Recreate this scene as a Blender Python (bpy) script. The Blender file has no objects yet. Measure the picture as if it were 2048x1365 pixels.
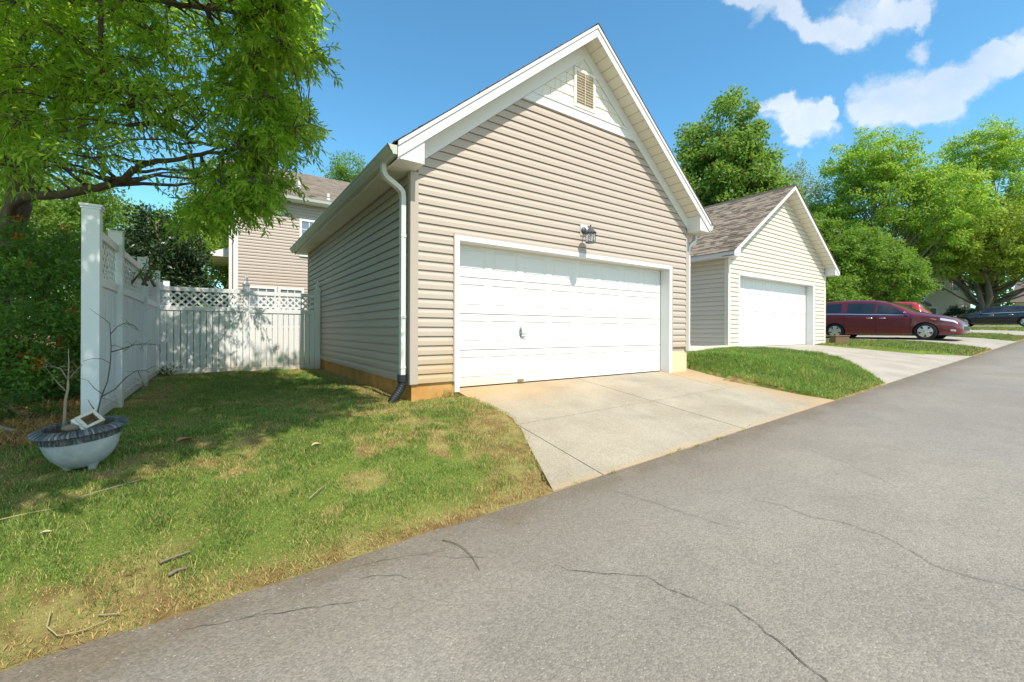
import bpy, math, random
import numpy as np
from mathutils import Vector, Matrix
R = math.radians
random.seed(11)
RNG = np.random.default_rng(7)
SC = bpy.context.scene
COL = SC.collection

# ------------------------------------------------------------------ camera
CAM = Vector((-2.0956, -5.3167, 0.8396))
YAW = 0.6072
cam_data = bpy.data.cameras.new('camera')
cam = bpy.data.objects.new('camera', cam_data)
COL.objects.link(cam)
cam_data.sensor_width = 36.0
cam_data.lens = 855.77 / 2048 * 36
cam_data.shift_y = -21.5 / 2048
cam_data.clip_start = 0.05
cam_data.clip_end = 2000
cam.matrix_world = Matrix.Translation(CAM) @ Matrix.Rotation(-YAW, 4, 'Z') @ Matrix.Rotation(R(90), 4, 'X') @ Matrix.Rotation(0.0036, 4, 'Z')
SC.camera = cam

# ------------------------------------------------------------------ sun, exposure
SUN_DIR = Vector((-0.02, 1.0, -1.38)).normalized()       # the way the light travels
sun_data = bpy.data.lights.new('sun', 'SUN')
sun_data.energy = 4.5
sun_data.angle = R(0.5)
sun_data.color = (1.0, 0.915, 0.80)
sun = bpy.data.objects.new('sun', sun_data)
sun.rotation_euler = SUN_DIR.to_track_quat('-Z', 'Y').to_euler()
sun.location = (0, -20, 30)
COL.objects.link(sun)
vs = SC.view_settings
vs.view_transform = 'Standard'
vs.look = 'None'
vs.gamma = 1.0
vs.use_curve_mapping = False
vs.exposure = 0.40

# ------------------------------------------------------------------ sky with clouds
def pix_dir(px, py):
    X, Y = (px - 1024) / 855.77, (py - 661) / 855.77
    F = Vector((math.sin(YAW), math.cos(YAW), 0)); Rt = Vector((math.cos(YAW), -math.sin(YAW), 0))
    return (F + Rt * X - Vector((0, 0, 1)) * Y).normalized()

world = bpy.data.worlds.new('World')
SC.world = world
world.use_nodes = True
wt = world.node_tree
wt.nodes.clear()
def wn(kind, **kw):
    n = wt.nodes.new(kind)
    for k, v in kw.items(): setattr(n, k, v)
    return n
out = wn('ShaderNodeOutputWorld')
bg = wn('ShaderNodeBackground')
bg.inputs['Strength'].default_value = 0.126
sky = wn('ShaderNodeTexSky', sky_type='NISHITA')
sky.sun_disc = False
sky.sun_elevation = math.asin(-SUN_DIR.z)
sky.sun_rotation = math.atan2(-SUN_DIR.x, -SUN_DIR.y)
sky.air_density = 1.0
sky.dust_density = 0.3
sky.ozone_density = 2.0
hsv = wn('ShaderNodeHueSaturation')
hsv.inputs['Saturation'].default_value = 1.08
hsv.inputs['Value'].default_value = 1.0
wt.links.new(sky.outputs[0], hsv.inputs['Color'])
tint = wn('ShaderNodeMixRGB', blend_type='MULTIPLY')
tint.inputs[0].default_value = 1.0
tint.inputs[2].default_value = (0.95, 1.50, 1.47, 1)
wt.links.new(hsv.outputs[0], tint.inputs[1])
tc = wn('ShaderNodeTexCoord')
def wm(op, a, b=None, c=None):
    n = wn('ShaderNodeMath', operation=op)
    for i, v in enumerate((a, b, c)):
        if v is None: continue
        if isinstance(v, (int, float)): n.inputs[i].default_value = v
        else: wt.links.new(v, n.inputs[i])
    return n.outputs[0]
nz = wn('ShaderNodeTexNoise')
nz.inputs['Scale'].default_value = 17.0
nz.inputs['Detail'].default_value = 12.0
nz.inputs['Distortion'].default_value = 0.25
nz.inputs['Roughness'].default_value = 0.68
wt.links.new(tc.outputs['Generated'], nz.inputs['Vector'])
nz2 = wn('ShaderNodeTexNoise')
nz2.inputs['Scale'].default_value = 6.0
nz2.inputs['Detail'].default_value = 5.0
wt.links.new(tc.outputs['Generated'], nz2.inputs['Vector'])
wz = wn('ShaderNodeTexNoise')
wz.inputs['Scale'].default_value = 11.0
wz.inputs['Detail'].default_value = 7.0
wz.inputs['Roughness'].default_value = 0.58
wt.links.new(tc.outputs['Generated'], wz.inputs['Vector'])
ws_ = wn('ShaderNodeVectorMath', operation='SUBTRACT'); wt.links.new(wz.outputs['Color'], ws_.inputs[0]); ws_.inputs[1].default_value = (.5, .5, .5)
wsc = wn('ShaderNodeVectorMath', operation='SCALE'); wt.links.new(ws_.outputs[0], wsc.inputs[0]); wsc.inputs['Scale'].default_value = 0.10
wad = wn('ShaderNodeVectorMath', operation='ADD'); wt.links.new(tc.outputs['Generated'], wad.inputs[0]); wt.links.new(wsc.outputs[0], wad.inputs[1])
WARP = wad.outputs[0]
def lobe(px, py, rx, ry, ang):
    """an elliptical cloud lobe fixed in the sky round one direction"""
    c = pix_dir(px, py)
    ca, sa = math.cos(R(ang)), math.sin(R(ang))
    D = 4.0
    j1 = np.array(pix_dir(px + D * ca, py - D * sa) - c) / D; j2 = np.array(pix_dir(px - D * sa, py - D * ca) - c) / D
    g = np.linalg.pinv(np.stack([j1, j2], 1))
    res = []
    for row, r in ((g[0], rx), (g[1], ry)):
        vm = wn('ShaderNodeVectorMath', operation='DOT_PRODUCT')
        wt.links.new(WARP, vm.inputs[0]); vm.inputs[1].default_value = Vector(row / r)
        res.append(wm('SUBTRACT', vm.outputs['Value'], float(np.dot(row / r, np.array(c)))))
    vm = wn('ShaderNodeVectorMath', operation='DOT_PRODUCT')
    wt.links.new(tc.outputs['Generated'], vm.inputs[0]); vm.inputs[1].default_value = c
    front = wm('GREATER_THAN', vm.outputs['Value'], 0.3)
    q = wm('ADD', wm('MULTIPLY', res[0], res[0]), wm('MULTIPLY', res[1], res[1]))
    return wm('MULTIPLY', wm('MAXIMUM', wm('SUBTRACT', 1.0, q), 0.0), front)
LOBES = [(1770, 195, 66, 62, 0), (1850, 182, 92, 62, 20), (1930, 143, 92, 56, 25), (2005, 103, 66, 44, 20), (1740, 228, 48, 30, 0), (1840, 230, 66, 30, 0), (1988, 82, 26, 26, 0), (2060, 80, 40, 40, 0),
         (1580, 235, 58, 40, 0), (1640, 225, 50, 36, 0), (1610, 258, 66, 30, 0), (1665, 214, 27, 24, 0), (1590, 291, 28, 16, 0), (1545, 214, 36, 22, 0),
         (1540, 16, 80, 38, 0), (1600, 44, 66, 36, -15), (1665, 64, 58, 42, -15), (1740, 38, 90, 48, 0), (1820, 14, 84, 36, 10), (1470, -2, 50, 20, 0), (1845, 45, 24, 24, 0),
         (1830, 101, 42, 23, 15), (330, 245, 45, 20, 0), (130, 170, 60, 24, 10), (2250, 130, 120, 60, 10), (1400, -180, 150, 50, 0), (700, -400, 160, 80, 0)]
dens = None
for l in LOBES:
    v = lobe(l[0], l[1], l[2] * 1.10, l[3] * 1.14, l[4])
    dens = v if dens is None else wm('ADD', dens, v)
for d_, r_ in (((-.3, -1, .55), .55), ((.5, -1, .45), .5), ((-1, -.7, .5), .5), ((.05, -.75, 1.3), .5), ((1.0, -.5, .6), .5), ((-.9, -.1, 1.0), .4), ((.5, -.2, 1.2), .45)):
    vm = wn('ShaderNodeVectorMath', operation='DOT_PRODUCT')                    # unseen white clouds added behind the camera as neutral fill light
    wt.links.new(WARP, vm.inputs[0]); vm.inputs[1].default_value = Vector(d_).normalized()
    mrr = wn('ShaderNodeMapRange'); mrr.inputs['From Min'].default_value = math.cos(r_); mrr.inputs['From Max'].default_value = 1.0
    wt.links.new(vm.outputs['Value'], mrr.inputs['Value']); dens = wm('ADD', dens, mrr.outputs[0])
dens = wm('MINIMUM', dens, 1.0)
nadj = wm('MULTIPLY', wm('SUBTRACT', nz.outputs['Fac'], 0.52), 3.4)
nadj2 = wm('MULTIPLY', wm('SUBTRACT', nz2.outputs['Fac'], 0.5), 0.5)
edge = wm('ADD', wm('ADD', dens, wm('MULTIPLY', nadj, wm('MULTIPLY', wm('MINIMUM', wm('MULTIPLY', dens, 6.0), 1.0), wm('SUBTRACT', 1.15, dens)))), nadj2)
mr = wn('ShaderNodeMapRange', interpolation_type='SMOOTHSTEP')
mr.inputs['From Min'].default_value = 0.04
mr.inputs['From Max'].default_value = 1.45
wt.links.new(edge, mr.inputs['Value'])
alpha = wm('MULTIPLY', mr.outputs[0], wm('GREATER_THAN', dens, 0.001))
mr2 = wn('ShaderNodeMapRange')
mr2.inputs['From Min'].default_value = 0.35; mr2.inputs['From Max'].default_value = 0.75
wt.links.new(nz2.outputs['Fac'], mr2.inputs['Value'])
ccol = wn('ShaderNodeMixRGB')
ccol.inputs[1].default_value = (5.2, 5.6, 6.1, 1)
ccol.inputs[2].default_value = (6.7, 6.9, 7.2, 1)
wt.links.new(mr2.outputs[0], ccol.inputs[0])
mixc = wn('ShaderNodeMixRGB')
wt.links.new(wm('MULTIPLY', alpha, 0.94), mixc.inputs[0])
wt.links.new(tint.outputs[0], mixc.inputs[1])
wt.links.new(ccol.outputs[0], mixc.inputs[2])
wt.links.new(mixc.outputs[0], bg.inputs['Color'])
wt.links.new(bg.outputs[0], out.inputs[0])

# ------------------------------------------------------------------ helpers: objects
def tag(o, label=None, cat=None, group=None, kind=None):
    if label: o['label'] = label
    if cat: o['category'] = cat
    if group: o['group'] = group
    if kind: o['kind'] = kind
    return o
def thing(name, label, cat, loc=(0, 0, 0), rotz=0.0, group=None):
    o = bpy.data.objects.new(name, None)
    o.empty_display_size = 0.2
    COL.objects.link(o)
    o.location = loc; o.rotation_euler = (0, 0, rotz)
    tag(o, label, cat, group)
    return o
def children(o): return [c for c in bpy.data.objects if c.parent == o]
def copy_tree(o, parent=None):
    c = o.copy(); COL.objects.link(c)
    if parent is not None: c.parent = parent
    for ch in children(o): copy_tree(ch, c)
    return c

class MB:
    """collects faces; build() links them as one mesh object"""
    def __init__(s): s.v = []; s.f = []
    def add(s, vs, fs):
        n = len(s.v); s.v.extend([tuple(p) for p in vs]); s.f.extend([tuple(i + n for i in f) for f in fs]); return s
    def quad(s, a, b, c, d): return s.add([a, b, c, d], [(0, 1, 2, 3)])
    def poly(s, pts): return s.add(pts, [tuple(range(len(pts)))])
    def box(s, x0, y0, z0, x1, y1, z1, m=None):
        P = [(x0, y0, z0), (x1, y0, z0), (x1, y1, z0), (x0, y1, z0), (x0, y0, z1), (x1, y0, z1), (x1, y1, z1), (x0, y1, z1)]
        if m is not None: P = [m @ Vector(p) for p in P]
        return s.add(P, [(3, 2, 1, 0), (4, 5, 6, 7), (0, 1, 5, 4), (1, 2, 6, 5), (2, 3, 7, 6), (3, 0, 4, 7)])
    def bar(s, a, b, w, t, up=(0, 0, 1)):
        """rectangular bar from a to b, width w (sideways), thickness t (along up)"""
        a, b, up = Vector(a), Vector(b), Vector(up)
        d = (b - a).normalized(); side = d.cross(up).normalized(); u2 = side.cross(d).normalized()
        P = []
        for p in (a, b):
            for i, j in ((-1, -1), (1, -1), (1, 1), (-1, 1)): P.append(p + side * (i * w / 2) + u2 * (j * t / 2))
        return s.add(P, [(3, 2, 1, 0), (4, 5, 6, 7), (0, 1, 5, 4), (1, 2, 6, 5), (2, 3, 7, 6), (3, 0, 4, 7)])
    def prism(s, poly, d):
        """polygon (list of 3D points) pushed along the vector d"""
        n = len(poly); d = Vector(d)
        P = [Vector(p) for p in poly] + [Vector(p) + d for p in poly]
        F = [tuple(range(n - 1, -1, -1)), tuple(range(n, 2 * n))] + [(i, (i + 1) % n, n + (i + 1) % n, n + i) for i in range(n)]
        return s.add(P, F)
    def tube(s, path, rad, n=8, cap=True):
        path = [Vector(p) for p in path]
        if isinstance(rad, (int, float)): rad = [rad] * len(path)
        rings = []; prev = None
        for i, p in enumerate(path):
            d = (path[min(i + 1, len(path) - 1)] - path[max(i - 1, 0)])
            if d.length < 1e-6: d = Vector((0, 0, 1))
            d.normalize()
            if prev is None:
                a = d.orthogonal().normalized()
            else:
                a = (prev - d * prev.dot(d))
                if a.length < 1e-6: a = d.orthogonal()
                a.normalize()
            prev = a; b = d.cross(a)
            rings.append([p + (a * math.cos(t) + b * math.sin(t)) * rad[i] for t in [2 * math.pi * k / n for k in range(n)]])
        P = [q for r in rings for q in r]
        F = [(i * n + k, i * n + (k + 1) % n, (i + 1) * n + (k + 1) % n, (i + 1) * n + k) for i in range(len(path) - 1) for k in range(n)]
        if cap:
            F.append(tuple(range(n - 1, -1, -1))); F.append(tuple((len(path) - 1) * n + k for k in range(n)))
        return s.add(P, F)
    def lathe(s, prof, c=(0, 0, 0), n=24, m=None, cap=True):
        """prof: list of (radius, z)"""
        P = []
        for r, z in prof:
            for k in range(n):
                t = 2 * math.pi * k / n
                p = Vector((c[0] + r * math.cos(t), c[1] + r * math.sin(t), c[2] + z))
                P.append(m @ p if m is not None else p)
        F = [(i * n + k, i * n + (k + 1) % n, (i + 1) * n + (k + 1) % n, (i + 1) * n + k) for i in range(len(prof) - 1) for k in range(n)]
        if cap:
            F.append(tuple(range(n - 1, -1, -1))); F.append(tuple((len(prof) - 1) * n + k for k in range(n)))
        return s.add(P, F)
    def build(s, name, m, parent=None, smooth=False, bevel=0.0, segs=1, weld=False):
        me = bpy.data.meshes.new(name)
        me.from_pydata([tuple(p) for p in s.v], [], s.f)
        me.update()
        if m: me.materials.append(m)
        if weld or smooth:
            import bmesh
            b = bmesh.new(); b.from_mesh(me)
            bmesh.ops.remove_doubles(b, verts=b.verts, dist=1e-5)
            bmesh.ops.recalc_face_normals(b, faces=b.faces)
            b.to_mesh(me); b.free()
        o = bpy.data.objects.new(name, me)
        COL.objects.link(o)
        if parent is not None: o.parent = parent
        if smooth:
            me.polygons.foreach_set('use_smooth', [True] * len(me.polygons))
            if smooth != 'all':
                me.set_sharp_from_angle(angle=R(smooth if smooth is not True and smooth > 1 else 40))
        if bevel:
            md = o.modifiers.new('bevel', 'BEVEL'); md.width = bevel; md.segments = segs; md.limit_method = 'ANGLE'; md.angle_limit = R(35)
        return o

def np_mesh(name, verts, faces, m, parent=None, colors=None, smooth=False):
    """fast mesh from numpy arrays; faces (N,k)"""
    me = bpy.data.meshes.new(name)
    verts = np.ascontiguousarray(verts, np.float32); faces = np.ascontiguousarray(faces, np.int32)
    n, k = faces.shape
    me.vertices.add(len(verts)); me.vertices.foreach_set('co', verts.ravel())
    me.loops.add(n * k); me.loops.foreach_set('vertex_index', faces.ravel())
    me.polygons.add(n); me.polygons.foreach_set('loop_start', np.arange(0, n * k, k, dtype=np.int32))
    if smooth: me.polygons.foreach_set('use_smooth', np.ones(n, bool))
    me.update(calc_edges=True)
    if colors is not None:
        a = me.attributes.new('tint', 'FLOAT_COLOR', 'POINT')
        c = np.ones((len(verts), 4), np.float32); c[:, :3] = colors
        a.data.foreach_set('color', c.ravel())
    me.materials.append(m)
    o = bpy.data.objects.new(name, me); COL.objects.link(o)
    if parent is not None: o.parent = parent
    return o

# ------------------------------------------------------------------ helpers: value noise for the terrain and the grass
_T = np.random.default_rng(3).random((256, 256))
def vnoise(x, y):
    xi = np.floor(x).astype(int); yi = np.floor(y).astype(int); fx = x - xi; fy = y - yi
    fx = fx * fx * (3 - 2 * fx); fy = fy * fy * (3 - 2 * fy)
    g = lambda a, b: _T[a & 255, b & 255]
    return (g(xi, yi) * (1 - fx) + g(xi + 1, yi) * fx) * (1 - fy) + (g(xi, yi + 1) * (1 - fx) + g(xi + 1, yi + 1) * fx) * fy
def fbm(x, y, o=4):
    s = 0; a = 0.5; t = 0
    for i in range(o):
        s = s + a * vnoise(x + 17.3 * i, y + 31.7 * i); t += a; x = x * 2.03; y = y * 2.03; a *= 0.5
    return s / t

# ------------------------------------------------------------------ helpers: materials
class NT:
    def __init__(s, name):
        s.m = bpy.data.materials.new(name); s.m.use_nodes = True
        s.t = s.m.node_tree; s.t.nodes.clear()
        s.o = s.n('ShaderNodeOutputMaterial')
    def n(s, kind, **kw):
        n = s.t.nodes.new(kind)
        for k, v in kw.items(): setattr(n, k, v)
        return n
    def l(s, a, b): s.t.links.new(a, b)
    def set(s, sock, v):
        if isinstance(v, (int, float)): sock.default_value = v
        elif isinstance(v, (tuple, list)): sock.default_value = tuple(v) + (1,) if len(v) == 3 and len(sock.default_value) == 4 else v
        else: s.l(v, sock)
    def math(s, op, a, b=0.0, c=None):
        n = s.n('ShaderNodeMath', operation=op); s.set(n.inputs[0], a); s.set(n.inputs[1], b)
        if c is not None: s.set(n.inputs[2], c)
        return n.outputs[0]
    def mix(s, f, a, b, mode='MIX'):
        n = s.n('ShaderNodeMixRGB', blend_type=mode); s.set(n.inputs[0], f); s.set(n.inputs[1], a); s.set(n.inputs[2], b); return n.outputs[0]
    def noise(s, scale, detail=4, rough=0.55, vec=None, dist=0.0):
        n = s.n('ShaderNodeTexNoise'); n.inputs['Scale'].default_value = scale; n.inputs['Detail'].default_value = detail
        n.inputs['Roughness'].default_value = rough; n.inputs['Distortion'].default_value = dist
        s.l(vec if vec is not None else s.obj(), n.inputs['Vector']); return n.outputs['Fac']
    def obj(s):
        if not hasattr(s, '_tc'): s._tc = s.n('ShaderNodeNewGeometry')
        return s._tc.outputs['Position']
    def scaled(s, v):
        n = s.n('ShaderNodeVectorMath', operation='MULTIPLY'); s.l(s.obj(), n.inputs[0]); n.inputs[1].default_value = v; return n.outputs[0]
    def ramp(s, f, lo, hi, a=0.0, b=1.0):
        n = s.n('ShaderNodeMapRange'); n.interpolation_type = 'SMOOTHSTEP'
        s.set(n.inputs['Value'], f); n.inputs['From Min'].default_value = lo; n.inputs['From Max'].default_value = hi
        n.inputs['To Min'].default_value = a; n.inputs['To Max'].default_value = b; return n.outputs[0]
    def island(s):
        g = s.n('ShaderNodeNewGeometry'); return g.outputs['Random Per Island']
    def attr(s, name='tint'):
        a = s.n('ShaderNodeAttribute'); a.attribute_name = name; return a.outputs['Color']
    def bsdf(s, col, rough=0.6, spec=0.4, metal=0.0, bump=None, bdist=0.002, bstr=1.0, coat=0.0, trans=0.0):
        p = s.n('ShaderNodeBsdfPrincipled'); s.set(p.inputs['Base Color'], col); s.set(p.inputs['Roughness'], rough)
        p.inputs['Specular IOR Level'].default_value = spec; p.inputs['Metallic'].default_value = metal
        p.inputs['Coat Weight'].default_value = coat; p.inputs['Transmission Weight'].default_value = trans
        if coat: p.inputs['Coat Roughness'].default_value = 0.04
        if bump is not None:
            b = s.n('ShaderNodeBump'); b.inputs['Distance'].default_value = bdist; b.inputs['Strength'].default_value = bstr
            s.l(bump, b.inputs['Height']); s.l(b.outputs[0], p.inputs['Normal'])
        s.p = p
        return p.outputs[0]
    def done(s, sh): s.l(sh, s.o.inputs['Surface']); return s.m

def paint(name, col, rough=0.5, spec=0.4, var=0.06, scale=3.0, grime=None, gamt=0.0, bump=0.0, bscale=60, metal=0.0, coat=0.0, boards=False):
    t = NT(name)
    f = t.noise(scale, 5, 0.6)
    if boards: f = t.math('ADD', t.math('MULTIPLY', f, .5), t.math('MULTIPLY', t.ramp(t.noise(1.0, 2, .5, t.scaled((.22, .22, 7.9))), .3, .7), .5))
    c = t.mix(f, tuple(v * (1 - var) for v in col), tuple(min(1, v * (1 + var)) for v in col))
    if grime:
        g = t.math('MULTIPLY', t.ramp(t.noise(scale * 2.3, 7, 0.68), 0.5, 0.75), gamt)
        c = t.mix(g, c, grime)
    r = t.math('ADD', rough - 0.06, t.math('MULTIPLY', t.noise(scale * 4, 4), 0.12))
    b = t.noise(bscale, 4) if bump else None
    return t.done(t.bsdf(c, r, spec, metal, b, bump, coat=coat))

def leaf_mat(name, dark, light, trans=0.42, rough=0.5, third=None, third_amt=0.0):
    t = NT(name)
    i = t.island()
    c = t.mix(i, dark, light)
    c = t.mix(t.ramp(t.noise(0.9, 3), 0.35, 0.7), c, tuple(v * 0.72 for v in light))
    if third: c = t.mix(t.math('LESS_THAN', t.math('FRACT', t.math('MULTIPLY', i, 17.31)), third_amt), c, third)
    p = t.bsdf(c, rough, 0.35)
    tr = t.n('ShaderNodeBsdfTranslucent')
    t.l(t.mix(1.0, c, (1.35, 1.35, 0.7), 'MULTIPLY'), tr.inputs['Color'])
    m = t.n('ShaderNodeMixShader'); m.inputs[0].default_value = trans
    t.l(p, m.inputs[1]); t.l(tr.outputs[0], m.inputs[2])
    return t.done(m.outputs[0])

# ================================================================== THE GROUND
def z_road(x): return -0.51 + 0.0355 * (np.clip(x, -14, 58) + 2.1)
_YX = [-60, -10, -6, -3, 0.0, 0.7, 5.6, 6.35, 6.9, 9.2, 15.8, 18, 21, 24, 30, 44, 60, 400]
_YZ = [-.9, -.40, -.12, -.09, -.09, -.06, -.02, .04, .29, .36, .385, .42, .50, .60, .80, 1.22, 1.75, 1.75]
def z_yard(x): return np.interp(x, _YX, _YZ)
ROAD_Y = -2.75
def z_ground(x, y, bump=True):
    x = np.asarray(x, float); y = np.asarray(y, float)
    t = np.clip((y - ROAD_Y) / 2.6, 0, 1); t = t * (2 - t)
    z = z_road(x) * (1 - t) + z_yard(x) * t
    z = np.where(y < ROAD_Y, z_road(x) - 0.03, z)
    if bump:
        b = (fbm(x * 1.7, y * 1.7, 4) - 0.5) * 0.05
        z = z + b * np.clip((y - ROAD_Y) / 0.5, 0, 1) * (y < 60)
    a, b, c = drive_masks(x, y)
    k = (y - ROAD_Y) / (0.2 - ROAD_Y); z = np.where(a, np.minimum(z, z_road(x) * (1 - k) - .09), z)
    k = (y - ROAD_Y) / (.95 - ROAD_Y); z = np.where(b, np.minimum(z, z_road(x) * (1 - k) + .385 * k - .09), z)
    z = np.where(c, z - .09, z)
    return z
def drive_right(y):      # right-hand edge of the near driveway
    return np.interp(y, [-2.75, -2.3, -1.4, -0.6, 0.3], [5.80, 5.72, 5.85, 6.15, 6.62])
def drive_left(y):
    return np.interp(y, [-2.75, -1.4, 0.3], [0.087, 0.70, 0.70])
def drive2_left(y): return np.interp(y, [-2.75, -1.6, 0.6], [8.2, 9.55, 9.6])
def drive2_right(y): return np.interp(y, [-2.75, -1.6, 0.6], [15.95, 15.0, 14.95])
def drive3_left(y): return np.interp(y, [-2.75, 0.0, 4], [19.2, 20.1, 20.1])
def drive_masks(x, y):
    a = (y > ROAD_Y) & (y < 0.35) & (x > drive_left(y) - .02) & (x < drive_right(y) - .05)
    b = (y > ROAD_Y) & (y < 0.9) & (x > drive2_left(y) + .05) & (x < drive2_right(y) - .05)
    c = (y > ROAD_Y) & (y < 5) & (x > drive3_left(y) + .05) & (x < 24.75)
    c = c | ((y > ROAD_Y) & (y < 5.4) & (x > 29.6) & (x < 34.9)) | ((y > ROAD_Y) & (y < 7.9) & (x > 41.6) & (x < 46.4))
    return a, b, c
def on_drive(x, y):
    a, b, c = drive_masks(x, y); return (a | b | c).astype(float)
def zg1(x, y): return float(z_ground(np.array([x]), np.array([y]))[0])

def green(x, y):
    """how green (1) or bare and straw coloured (0) the lawn is at a place"""
    g = fbm(x * 2.1 + 5, y * 2.1 + 9, 4) * 0.62 + fbm(x * 7, y * 7, 3) * 0.38
    g = np.clip((g - 0.345) / 0.17, 0, 1)
    g = g * np.interp(y, [-2.75, -2.55, -2.2, -1.4, 0], [0.18, 0.55, 0.88, 0.97, 1.0])
    d = np.clip((drive_left(y) - x) / 0.75, 0, 1)                          # bare clay by the driveway
    near = (y < 0.6) & (x < 0.9)
    g = np.where(near, g * (0.22 + 0.78 * d), g)
    m = np.exp(-(((x + 0.25) / 0.5) ** 2 + ((y - 0.2) / 0.9) ** 2))
    g = g * (1 - 0.6 * m)
    g = np.clip(g + .75 * np.exp(-(((x + 2.6) / .75) ** 2 + ((y + 2.05) / .38) ** 2)) + .3 * np.exp(-(((x + 1.3) / .8) ** 2 + ((y + 1.9) / .4) ** 2)), 0, 1)
    for (cx, cy, rx, ry) in ((-2.4, -2.56, .17, .09), (-2.66, -2.60, .2, .06), (-2.75, 2.6, .35, 1.6), (-1.15, -2.0, .22, .12), (0.05, -1.5, .2, .3)):
        g = g * (1 - 0.85 * np.exp(-(((x - cx) / rx) ** 2 + ((y - cy) / ry) ** 2)))
    g = np.where((x > -.5) & (y > .1) & (x < .2), g * np.interp(x, [-.5, -.22], [1, .18]), g)
    v = (x > 6) & (x < 60)
    g = np.where(v, np.clip(0.72 + (g - 0.5) * 0.5, 0, 1) * np.interp(y, [-2.75, -2.6, -2.3], [.3, .7, 1]), g)
    return np.clip(g, 0, 1)

def ticks(spec):
    out = []
    for a, b, st in spec:
        n = max(1, int(round((b - a) / st))); out += list(np.linspace(a, b, n, endpoint=False))
    out.append(spec[-1][1]); return np.array(out)
gx = ticks([(-900, -120, 130), (-120, -30, 15), (-30, -8, 2), (-8, -4, .3), (-4, 1, .09), (1, 6, .5), (6, 10, .1), (10, 26, .4), (26, 60, 2), (60, 150, 15), (150, 900, 125)])
gy = ticks([(-900, -90, 135), (-90, -20, 10), (-20, -8, 2), (-8, -2.75, .75), (-2.75, 1.2, .09), (1.2, 6, .2), (6, 20, 1), (20, 90, 7), (90, 900, 135)])
GX, GY = np.meshgrid(gx, gy)
GZ = z_ground(GX, GY)
gv = np.stack([GX.ravel(), GY.ravel(), GZ.ravel()], 1)
nx, ny = len(gx), len(gy)
ii = (np.arange(ny - 1)[:, None] * nx + np.arange(nx - 1)[None, :]).ravel()
gf = np.stack([ii, ii + 1, ii + 1 + nx, ii + nx], 1)
gr = green(GX.ravel(), GY.ravel())
mulch = np.clip((-3.2 - gv[:, 0]) / 0.15, 0, 1) * np.clip((gv[:, 1] + 0.55) / 0.3, 0, 1)
far = np.clip((np.abs(gv[:, 0]) - 60) / 30, 0, 1)
t = NT('ground')
at_ = t.n('ShaderNodeAttribute'); at_.attribute_name = 'tint'
sep = t.n('ShaderNodeSeparateColor'); t.l(at_.outputs['Color'], sep.inputs[0])
fine = t.noise(55, 6, 0.7); mid = t.noise(9, 5, 0.65)
soil = t.mix(t.ramp(mid, .35, .65), (0.21, 0.135, 0.055), (0.33, 0.235, 0.105))
straw = t.mix(fine, (0.20, 0.175, 0.055), (0.48, 0.42, 0.165))
bare = t.mix(t.ramp(t.noise(4.5, 5, .6), .40, .62), soil, straw)
grn = t.mix(fine, (0.08, 0.13, 0.022), (0.26, 0.32, 0.07))
gsel = t.ramp(t.math('ADD', sep.outputs[0], t.math('MULTIPLY', t.math('SUBTRACT', fine, 0.5), 0.9)), .25, .75)
lawncol = t.mix(gsel, bare, grn)
mul = t.mix(t.ramp(t.noise(30, 6, .7), .3, .7), (0.055, 0.030, 0.016), (0.30, 0.17, 0.075))
c = t.mix(sep.outputs[1], lawncol, mul)
c = t.mix(sep.outputs[2], c, (0.10, 0.17, 0.04))
ground_mat = t.done(t.bsdf(c, 0.95, 0.1, bump=t.noise(70, 6, .75), bdist=0.02))
ground = np_mesh('lawn_ground', gv, gf, ground_mat, colors=np.stack([gr, mulch, far], 1), smooth=True)
tag(ground, kind='structure')

# ------------------------------------------------------------------ the road
rx = ticks([(-200, -14, 40), (-14, 30, 1), (30, 62, 4), (62, 400, 60)])
ry = np.array([-9.6, -8, -6.5, -5.2, -4.2, -3.4, -2.95, ROAD_Y])
t = NT('asphalt')
pos = t.obj()
big = t.noise(0.55, 5, .6); medn = t.noise(3.0, 6, .65)
vor = t.n('ShaderNodeTexVoronoi'); vor.inputs['Scale'].default_value = 105; t.l(pos, vor.inputs['Vector'])
vor2 = t.n('ShaderNodeTexVoronoi'); vor2.inputs['Scale'].default_value = 66; t.l(pos, vor2.inputs['Vector'])
sv = t.n('ShaderNodeSeparateColor'); t.l(vor.outputs['Color'], sv.inputs[0])
sv2 = t.n('ShaderNodeSeparateColor'); t.l(vor2.outputs['Color'], sv2.inputs[0])
base = t.mix(t.ramp(big, .35, .68), (0.222, 0.205, 0.178), (0.284, 0.262, 0.224))
base = t.mix(t.math('MULTIPLY', t.ramp(t.noise(0.28, 4, .6), .46, .68), .55), base, (0.168, 0.166, 0.162))
base = t.mix(t.math('MULTIPLY', t.ramp(t.noise(1.3, 7, .72), .58, .74), .30), base, (0.13, 0.122, 0.11))
base = t.mix(t.math('MULTIPLY', t.ramp(medn, .45, .75), .35), base, (0.185, 0.170, 0.150))
sx = t.n('ShaderNodeSeparateXYZ'); t.l(pos, sx.inputs[0])
edge_ = t.math('SUBTRACT', t.math('ADD', sx.outputs[1], t.math('MULTIPLY', t.math('SUBTRACT', medn, .5), 0.55)), 0.0)
eg = t.math('ADD', t.math('MULTIPLY', t.ramp(edge_, -3.75, -2.95), .45), t.math('MULTIPLY', t.ramp(edge_, -3.1, -2.78), .55))
base = t.mix(t.math('MULTIPLY', eg, t.ramp(t.noise(2.2, 5, .65), .25, .6, .45, .95)), base, t.mix(medn, (0.105, 0.092, 0.076), (0.19, 0.15, 0.105)))
stone = t.mix(sv.outputs[0], (0.80, 0.80, 0.80), (1.21, 1.20, 1.19))
c = t.mix(1.0, base, stone, 'MULTIPLY')
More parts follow.
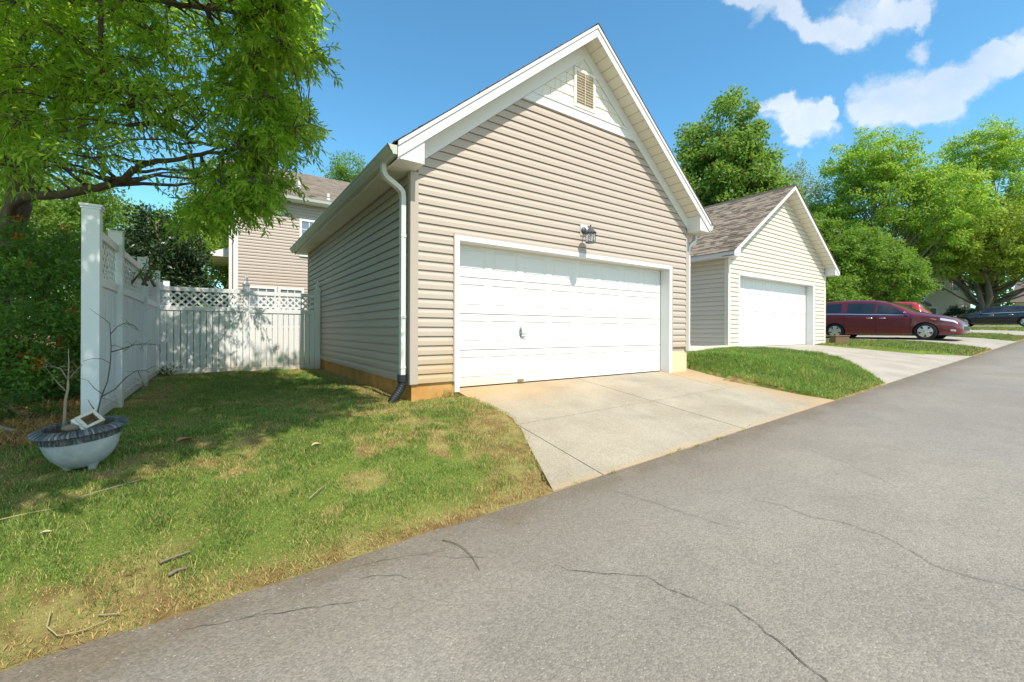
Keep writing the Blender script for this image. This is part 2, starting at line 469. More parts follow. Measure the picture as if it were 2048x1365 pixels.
chip = t.math('MULTIPLY', t.math('GREATER_THAN', sv2.outputs[0], 0.93), t.math('LESS_THAN', vor2.outputs['Distance'], 0.26))
c = t.mix(t.math('MULTIPLY', chip, .55), c, (0.48, 0.46, 0.41))
asphalt = t.done(t.bsdf(c, 0.82, 0.35, bump=t.math('ADD', t.math('MULTIPLY', vor.outputs['Distance'], -1.0), t.math('MULTIPLY', medn, .6)), bdist=0.0035, bstr=.7))
RX, RY = np.meshgrid(rx, ry)
wob = (fbm(RX * 2.2, RX * 0 + 3.1, 3) - .5) * .10 * (RY > -2.76)
RZ = z_road(RX)
rv = np.stack([RX.ravel(), (RY + wob).ravel(), RZ.ravel()], 1)
# finer samples along the lawn edge
ex = np.arange(-8, 12, .08)
nx = len(rx); ii = (np.arange(len(ry) - 1)[:, None] * nx + np.arange(nx - 1)[None, :]).ravel()
road = np_mesh('road', rv, np.stack([ii, ii + 1, ii + 1 + nx, ii + nx], 1), asphalt)
tag(road, kind='structure')
# ragged lip of asphalt along the edge
ew = (fbm(ex * 3.1, ex * 0 + 8.8, 4) - .5) * .13
lv = np.concatenate([np.stack([ex, np.full_like(ex, ROAD_Y - .12), z_road(ex) - .002], 1), np.stack([ex, ROAD_Y + ew - .005, z_road(ex) + .004], 1)])
n = len(ex); ii = np.arange(n - 1)
o = np_mesh('road_edge', lv, np.stack([ii, ii + 1, ii + 1 + n, ii + n], 1), asphalt, parent=road)
# cracks: thin ribbons of dark bitumen dust in the road
CRACKS = [[(-0.55,-3.48),(-0.52,-3.6),(-0.43,-3.71),(-0.34,-3.8),(-0.24,-3.89),(-0.24,-4.02),(-0.22,-4.11),(-0.2,-4.21),(-0.19,-4.28)],[(-0.14,-4.18),(-0.11,-4.28),(-0.14,-4.38),(-0.18,-4.5),(-0.23,-4.61),(-0.26,-4.7),(-.33,-5.1),(-.3,-5.6)],[(1.14,-3.7),(1.19,-3.92),(1.15,-4.12),(1.22,-4.26),(1.22,-4.46),(1.11,-4.62),(1.02,-4.74),(1.04,-4.87),(1.08,-5.05),(1.0,-5.6)],[(2.84,-3.35),(2.7,-3.63),(2.59,-3.86),(2.42,-4.05),(2.23,-4.32)],[(-1.53,-2.99),(-1.39,-3.02),(-1.27,-3.09),(-1.22,-3.18)],[(-1.48,-2.85),(-1.31,-2.88),(-1.13,-2.95),(-0.93,-3.02)],[(-1.05,-3.03),(-0.91,-3.15),(-0.8,-3.26)],[(-2.0,-2.96),(-1.78,-3.07),(-1.59,-3.15),(-1.45,-3.19)],[(-1.66,-3.57),(-1.66,-3.66)],[(0.47,-3.01),(0.53,-3.27),(0.54,-3.44),(0.57,-3.63),(0.62,-3.93)],[(-0.53,-2.94),(-0.36,-3.04),(-0.2,-3.11)],[(-1.25,-3.09),(-1.14,-3.11),(-1.05,-3.17)],[(2.23,-2.8),(2.64,-3.0),(2.84,-3.35)],[(-2.26,-2.87),(-2.07,-2.95),(-1.83,-2.99)]]
CW = [.0040, .0048, .0034, .0026, .0036, .0030, .0030, .0036, .0028, .0026, .0022, .0026, .0024, .0030]
crack_mat = paint('crack', (0.075, 0.066, 0.054), .95, .1, .3, 20)
rr = random.Random(4)
for path, w in zip(CRACKS, CW):
    pts = []
    for (a, b) in zip(path[:-1], path[1:]):
        L = math.hypot(b[0] - a[0], b[1] - a[1]); k = max(2, int(L / .025))
        for i in range(k): pts.append((a[0] + (b[0] - a[0]) * i / k, a[1] + (b[1] - a[1]) * i / k))
    pts.append(path[-1])
    mb = MB(); jx = jy = 0.0; P = []
    for i, (x, y) in enumerate(pts):
        jx = jx * .75 + rr.uniform(-.008, .008); jy = jy * .75 + rr.uniform(-.008, .008)
        q = min(i, len(pts) - 1 - i) / 6.0
        ww = w * min(1, .15 + q) * rr.uniform(.45, 1.25)
        d = Vector((pts[min(i + 1, len(pts) - 1)][0] - pts[max(i - 1, 0)][0], pts[min(i + 1, len(pts) - 1)][1] - pts[max(i - 1, 0)][1], 0)).normalized()
        nrm = Vector((-d.y, d.x, 0)); c0 = Vector((x + jx, y + jy, 0))
        A, B = c0 + nrm * ww / 2, c0 - nrm * ww / 2
        P += [(A.x, A.y, float(z_road(A.x)) + .005), (B.x, B.y, float(z_road(B.x)) + .005)]
    k = len(P) // 2
    mb.add(P, [(2 * i, 2 * i + 1, 2 * i + 3, 2 * i + 2) for i in range(k - 1)])
    mb.build('crack', crack_mat, road)

# ------------------------------------------------------------------ driveways of concrete
def concrete(name, a, b, orange=0.0):
    t = NT(name)
    pos = t.obj()
    c = t.mix(t.ramp(t.noise(1.1, 5, .6), .3, .7), a, b)
    c = t.mix(t.math('MULTIPLY', t.ramp(t.noise(2.2, 7, .7, t.scaled((1.0, .35, 1))), .5, .78), .30), c, (0.27, 0.245, 0.205))
    v = t.n('ShaderNodeTexVoronoi'); v.inputs['Scale'].default_value = 130; t.l(pos, v.inputs['Vector'])
    s = t.n('ShaderNodeSeparateColor'); t.l(v.outputs['Color'], s.inputs[0])
    c = t.mix(1.0, c, t.mix(s.outputs[0], (.78, .77, .75), (1.14, 1.13, 1.11)), 'MULTIPLY')
    if orange:
        x = t.n('ShaderNodeSeparateXYZ'); t.l(pos, x.inputs[0])
        n = t.math('MULTIPLY', t.math('SUBTRACT', t.noise(1.6, 6, .65), .5), 1.6)
        tw = None
        for x0 in (2.35, 4.05):
            dx = t.math('DIVIDE', t.math('SUBTRACT', t.math('ADD', x.outputs[0], t.math('MULTIPLY', n, .12)), x0), .22); b_ = t.math('POWER', 2.718, t.math('MULTIPLY', t.math('MULTIPLY', dx, dx), -1.0)); tw = b_ if tw is None else t.math('ADD', tw, b_)
        tw = t.math('MULTIPLY', tw, t.math('MULTIPLY', t.ramp(t.noise(2.6, 6, .7), .42, .72), .55))
        c = t.mix(tw, c, (0.20, 0.19, 0.17))
        m1 = t.ramp(t.math('ADD', x.outputs[1], n), -1.25, 0.15)                       # clay washed down from the door
        m2 = t.ramp(t.math('ADD', x.outputs[0], n), 4.8, 0.5)
        m3 = t.math('MULTIPLY', t.ramp(t.math('ADD', x.outputs[0], t.math('MULTIPLY', n, .6)), 4.7, 5.8), .75)
        m4 = t.math('MULTIPLY', t.ramp(t.math('ADD', x.outputs[1], t.math('MULTIPLY', n, .15)), -2.62, -2.76), .6)
        m = t.math('MINIMUM', t.math('ADD', t.math('ADD', t.math('MULTIPLY', m1, m2), m3), m4), 1.0)
        c = t.mix(t.math('MULTIPLY', m, orange), c, (0.50, 0.30, 0.115))
    return t.done(t.bsdf(c, .85, .25, bump=t.noise(90, 5, .7), bdist=.004))
conc1 = concrete('concrete_drive', (0.325, 0.29, 0.228), (0.405, 0.368, 0.298), .60)
conc2 = concrete('concrete_drive_pale', (0.35, 0.32, 0.275), (0.43, 0.395, 0.345))
def z_drive(x, y): 
    k = (y - ROAD_Y) / (0.2 - ROAD_Y)
    return float(z_road(x) + .006) * (1 - k) + 0.0 * k
def slab(mb, fl, fr, y0, y1, zf, nx=6, ny=8, thick=.10, gap=.006):
    """a concrete panel between the edges fl(y) and fr(y)"""
    y0 += gap; y1 -= gap
    P = []
    for j in range(ny + 1):
        y = y0 + (y1 - y0) * j / ny
        a, b = fl(y) + gap, fr(y) - gap
        for i in range(nx + 1):
            x = a + (b - a) * i / nx; P.append((x, y, zf(x, y)))
    k = nx + 1; n = len(P)
    F = [(j * k + i, j * k + i + 1, (j + 1) * k + i + 1, (j + 1) * k + i) for j in range(ny) for i in range(nx)]
    ring = [i for i in range(k)] + [j * k + nx for j in range(1, ny + 1)] + [ny * k + i for i in range(nx - 1, -1, -1)] + [j * k for j in range(ny - 1, 0, -1)]
    for r in ring: P.append((P[r][0], P[r][1], P[r][2] - thick))
    m = len(ring)
    F += [(ring[i], n + i, n + (i + 1) % m, ring[(i + 1) % m]) for i in range(m)]
    mb.add(P, F)
d1 = MB()
JX = lambda y: 3.07 + (y + 2.75) * .018
JR = lambda y: np.interp(y, [-1.4, .2], [5.02, 5.545])
JL = lambda y: 0.66 + (y + 2.75) * .03
f_ = lambda v: (lambda y: float(v(y)))
zd = z_drive
slab(d1, f_(lambda y: .70), f_(JX), -1.40, .235, zd)
slab(d1, f_(JX), f_(JR), -1.40, .235, zd)
slab(d1, f_(JR), f_(drive_right), -1.40, .30, zd)
slab(d1, f_(JL), f_(JX), ROAD_Y + .01, -1.40, zd)
slab(d1, f_(JX), f_(drive_right), ROAD_Y + .01, -1.40, zd)
slab(d1, f_(drive_left), f_(lambda y: JL(y) + .002), ROAD_Y + .01, -1.405, zd, nx=3)
o = d1.build('driveway', conc1); tag(o, kind='structure')
jb = MB(); slab(jb, f_(lambda y: drive_left(y) + .02), f_(lambda y: drive_right(y) - .02), ROAD_Y + .03, .22, lambda x, y: z_drive(x, y) - .028, thick=.05)
jb.build('joint_filler', paint('joint_dirt', (.16, .10, .05), .95, .1, .3, 9), o)
d2 = MB()
def z_drive2(x, y):
    k = (y - ROAD_Y) / (.95 - ROAD_Y); return float(z_road(x) + .006) * (1 - k) + .385 * k
slab(d2, f_(drive2_left), f_(lambda y: 12.2), ROAD_Y + .01, -.9, z_drive2)
slab(d2, f_(lambda y: 12.2), f_(drive2_right), ROAD_Y + .01, -.9, z_drive2)
slab(d2, f_(drive2_left), f_(lambda y: 12.2), -.9, .99, z_drive2)
slab(d2, f_(lambda y: 12.2), f_(drive2_right), -.9, .99, z_drive2)
o = d2.build('driveway', conc2); tag(o, kind='structure')
d3 = MB()
def z_drive3(x, y):
    k = np.clip((y - ROAD_Y) / 2.6, 0, 1); k = k * (2 - k); return float(z_road(x) * (1 - k) + z_yard(x) * k) + .012
slab(d3, f_(drive3_left), f_(lambda y: 24.8), ROAD_Y + .01, 5.5, z_drive3)
slab(d3, f_(lambda y: 29.5), f_(lambda y: 35.0), ROAD_Y + .01, 5.5, z_drive3)
slab(d3, f_(lambda y: 41.5), f_(lambda y: 46.5), ROAD_Y + .01, 8.0, z_drive3)
o = d3.build('driveway', conc2); tag(o, kind='structure')

# ================================================================== BUILDINGS
M_white = paint('white_trim', (.74, .74, .73), .45, .4, .03)
M_offwhite = paint('white_soffit', (.76, .72, .62), .5, .3, .03)
M_tan = paint('tan_siding', (.455, .385, .328), .5, .35, .05, 2.0, grime=(.38, .32, .25), gamt=.12, boards=True)
M_tanpost = paint('tan_corner', (.445, .378, .322), .5, .35, .03)
M_cream = paint('cream_siding', (.65, .595, .50), .5, .35, .045, 2.0, boards=True)
M_creampost = paint('cream_corner', (.74, .70, .60), .5, .35, .03)
M_door = paint('door_white', (.73, .73, .725), .42, .4, .02, 2.0)
M_metal = paint('grey_metal', (.30, .31, .32), .35, .5, .05, metal=.6)
M_black = paint('black_plastic', (.02, .022, .025), .45, .5, .1)
M_gutter = paint('gutter', (.52, .53, .46), .4, .45, .06, 5, grime=(.30, .31, .23), gamt=.55)
M_dark = paint('dark_gap', (.03, .025, .02), .9, .1, .1)
def stained(name, base, stain, z0, z1, x0=-1e3, amt=1.0):
    """clay splashed up from the ground on to a surface"""
    t = NT(name); s = t.n('ShaderNodeSeparateXYZ'); t.l(t.obj(), s.inputs[0])
    n = t.math('MULTIPLY', t.math('SUBTRACT', t.noise(2.5, 6, .65), .5), (z1 - z0) * 1.4)
    m = t.ramp(t.math('ADD', s.outputs[2], n), z1, z0)
    c = t.mix(t.noise(2, 4), tuple(v * .965 for v in base), tuple(v * 1.03 for v in base))
    c = t.mix(t.math('MULTIPLY', m, amt), c, stain)
    return t.done(t.bsdf(c, .5, .35))
M_tan_low = stained('tan_siding_splashed', (.470, .400, .340), (.50, .33, .15), .12, .85, amt=.72)
t = NT('door_white_splashed'); s = t.n('ShaderNodeSeparateXYZ'); t.l(t.obj(), s.inputs[0])
n = t.math('MULTIPLY', t.math('SUBTRACT', t.noise(1.8, 6, .65), .5), .35)
m = t.math('MULTIPLY', t.ramp(t.math('ADD', s.outputs[2], n), .42, -.05), t.ramp(t.math('ADD', s.outputs[0], t.math('MULTIPLY', n, 3)), 3.4, .7))
M_door1 = t.done(t.bsdf(t.mix(t.math('MULTIPLY', m, .6), (.73, .73, .725), (.66, .48, .24)), .42, .4))
t = NT('foundation_clay'); s = t.n('ShaderNodeSeparateXYZ'); t.l(t.obj(), s.inputs[0])
c = t.mix(t.ramp(t.noise(3, 6, .65), .35, .7), (.47, .235, .070), (.56, .33, .12))
c = t.mix(t.ramp(t.math('ADD', s.outputs[0], t.math('MULTIPLY', t.noise(2, 4), .6)), 1.5, 4.5), c, (.66, .54, .36))
M_found = t.done(t.bsdf(c, .9, .15, bump=t.noise(60, 4), bdist=.003))
M_found2 = paint('foundation_cream', (.66, .575, .43), .9, .15, .06, 3)

def shingle_mat(name, a, b, c_):
    t = NT(name); i = t.island()
    c = t.mix(i, a, b)
    c = t.mix(t.math('GREATER_THAN', t.math('FRACT', t.math('MULTIPLY', i, 13.7)), .72), c, c_)
    f = t.noise(220, 3, .7)
    c = t.mix(1.0, c, t.mix(f, (.7, .7, .7), (1.3, 1.3, 1.3)), 'MULTIPLY')
    return t.done(t.bsdf(c, .95, .15, bump=f, bdist=.003))
M_shingle = shingle_mat('shingles_brown', (.165, .128, .098), (.235, .185, .143), (.115, .092, .074))
M_shingle2 = shingle_mat('shingles_taupe', (.225, .182, .140), (.315, .262, .205), (.155, .127, .100))
M_shingle3 = shingle_mat('shingles_house', (.180, .152, .122), (.225, .19, .155), (.155, .13, .105))

DUTCH = [(0.0, .0195), (.058, .0175), (.074, .0125), (.088, .0065), (.104, .0035), (.1165, .0025), (.1175, -.012), (.125, -.012)]
LAP = [(0.0, .0150), (.06, .0085), (.125, .0015)]
def siding(mb, z0, z1, left, right, frame, prof=DUTCH, h=.125, hole=None):
    """courses of lapped boards; left(z), right(z) bound the wall; hole = (u0, u1, z0, z1); frame(u, out, z) -> world"""
    k = 0; z = z0
    sc = h / prof[-1][0]
    while z < z1 - 1e-4:
        rows = [(z, -.012, z, prof[0][1])]
        for (a, oa), (b, ob) in zip(prof[:-1], prof[1:]): rows.append((z + a * sc, oa, z + b * sc, ob))
        for (a, oa, b, ob) in rows:
            cuts = [(a, oa, b, ob)]
            if b > z1:
                if a >= z1: continue
                f = (z1 - a) / (b - a); cuts = [(a, oa, z1, oa + (ob - oa) * f)]
            fin = []
            for (p, op, q, oq) in cuts:
                br = [v for v in ((hole[2], hole[3]) if hole else ()) if p + 1e-5 < v < q - 1e-5]
                pts = [p] + sorted(br) + [q]
                for u, v in zip(pts[:-1], pts[1:]):
                    g = lambda w: op + (oq - op) * ((w - p) / (q - p) if q > p else 0)
                    fin.append((u, g(u) if q > p else op, v, g(v) if q > p else oq))
            for (p, op, q, oq) in fin:
                mid = (p + q) / 2
                la, lb, ra, rb = left(p), left(q), right(p), right(q)
                if hole and hole[2] - 1e-6 <= mid <= hole[3] + 1e-6:
                    segs = [(la, lb, hole[0], hole[0]), (hole[1], hole[1], ra, rb)]
                else: segs = [(la, lb, ra, rb)]
                for (a0, b0, a1, b1) in segs:
                    if a1 - a0 < .004 and b1 - b0 < .004: continue
                    mb.quad(frame(a0, op, p), frame(a1, op, p), frame(max(b1, b0), oq, q), frame(b0, oq, q))
        z += h

def shingles(mb, frame, L, S, exp=.135, tab=.20, seed=1, over=.0, tmul=1.0):
    """laminated tabs on a slope: frame(u along the eave, s up the slope, n off the deck)"""
    r = random.Random(seed); n = int(S / exp) + 1
    mb.quad(frame(0, 0, 0), frame(L, 0, 0), frame(L, S, 0), frame(0, S, 0))
    for j in range(n):
        s0 = j * exp; s1 = min(S, s0 + exp + .05); u = -r.uniform(0, tab)
        if s0 >= S: break
        while u < L:
            w = tab * r.uniform(.55, 1.35); a, b = max(0, u + .002), min(L, u + w - .002); u += w
            if b - a < .01: continue
            d = s0 + r.choice((-.012, -.004, .0, .012, .03)) * (1 if j else 0); th = r.choice((.006, .010, .013)) * tmul
            d = max(0, d)
            P = [frame(a, d, .001), frame(b, d, .001), frame(b, d, th), frame(a, d, th), frame(a, s1, .003), frame(b, s1, .003)]
            mb.add(P, [(0, 1, 2, 3), (3, 2, 5, 4), (0, 3, 4), (1, 5, 2)])

def panel_door(name, x0, x1, z0, z1, y, mat, parent, nx=8, nz=4, deep=.012):
    """sectional garage door facing -y with pressed panels: one mesh"""
    mb = MB(); W = (x1 - x0) / nx; H = (z1 - z0) / nz
    for j in range(nz):
        za, zb = z0 + j * H, z0 + (j + 1) * H
        zz = [za + .006, za + .10, za + .10 + .008, zb - .10 - .008, zb - .10, zb - .006]
        # section face as a grid with bevelled recesses
        xs = []
        for i in range(nx):
            a = x0 + i * W
            xs += [a, a + .050, a + .082, a + W - .082, a + W - .050]
        xs.append(x1)
        def off(ix, iz):
            k = ix % 5
            if ix == len(xs) - 1: k = 0
            if iz in (2, 3) and k in (2, 3): return deep
            return 0.0
        P = []; cols = len(xs)
        for iz, z in enumerate(zz):
            for ix, x in enumerate(xs): P.append((x, y + off(ix, iz), z))
        F = [(a * cols + b, a * cols + b + 1, (a + 1) * cols + b + 1, (a + 1) * cols + b) for a in range(5) for b in range(cols - 1)]
        mb.add(P, F)
        # raised field inside each recess, with its own bevel
        for i in range(nx):
            a = x0 + i * W
            mb_lo = (a + .100, za + .132, a + W - .100, zb - .132)
            b0, c0, b1, c1 = mb_lo
            Q = [(b0, y + deep, c0), (b1, y + deep, c0), (b1, y + deep, c1), (b0, y + deep, c1),
                 (b0 + .030, y + .003, c0 + .012), (b1 - .030, y + .003, c0 + .012), (b1 - .030, y + .003, c1 - .012), (b0 + .030, y + .003, c1 - .012)]
            mb.add(Q, [(4, 5, 6, 7), (0, 1, 5, 4), (1, 2, 6, 5), (2, 3, 7, 6), (3, 0, 4, 7)])
        # tongue between sections
        mb.quad((x0, y, za + .006), (x1, y, za + .006), (x1, y + .013, za - .002), (x0, y + .013, za - .002)) if j else None
    mb.box(x0, y + .022, z0, x1, y + .045, z1)
    return mb.build(name, mat, parent)

def soffit_strip(mb, A, B, C, D, n, groove=.006):
    """vented soffit: n planks between edge A-B and edge D-C, with a groove between planks"""
    A, B, C, D = map(Vector, (A, B, C, D)); nrm = (B - A).cross(D - A).normalized()
    for i in range(n):
        f0, f1 = i / n, (i + 1) / n; e = min(.6 / n, .014 / (B - A).length * 3)
        a0, a1, d0, d1 = A.lerp(B, f0), A.lerp(B, f1), D.lerp(C, f0), D.lerp(C, f1)
        g0, h0 = A.lerp(B, f0 + e / 3), D.lerp(C, f0 + e / 3)
        up = Vector((0, 0, groove))
        mb.quad(g0, a1, d1, h0)
        mb.quad(a0 + up, g0 + up, h0 + up, d0 + up); mb.quad(g0, g0 + up, h0 + up, h0)

# ------------------------------------------------------------------ the near garage
GW, GL, OV = 6.12, 7.4, .33
SL = .823                     # roof slope
AX = GW / 2
ZS = 2.905                    # level of the eave soffit
EX = .301                     # eave overhang
def z_low(x): return ZS + SL * (AX + EX - abs(x - AX))        # lower edge of the rake board
def z_top(x): return z_low(x) + .205                            # roof deck
garage = thing('garage', 'nearest garage, tan siding with steep gable and white eight-column door', 'garage', (AX, GL / 2, 0))
gp = Matrix.Translation(-Vector(garage.location))
def put(o):          # parts are modelled in world space
    o.matrix_parent_inverse = gp
    return o
def gpart(mb, name, mat, **kw): return put(mb.build(name, mat, garage, **kw))
# foundation
mb = MB()
mb.box(.012, .012, -.6, .70, .24, .128); mb.box(5.535, .012, -.6, GW - .012, .24, .425)
mb.box(.012, .245, -.6, .24, GL - .012, .128); mb.box(GW - .24, .245, -.6, GW - .012, GL - .012, .425)
mb.box(.245, GL - .24, -.6, GW - .245, GL - .012, .128)
gpart(mb, 'foundation', M_found)
# inner structural walls
mb = MB()
mb.box(.02, .02, .135, .62, .10, 2.9); mb.box(5.55, .02, .43, GW - .02, .10, 2.9)
mb.prism([(.02, .02, 2.14), (GW - .02, .02, 2.14), (GW - .02, .02, 2.95), (AX, .02, 5.5), (.02, .02, 2.95)], (0, .08, 0))
mb.box(.02, .11, .135, .10, GL - .11, 2.9); mb.box(GW - .10, .11, .43, GW - .02, GL - .11, 2.9)
mb.prism([(.02, GL - .02, .135), (GW - .02, GL - .02, .135), (GW - .02, GL - .02, 2.95), (AX, GL - .02, 5.5), (.02, GL - .02, 2.95)], (0, -.08, 0))
gpart(mb, 'wall_frame', M_tanpost)
fr_front = lambda u, o, z: (u, -o, z)
fr_left = lambda u, o, z: (-o, u, z)
fr_right = lambda u, o, z: (GW + o, u, z)
fr_back = lambda u, o, z: (u, GL + o, z)
rk = lambda z: max(0, (z - (z_low(0) - .21)) / SL)
BAND0, BAND1 = 4.40, 4.575
mb = MB()
lf = lambda z: max(.085, rk(z)); rf = lambda z: GW - max(.085, rk(z))
siding(mb, .135, BAND0, lambda z: lf(z), lambda z: rf(z), fr_front, hole=(.625, 5.56, 0, 2.155))
# the right-hand strip starts higher than the left one
mb2 = MB()
for f in mb.f:
    P = [mb.v[i] for i in f]
    if max(p[2] for p in P) < .50 and min(p[0] for p in P) > 5: continue
    mb2.add(P, [tuple(range(len(P)))])
gpart(mb2, 'siding', M_tan_low)
mb = MB(); siding(mb, .135, 2.9, lambda z: .085, lambda z: GL - .085, fr_left); gpart(mb, 'siding', M_tan)
mb = MB(); siding(mb, .435, 2.9, lambda z: .085, lambda z: GL - .085, fr_right); gpart(mb, 'siding', M_tan)
mb = MB(); siding(mb, .135, 5.5, lf, rf, fr_back); gpart(mb, 'siding', M_tan)
# corner posts
for (x, y, zb, sx, sy) in ((0, 0, .125, 1, 1), (GW, 0, .425, -1, 1), (0, GL, .125, 1, -1), (GW, GL, .425, -1, -1)):
    mb = MB()
    X = sorted((x - sx * .022, x + sx * .09)); Y = sorted((y - sy * .022, y + sy * .02))
    mb.box(X[0], Y[0], zb, X[1], Y[1], 2.9)
    X2 = sorted((x - sx * .022, x + sx * .02)); Y2 = sorted((y + sy * .0205, y + sy * .09))
    mb.box(X2[0], Y2[0], zb, X2[1], Y2[1], 2.9)
    gpart(mb, 'corner_post', M_tanpost, bevel=.004)
# door opening: trim and jambs
mb = MB()
DX0, DX1, DZ = .70, 5.47, 2.085
mb.box(.625, -.022, -.02, DX0, .20, 2.155); mb.box(DX1, -.022, -.02, 5.56, .20, 2.155); mb.box(DX0, -.022, DZ, DX1, .20, 2.155)
mb.box(DX0, .205, -.02, DX0 + .012, .24, DZ); mb.box(DX1 - .012, .205, -.02, DX1, .24, DZ)
put(mb.build('door_frame', M_white, garage, bevel=.003))
mb = MB(); mb.box(.600, -.030, .13, .622, .02, 2.175); gpart(mb, 'trim_channel', M_tanpost)
mb = MB(); mb.box(5.563, -.026, .43, 5.575, .02, 2.16); gpart(mb, 'trim_channel', M_tanpost)
gd = put(panel_door('garage_door', DX0 + .015, DX1 - .015, .012, 2.15, .205, M_door1, garage))
mb = MB(); mb.box(DX0 + .02, .20, .0, DX1 - .02, .235, .011); o = mb.build('bottom_seal', M_dark, gd)
# lift handle: oval plate with a lever
hz, hx = .815, 1.905
m = Matrix.Translation((hx, .203, hz)) @ Matrix.Rotation(R(90), 4, 'X')
mb = MB(); mb.lathe([(.026, 0), (.028, .006), (.020, .010)], n=16, m=m @ Matrix.Diagonal((1, 2.9, 1, 1)))
mb.tube([(hx, .195, hz - .03), (hx, .165, hz - .03), (hx + .02, .16, hz - .032), (hx + .10, .165, hz - .035)], [.012, .011, .009, .007], 8)
mb.lathe([(.013, 0), (.013, .03)], n=12, m=m @ Matrix.Translation((0, .035, .0)))
mb.box(hx - .004, .180, hz - .082, hx + .085, .200, hz - .068)
o = mb.build('door_handle', M_metal, gd, smooth=True)
mb = MB(); mb.box(hx - .055, .188, .012, hx + .055, .204, .065); mb.box(hx - .055, .165, .012, hx + .055, .188, .020); mb.box(hx - .02, .170, .020, hx + .02, .188, .048)
mb.build('lift_bracket', paint('worn_brass', (.33, .27, .17), .5, .5, .2, 30, metal=.5), gd)
# white band and shake panel in the gable
mb = MB(); e = .012
def rk_in(z): return rk(z) + .002
mb.prism([(rk_in(BAND0), -.030, BAND0), (GW - rk_in(BAND0), -.030, BAND0), (GW - rk_in(BAND1), -.030, BAND1), (rk_in(BAND1), -.030, BAND1)], (0, .03, 0))
mb.prism([(rk_in(BAND1 - .03), -.042, BAND1 - .03), (GW - rk_in(BAND1 - .03), -.042, BAND1 - .03), (GW - rk_in(BAND1), -.042, BAND1), (rk_in(BAND1), -.042, BAND1)], (0, .0115, 0))
gpart(mb, 'frieze_band', M_white)
mb = MB(); rs = random.Random(8); z = BAND1
while z < 5.48:
    z2 = min(z + .178, 5.49); a, b = rk(z), GW - rk(z); x = a - rs.uniform(0, .2)
    while x < b:
        w = rs.uniform(.11, .21); p0, p1 = max(x + .003, rk(z)), min(x + w, GW - rk(z)); x += w + .003
        q0, q1 = max(p0, rk(z2)), min(p1, GW - rk(z2))
        if p1 - p0 < .01: continue
        if q1 < q0: q0 = q1 = min(max((p0 + p1) / 2, rk(z2)), GW - rk(z2))
        o1 = rs.uniform(.016, .021)
        mb.add([(p0, -o1, z), (p1, -o1, z), (q1, -.006, z2), (q0, -.006, z2), (p0, 0, z), (p1, 0, z)], [(0, 1, 2, 3), (4, 5, 1, 0), (4, 0, 3), (5, 2, 1)])
    z = z2
mb.prism([(rk(BAND1), 0.003, BAND1), (GW - rk(BAND1), .003, BAND1), (AX, .003, 5.5)], (0, .012, 0))
gpart(mb, 'gable_shakes', paint('shakes_cream', (.78, .745, .665), .6, .3, .03))
# louvred vent
vx0, vx1, vz0, vz1 = 2.82, 3.32, 4.595, 5.255
mb = MB()
mb.box(vx0, -.045, vz0, vx0 + .055, -.002, vz1); mb.box(vx1 - .055, -.045, vz0, vx1, -.002, vz1)
mb.box(vx0 + .055, -.045, vz0, vx1 - .055, -.002, vz0 + .055); mb.box(vx0 + .055, -.045, vz1 - .055, vx1 - .055, -.002, vz1)
M_vent = paint('vent_cream', (.66, .56, .42), .5, .35, .03)
vent = gpart(mb, 'gable_vent', paint('vent_frame_white', (.79, .77, .72), .5, .35, .03), bevel=.004)
mb = MB()
for k in range(12):
    z = vz0 + .062 + k * .0455
    mb.prism([(vx0 + .056, -.040, z), (vx0 + .056, -.034, z - .004), (vx0 + .056, -.012, z + .020), (vx0 + .056, -.016, z + .024)], (vx1 - vx0 - .112, 0, 0))
mb.box((vx0 + vx1) / 2 - .006, -.043, vz0 + .056, (vx0 + vx1) / 2 + .006, -.0405, vz1 - .056)
mb.build('louvre', M_vent, vent)
mb = MB(); mb.box(vx0 + .05, -.006, vz0 + .05, vx1 - .05, -.0035, vz1 - .05); mb.build('backing', M_dark, vent)
# frieze boards under the rakes, rake boards, soffits, returns at both gables
for (yw, s) in ((0.0, -1), (GL, 1)):
    yf = yw + s * OV
    for side in (0, 1):
        X = (lambda x: x) if side == 0 else (lambda x: GW - x)
        mb = MB()
        mb.prism([(X(.0), yw, z_low(0) - .205), (X(AX), yw, z_low(AX) - .205), (X(AX), yw, z_low(AX) + .03), (X(.0), yw, z_low(0) + .03)], (0, s * .024, 0))
        gpart(mb, 'frieze_board', M_white)
        mb = MB()
        mb.prism([(X(-EX), yf - s * .018, z_low(-EX)), (X(AX), yf - s * .018, z_low(AX)), (X(AX), yf - s * .018, z_low(AX) + .135), (X(-EX), yf - s * .018, z_low(-EX) + .135)], (0, s * .018, 0))
        mb.prism([(X(-EX), yf - s * .018, z_low(-EX) + .137), (X(AX), yf - s * .018, z_low(AX) + .137), (X(AX), yf - s * .018, z_low(AX) + .200), (X(-EX), yf - s * .018, z_low(-EX) + .200)], (0, s * .034, 0))
        gpart(mb, 'rake_board', M_white, bevel=.003)
        mb = MB(); zz = .035
        a, b = (X(-.0), yf - s * .019, z_low(0) + zz), (X(AX), yf - s * .019, z_low(AX) + zz)
        c_, d_ = (X(AX), yw + s * .002, z_low(AX) + zz), (X(-.0), yw + s * .002, z_low(0) + zz)
        soffit_strip(mb, a, b, c_, d_, 22)
        gpart(mb, 'soffit', M_offwhite)
        mb = MB()
        mb.prism([(X(-EX), yf - s * .019, ZS), (X(.045), yf - s * .019, ZS), (X(.045), yf - s * .019, z_low(.045) + .02), (X(-EX), yf - s * .019, ZS + .02)], (0, -s * (OV - .022), 0))
        gpart(mb, 'eave_return', M_white)
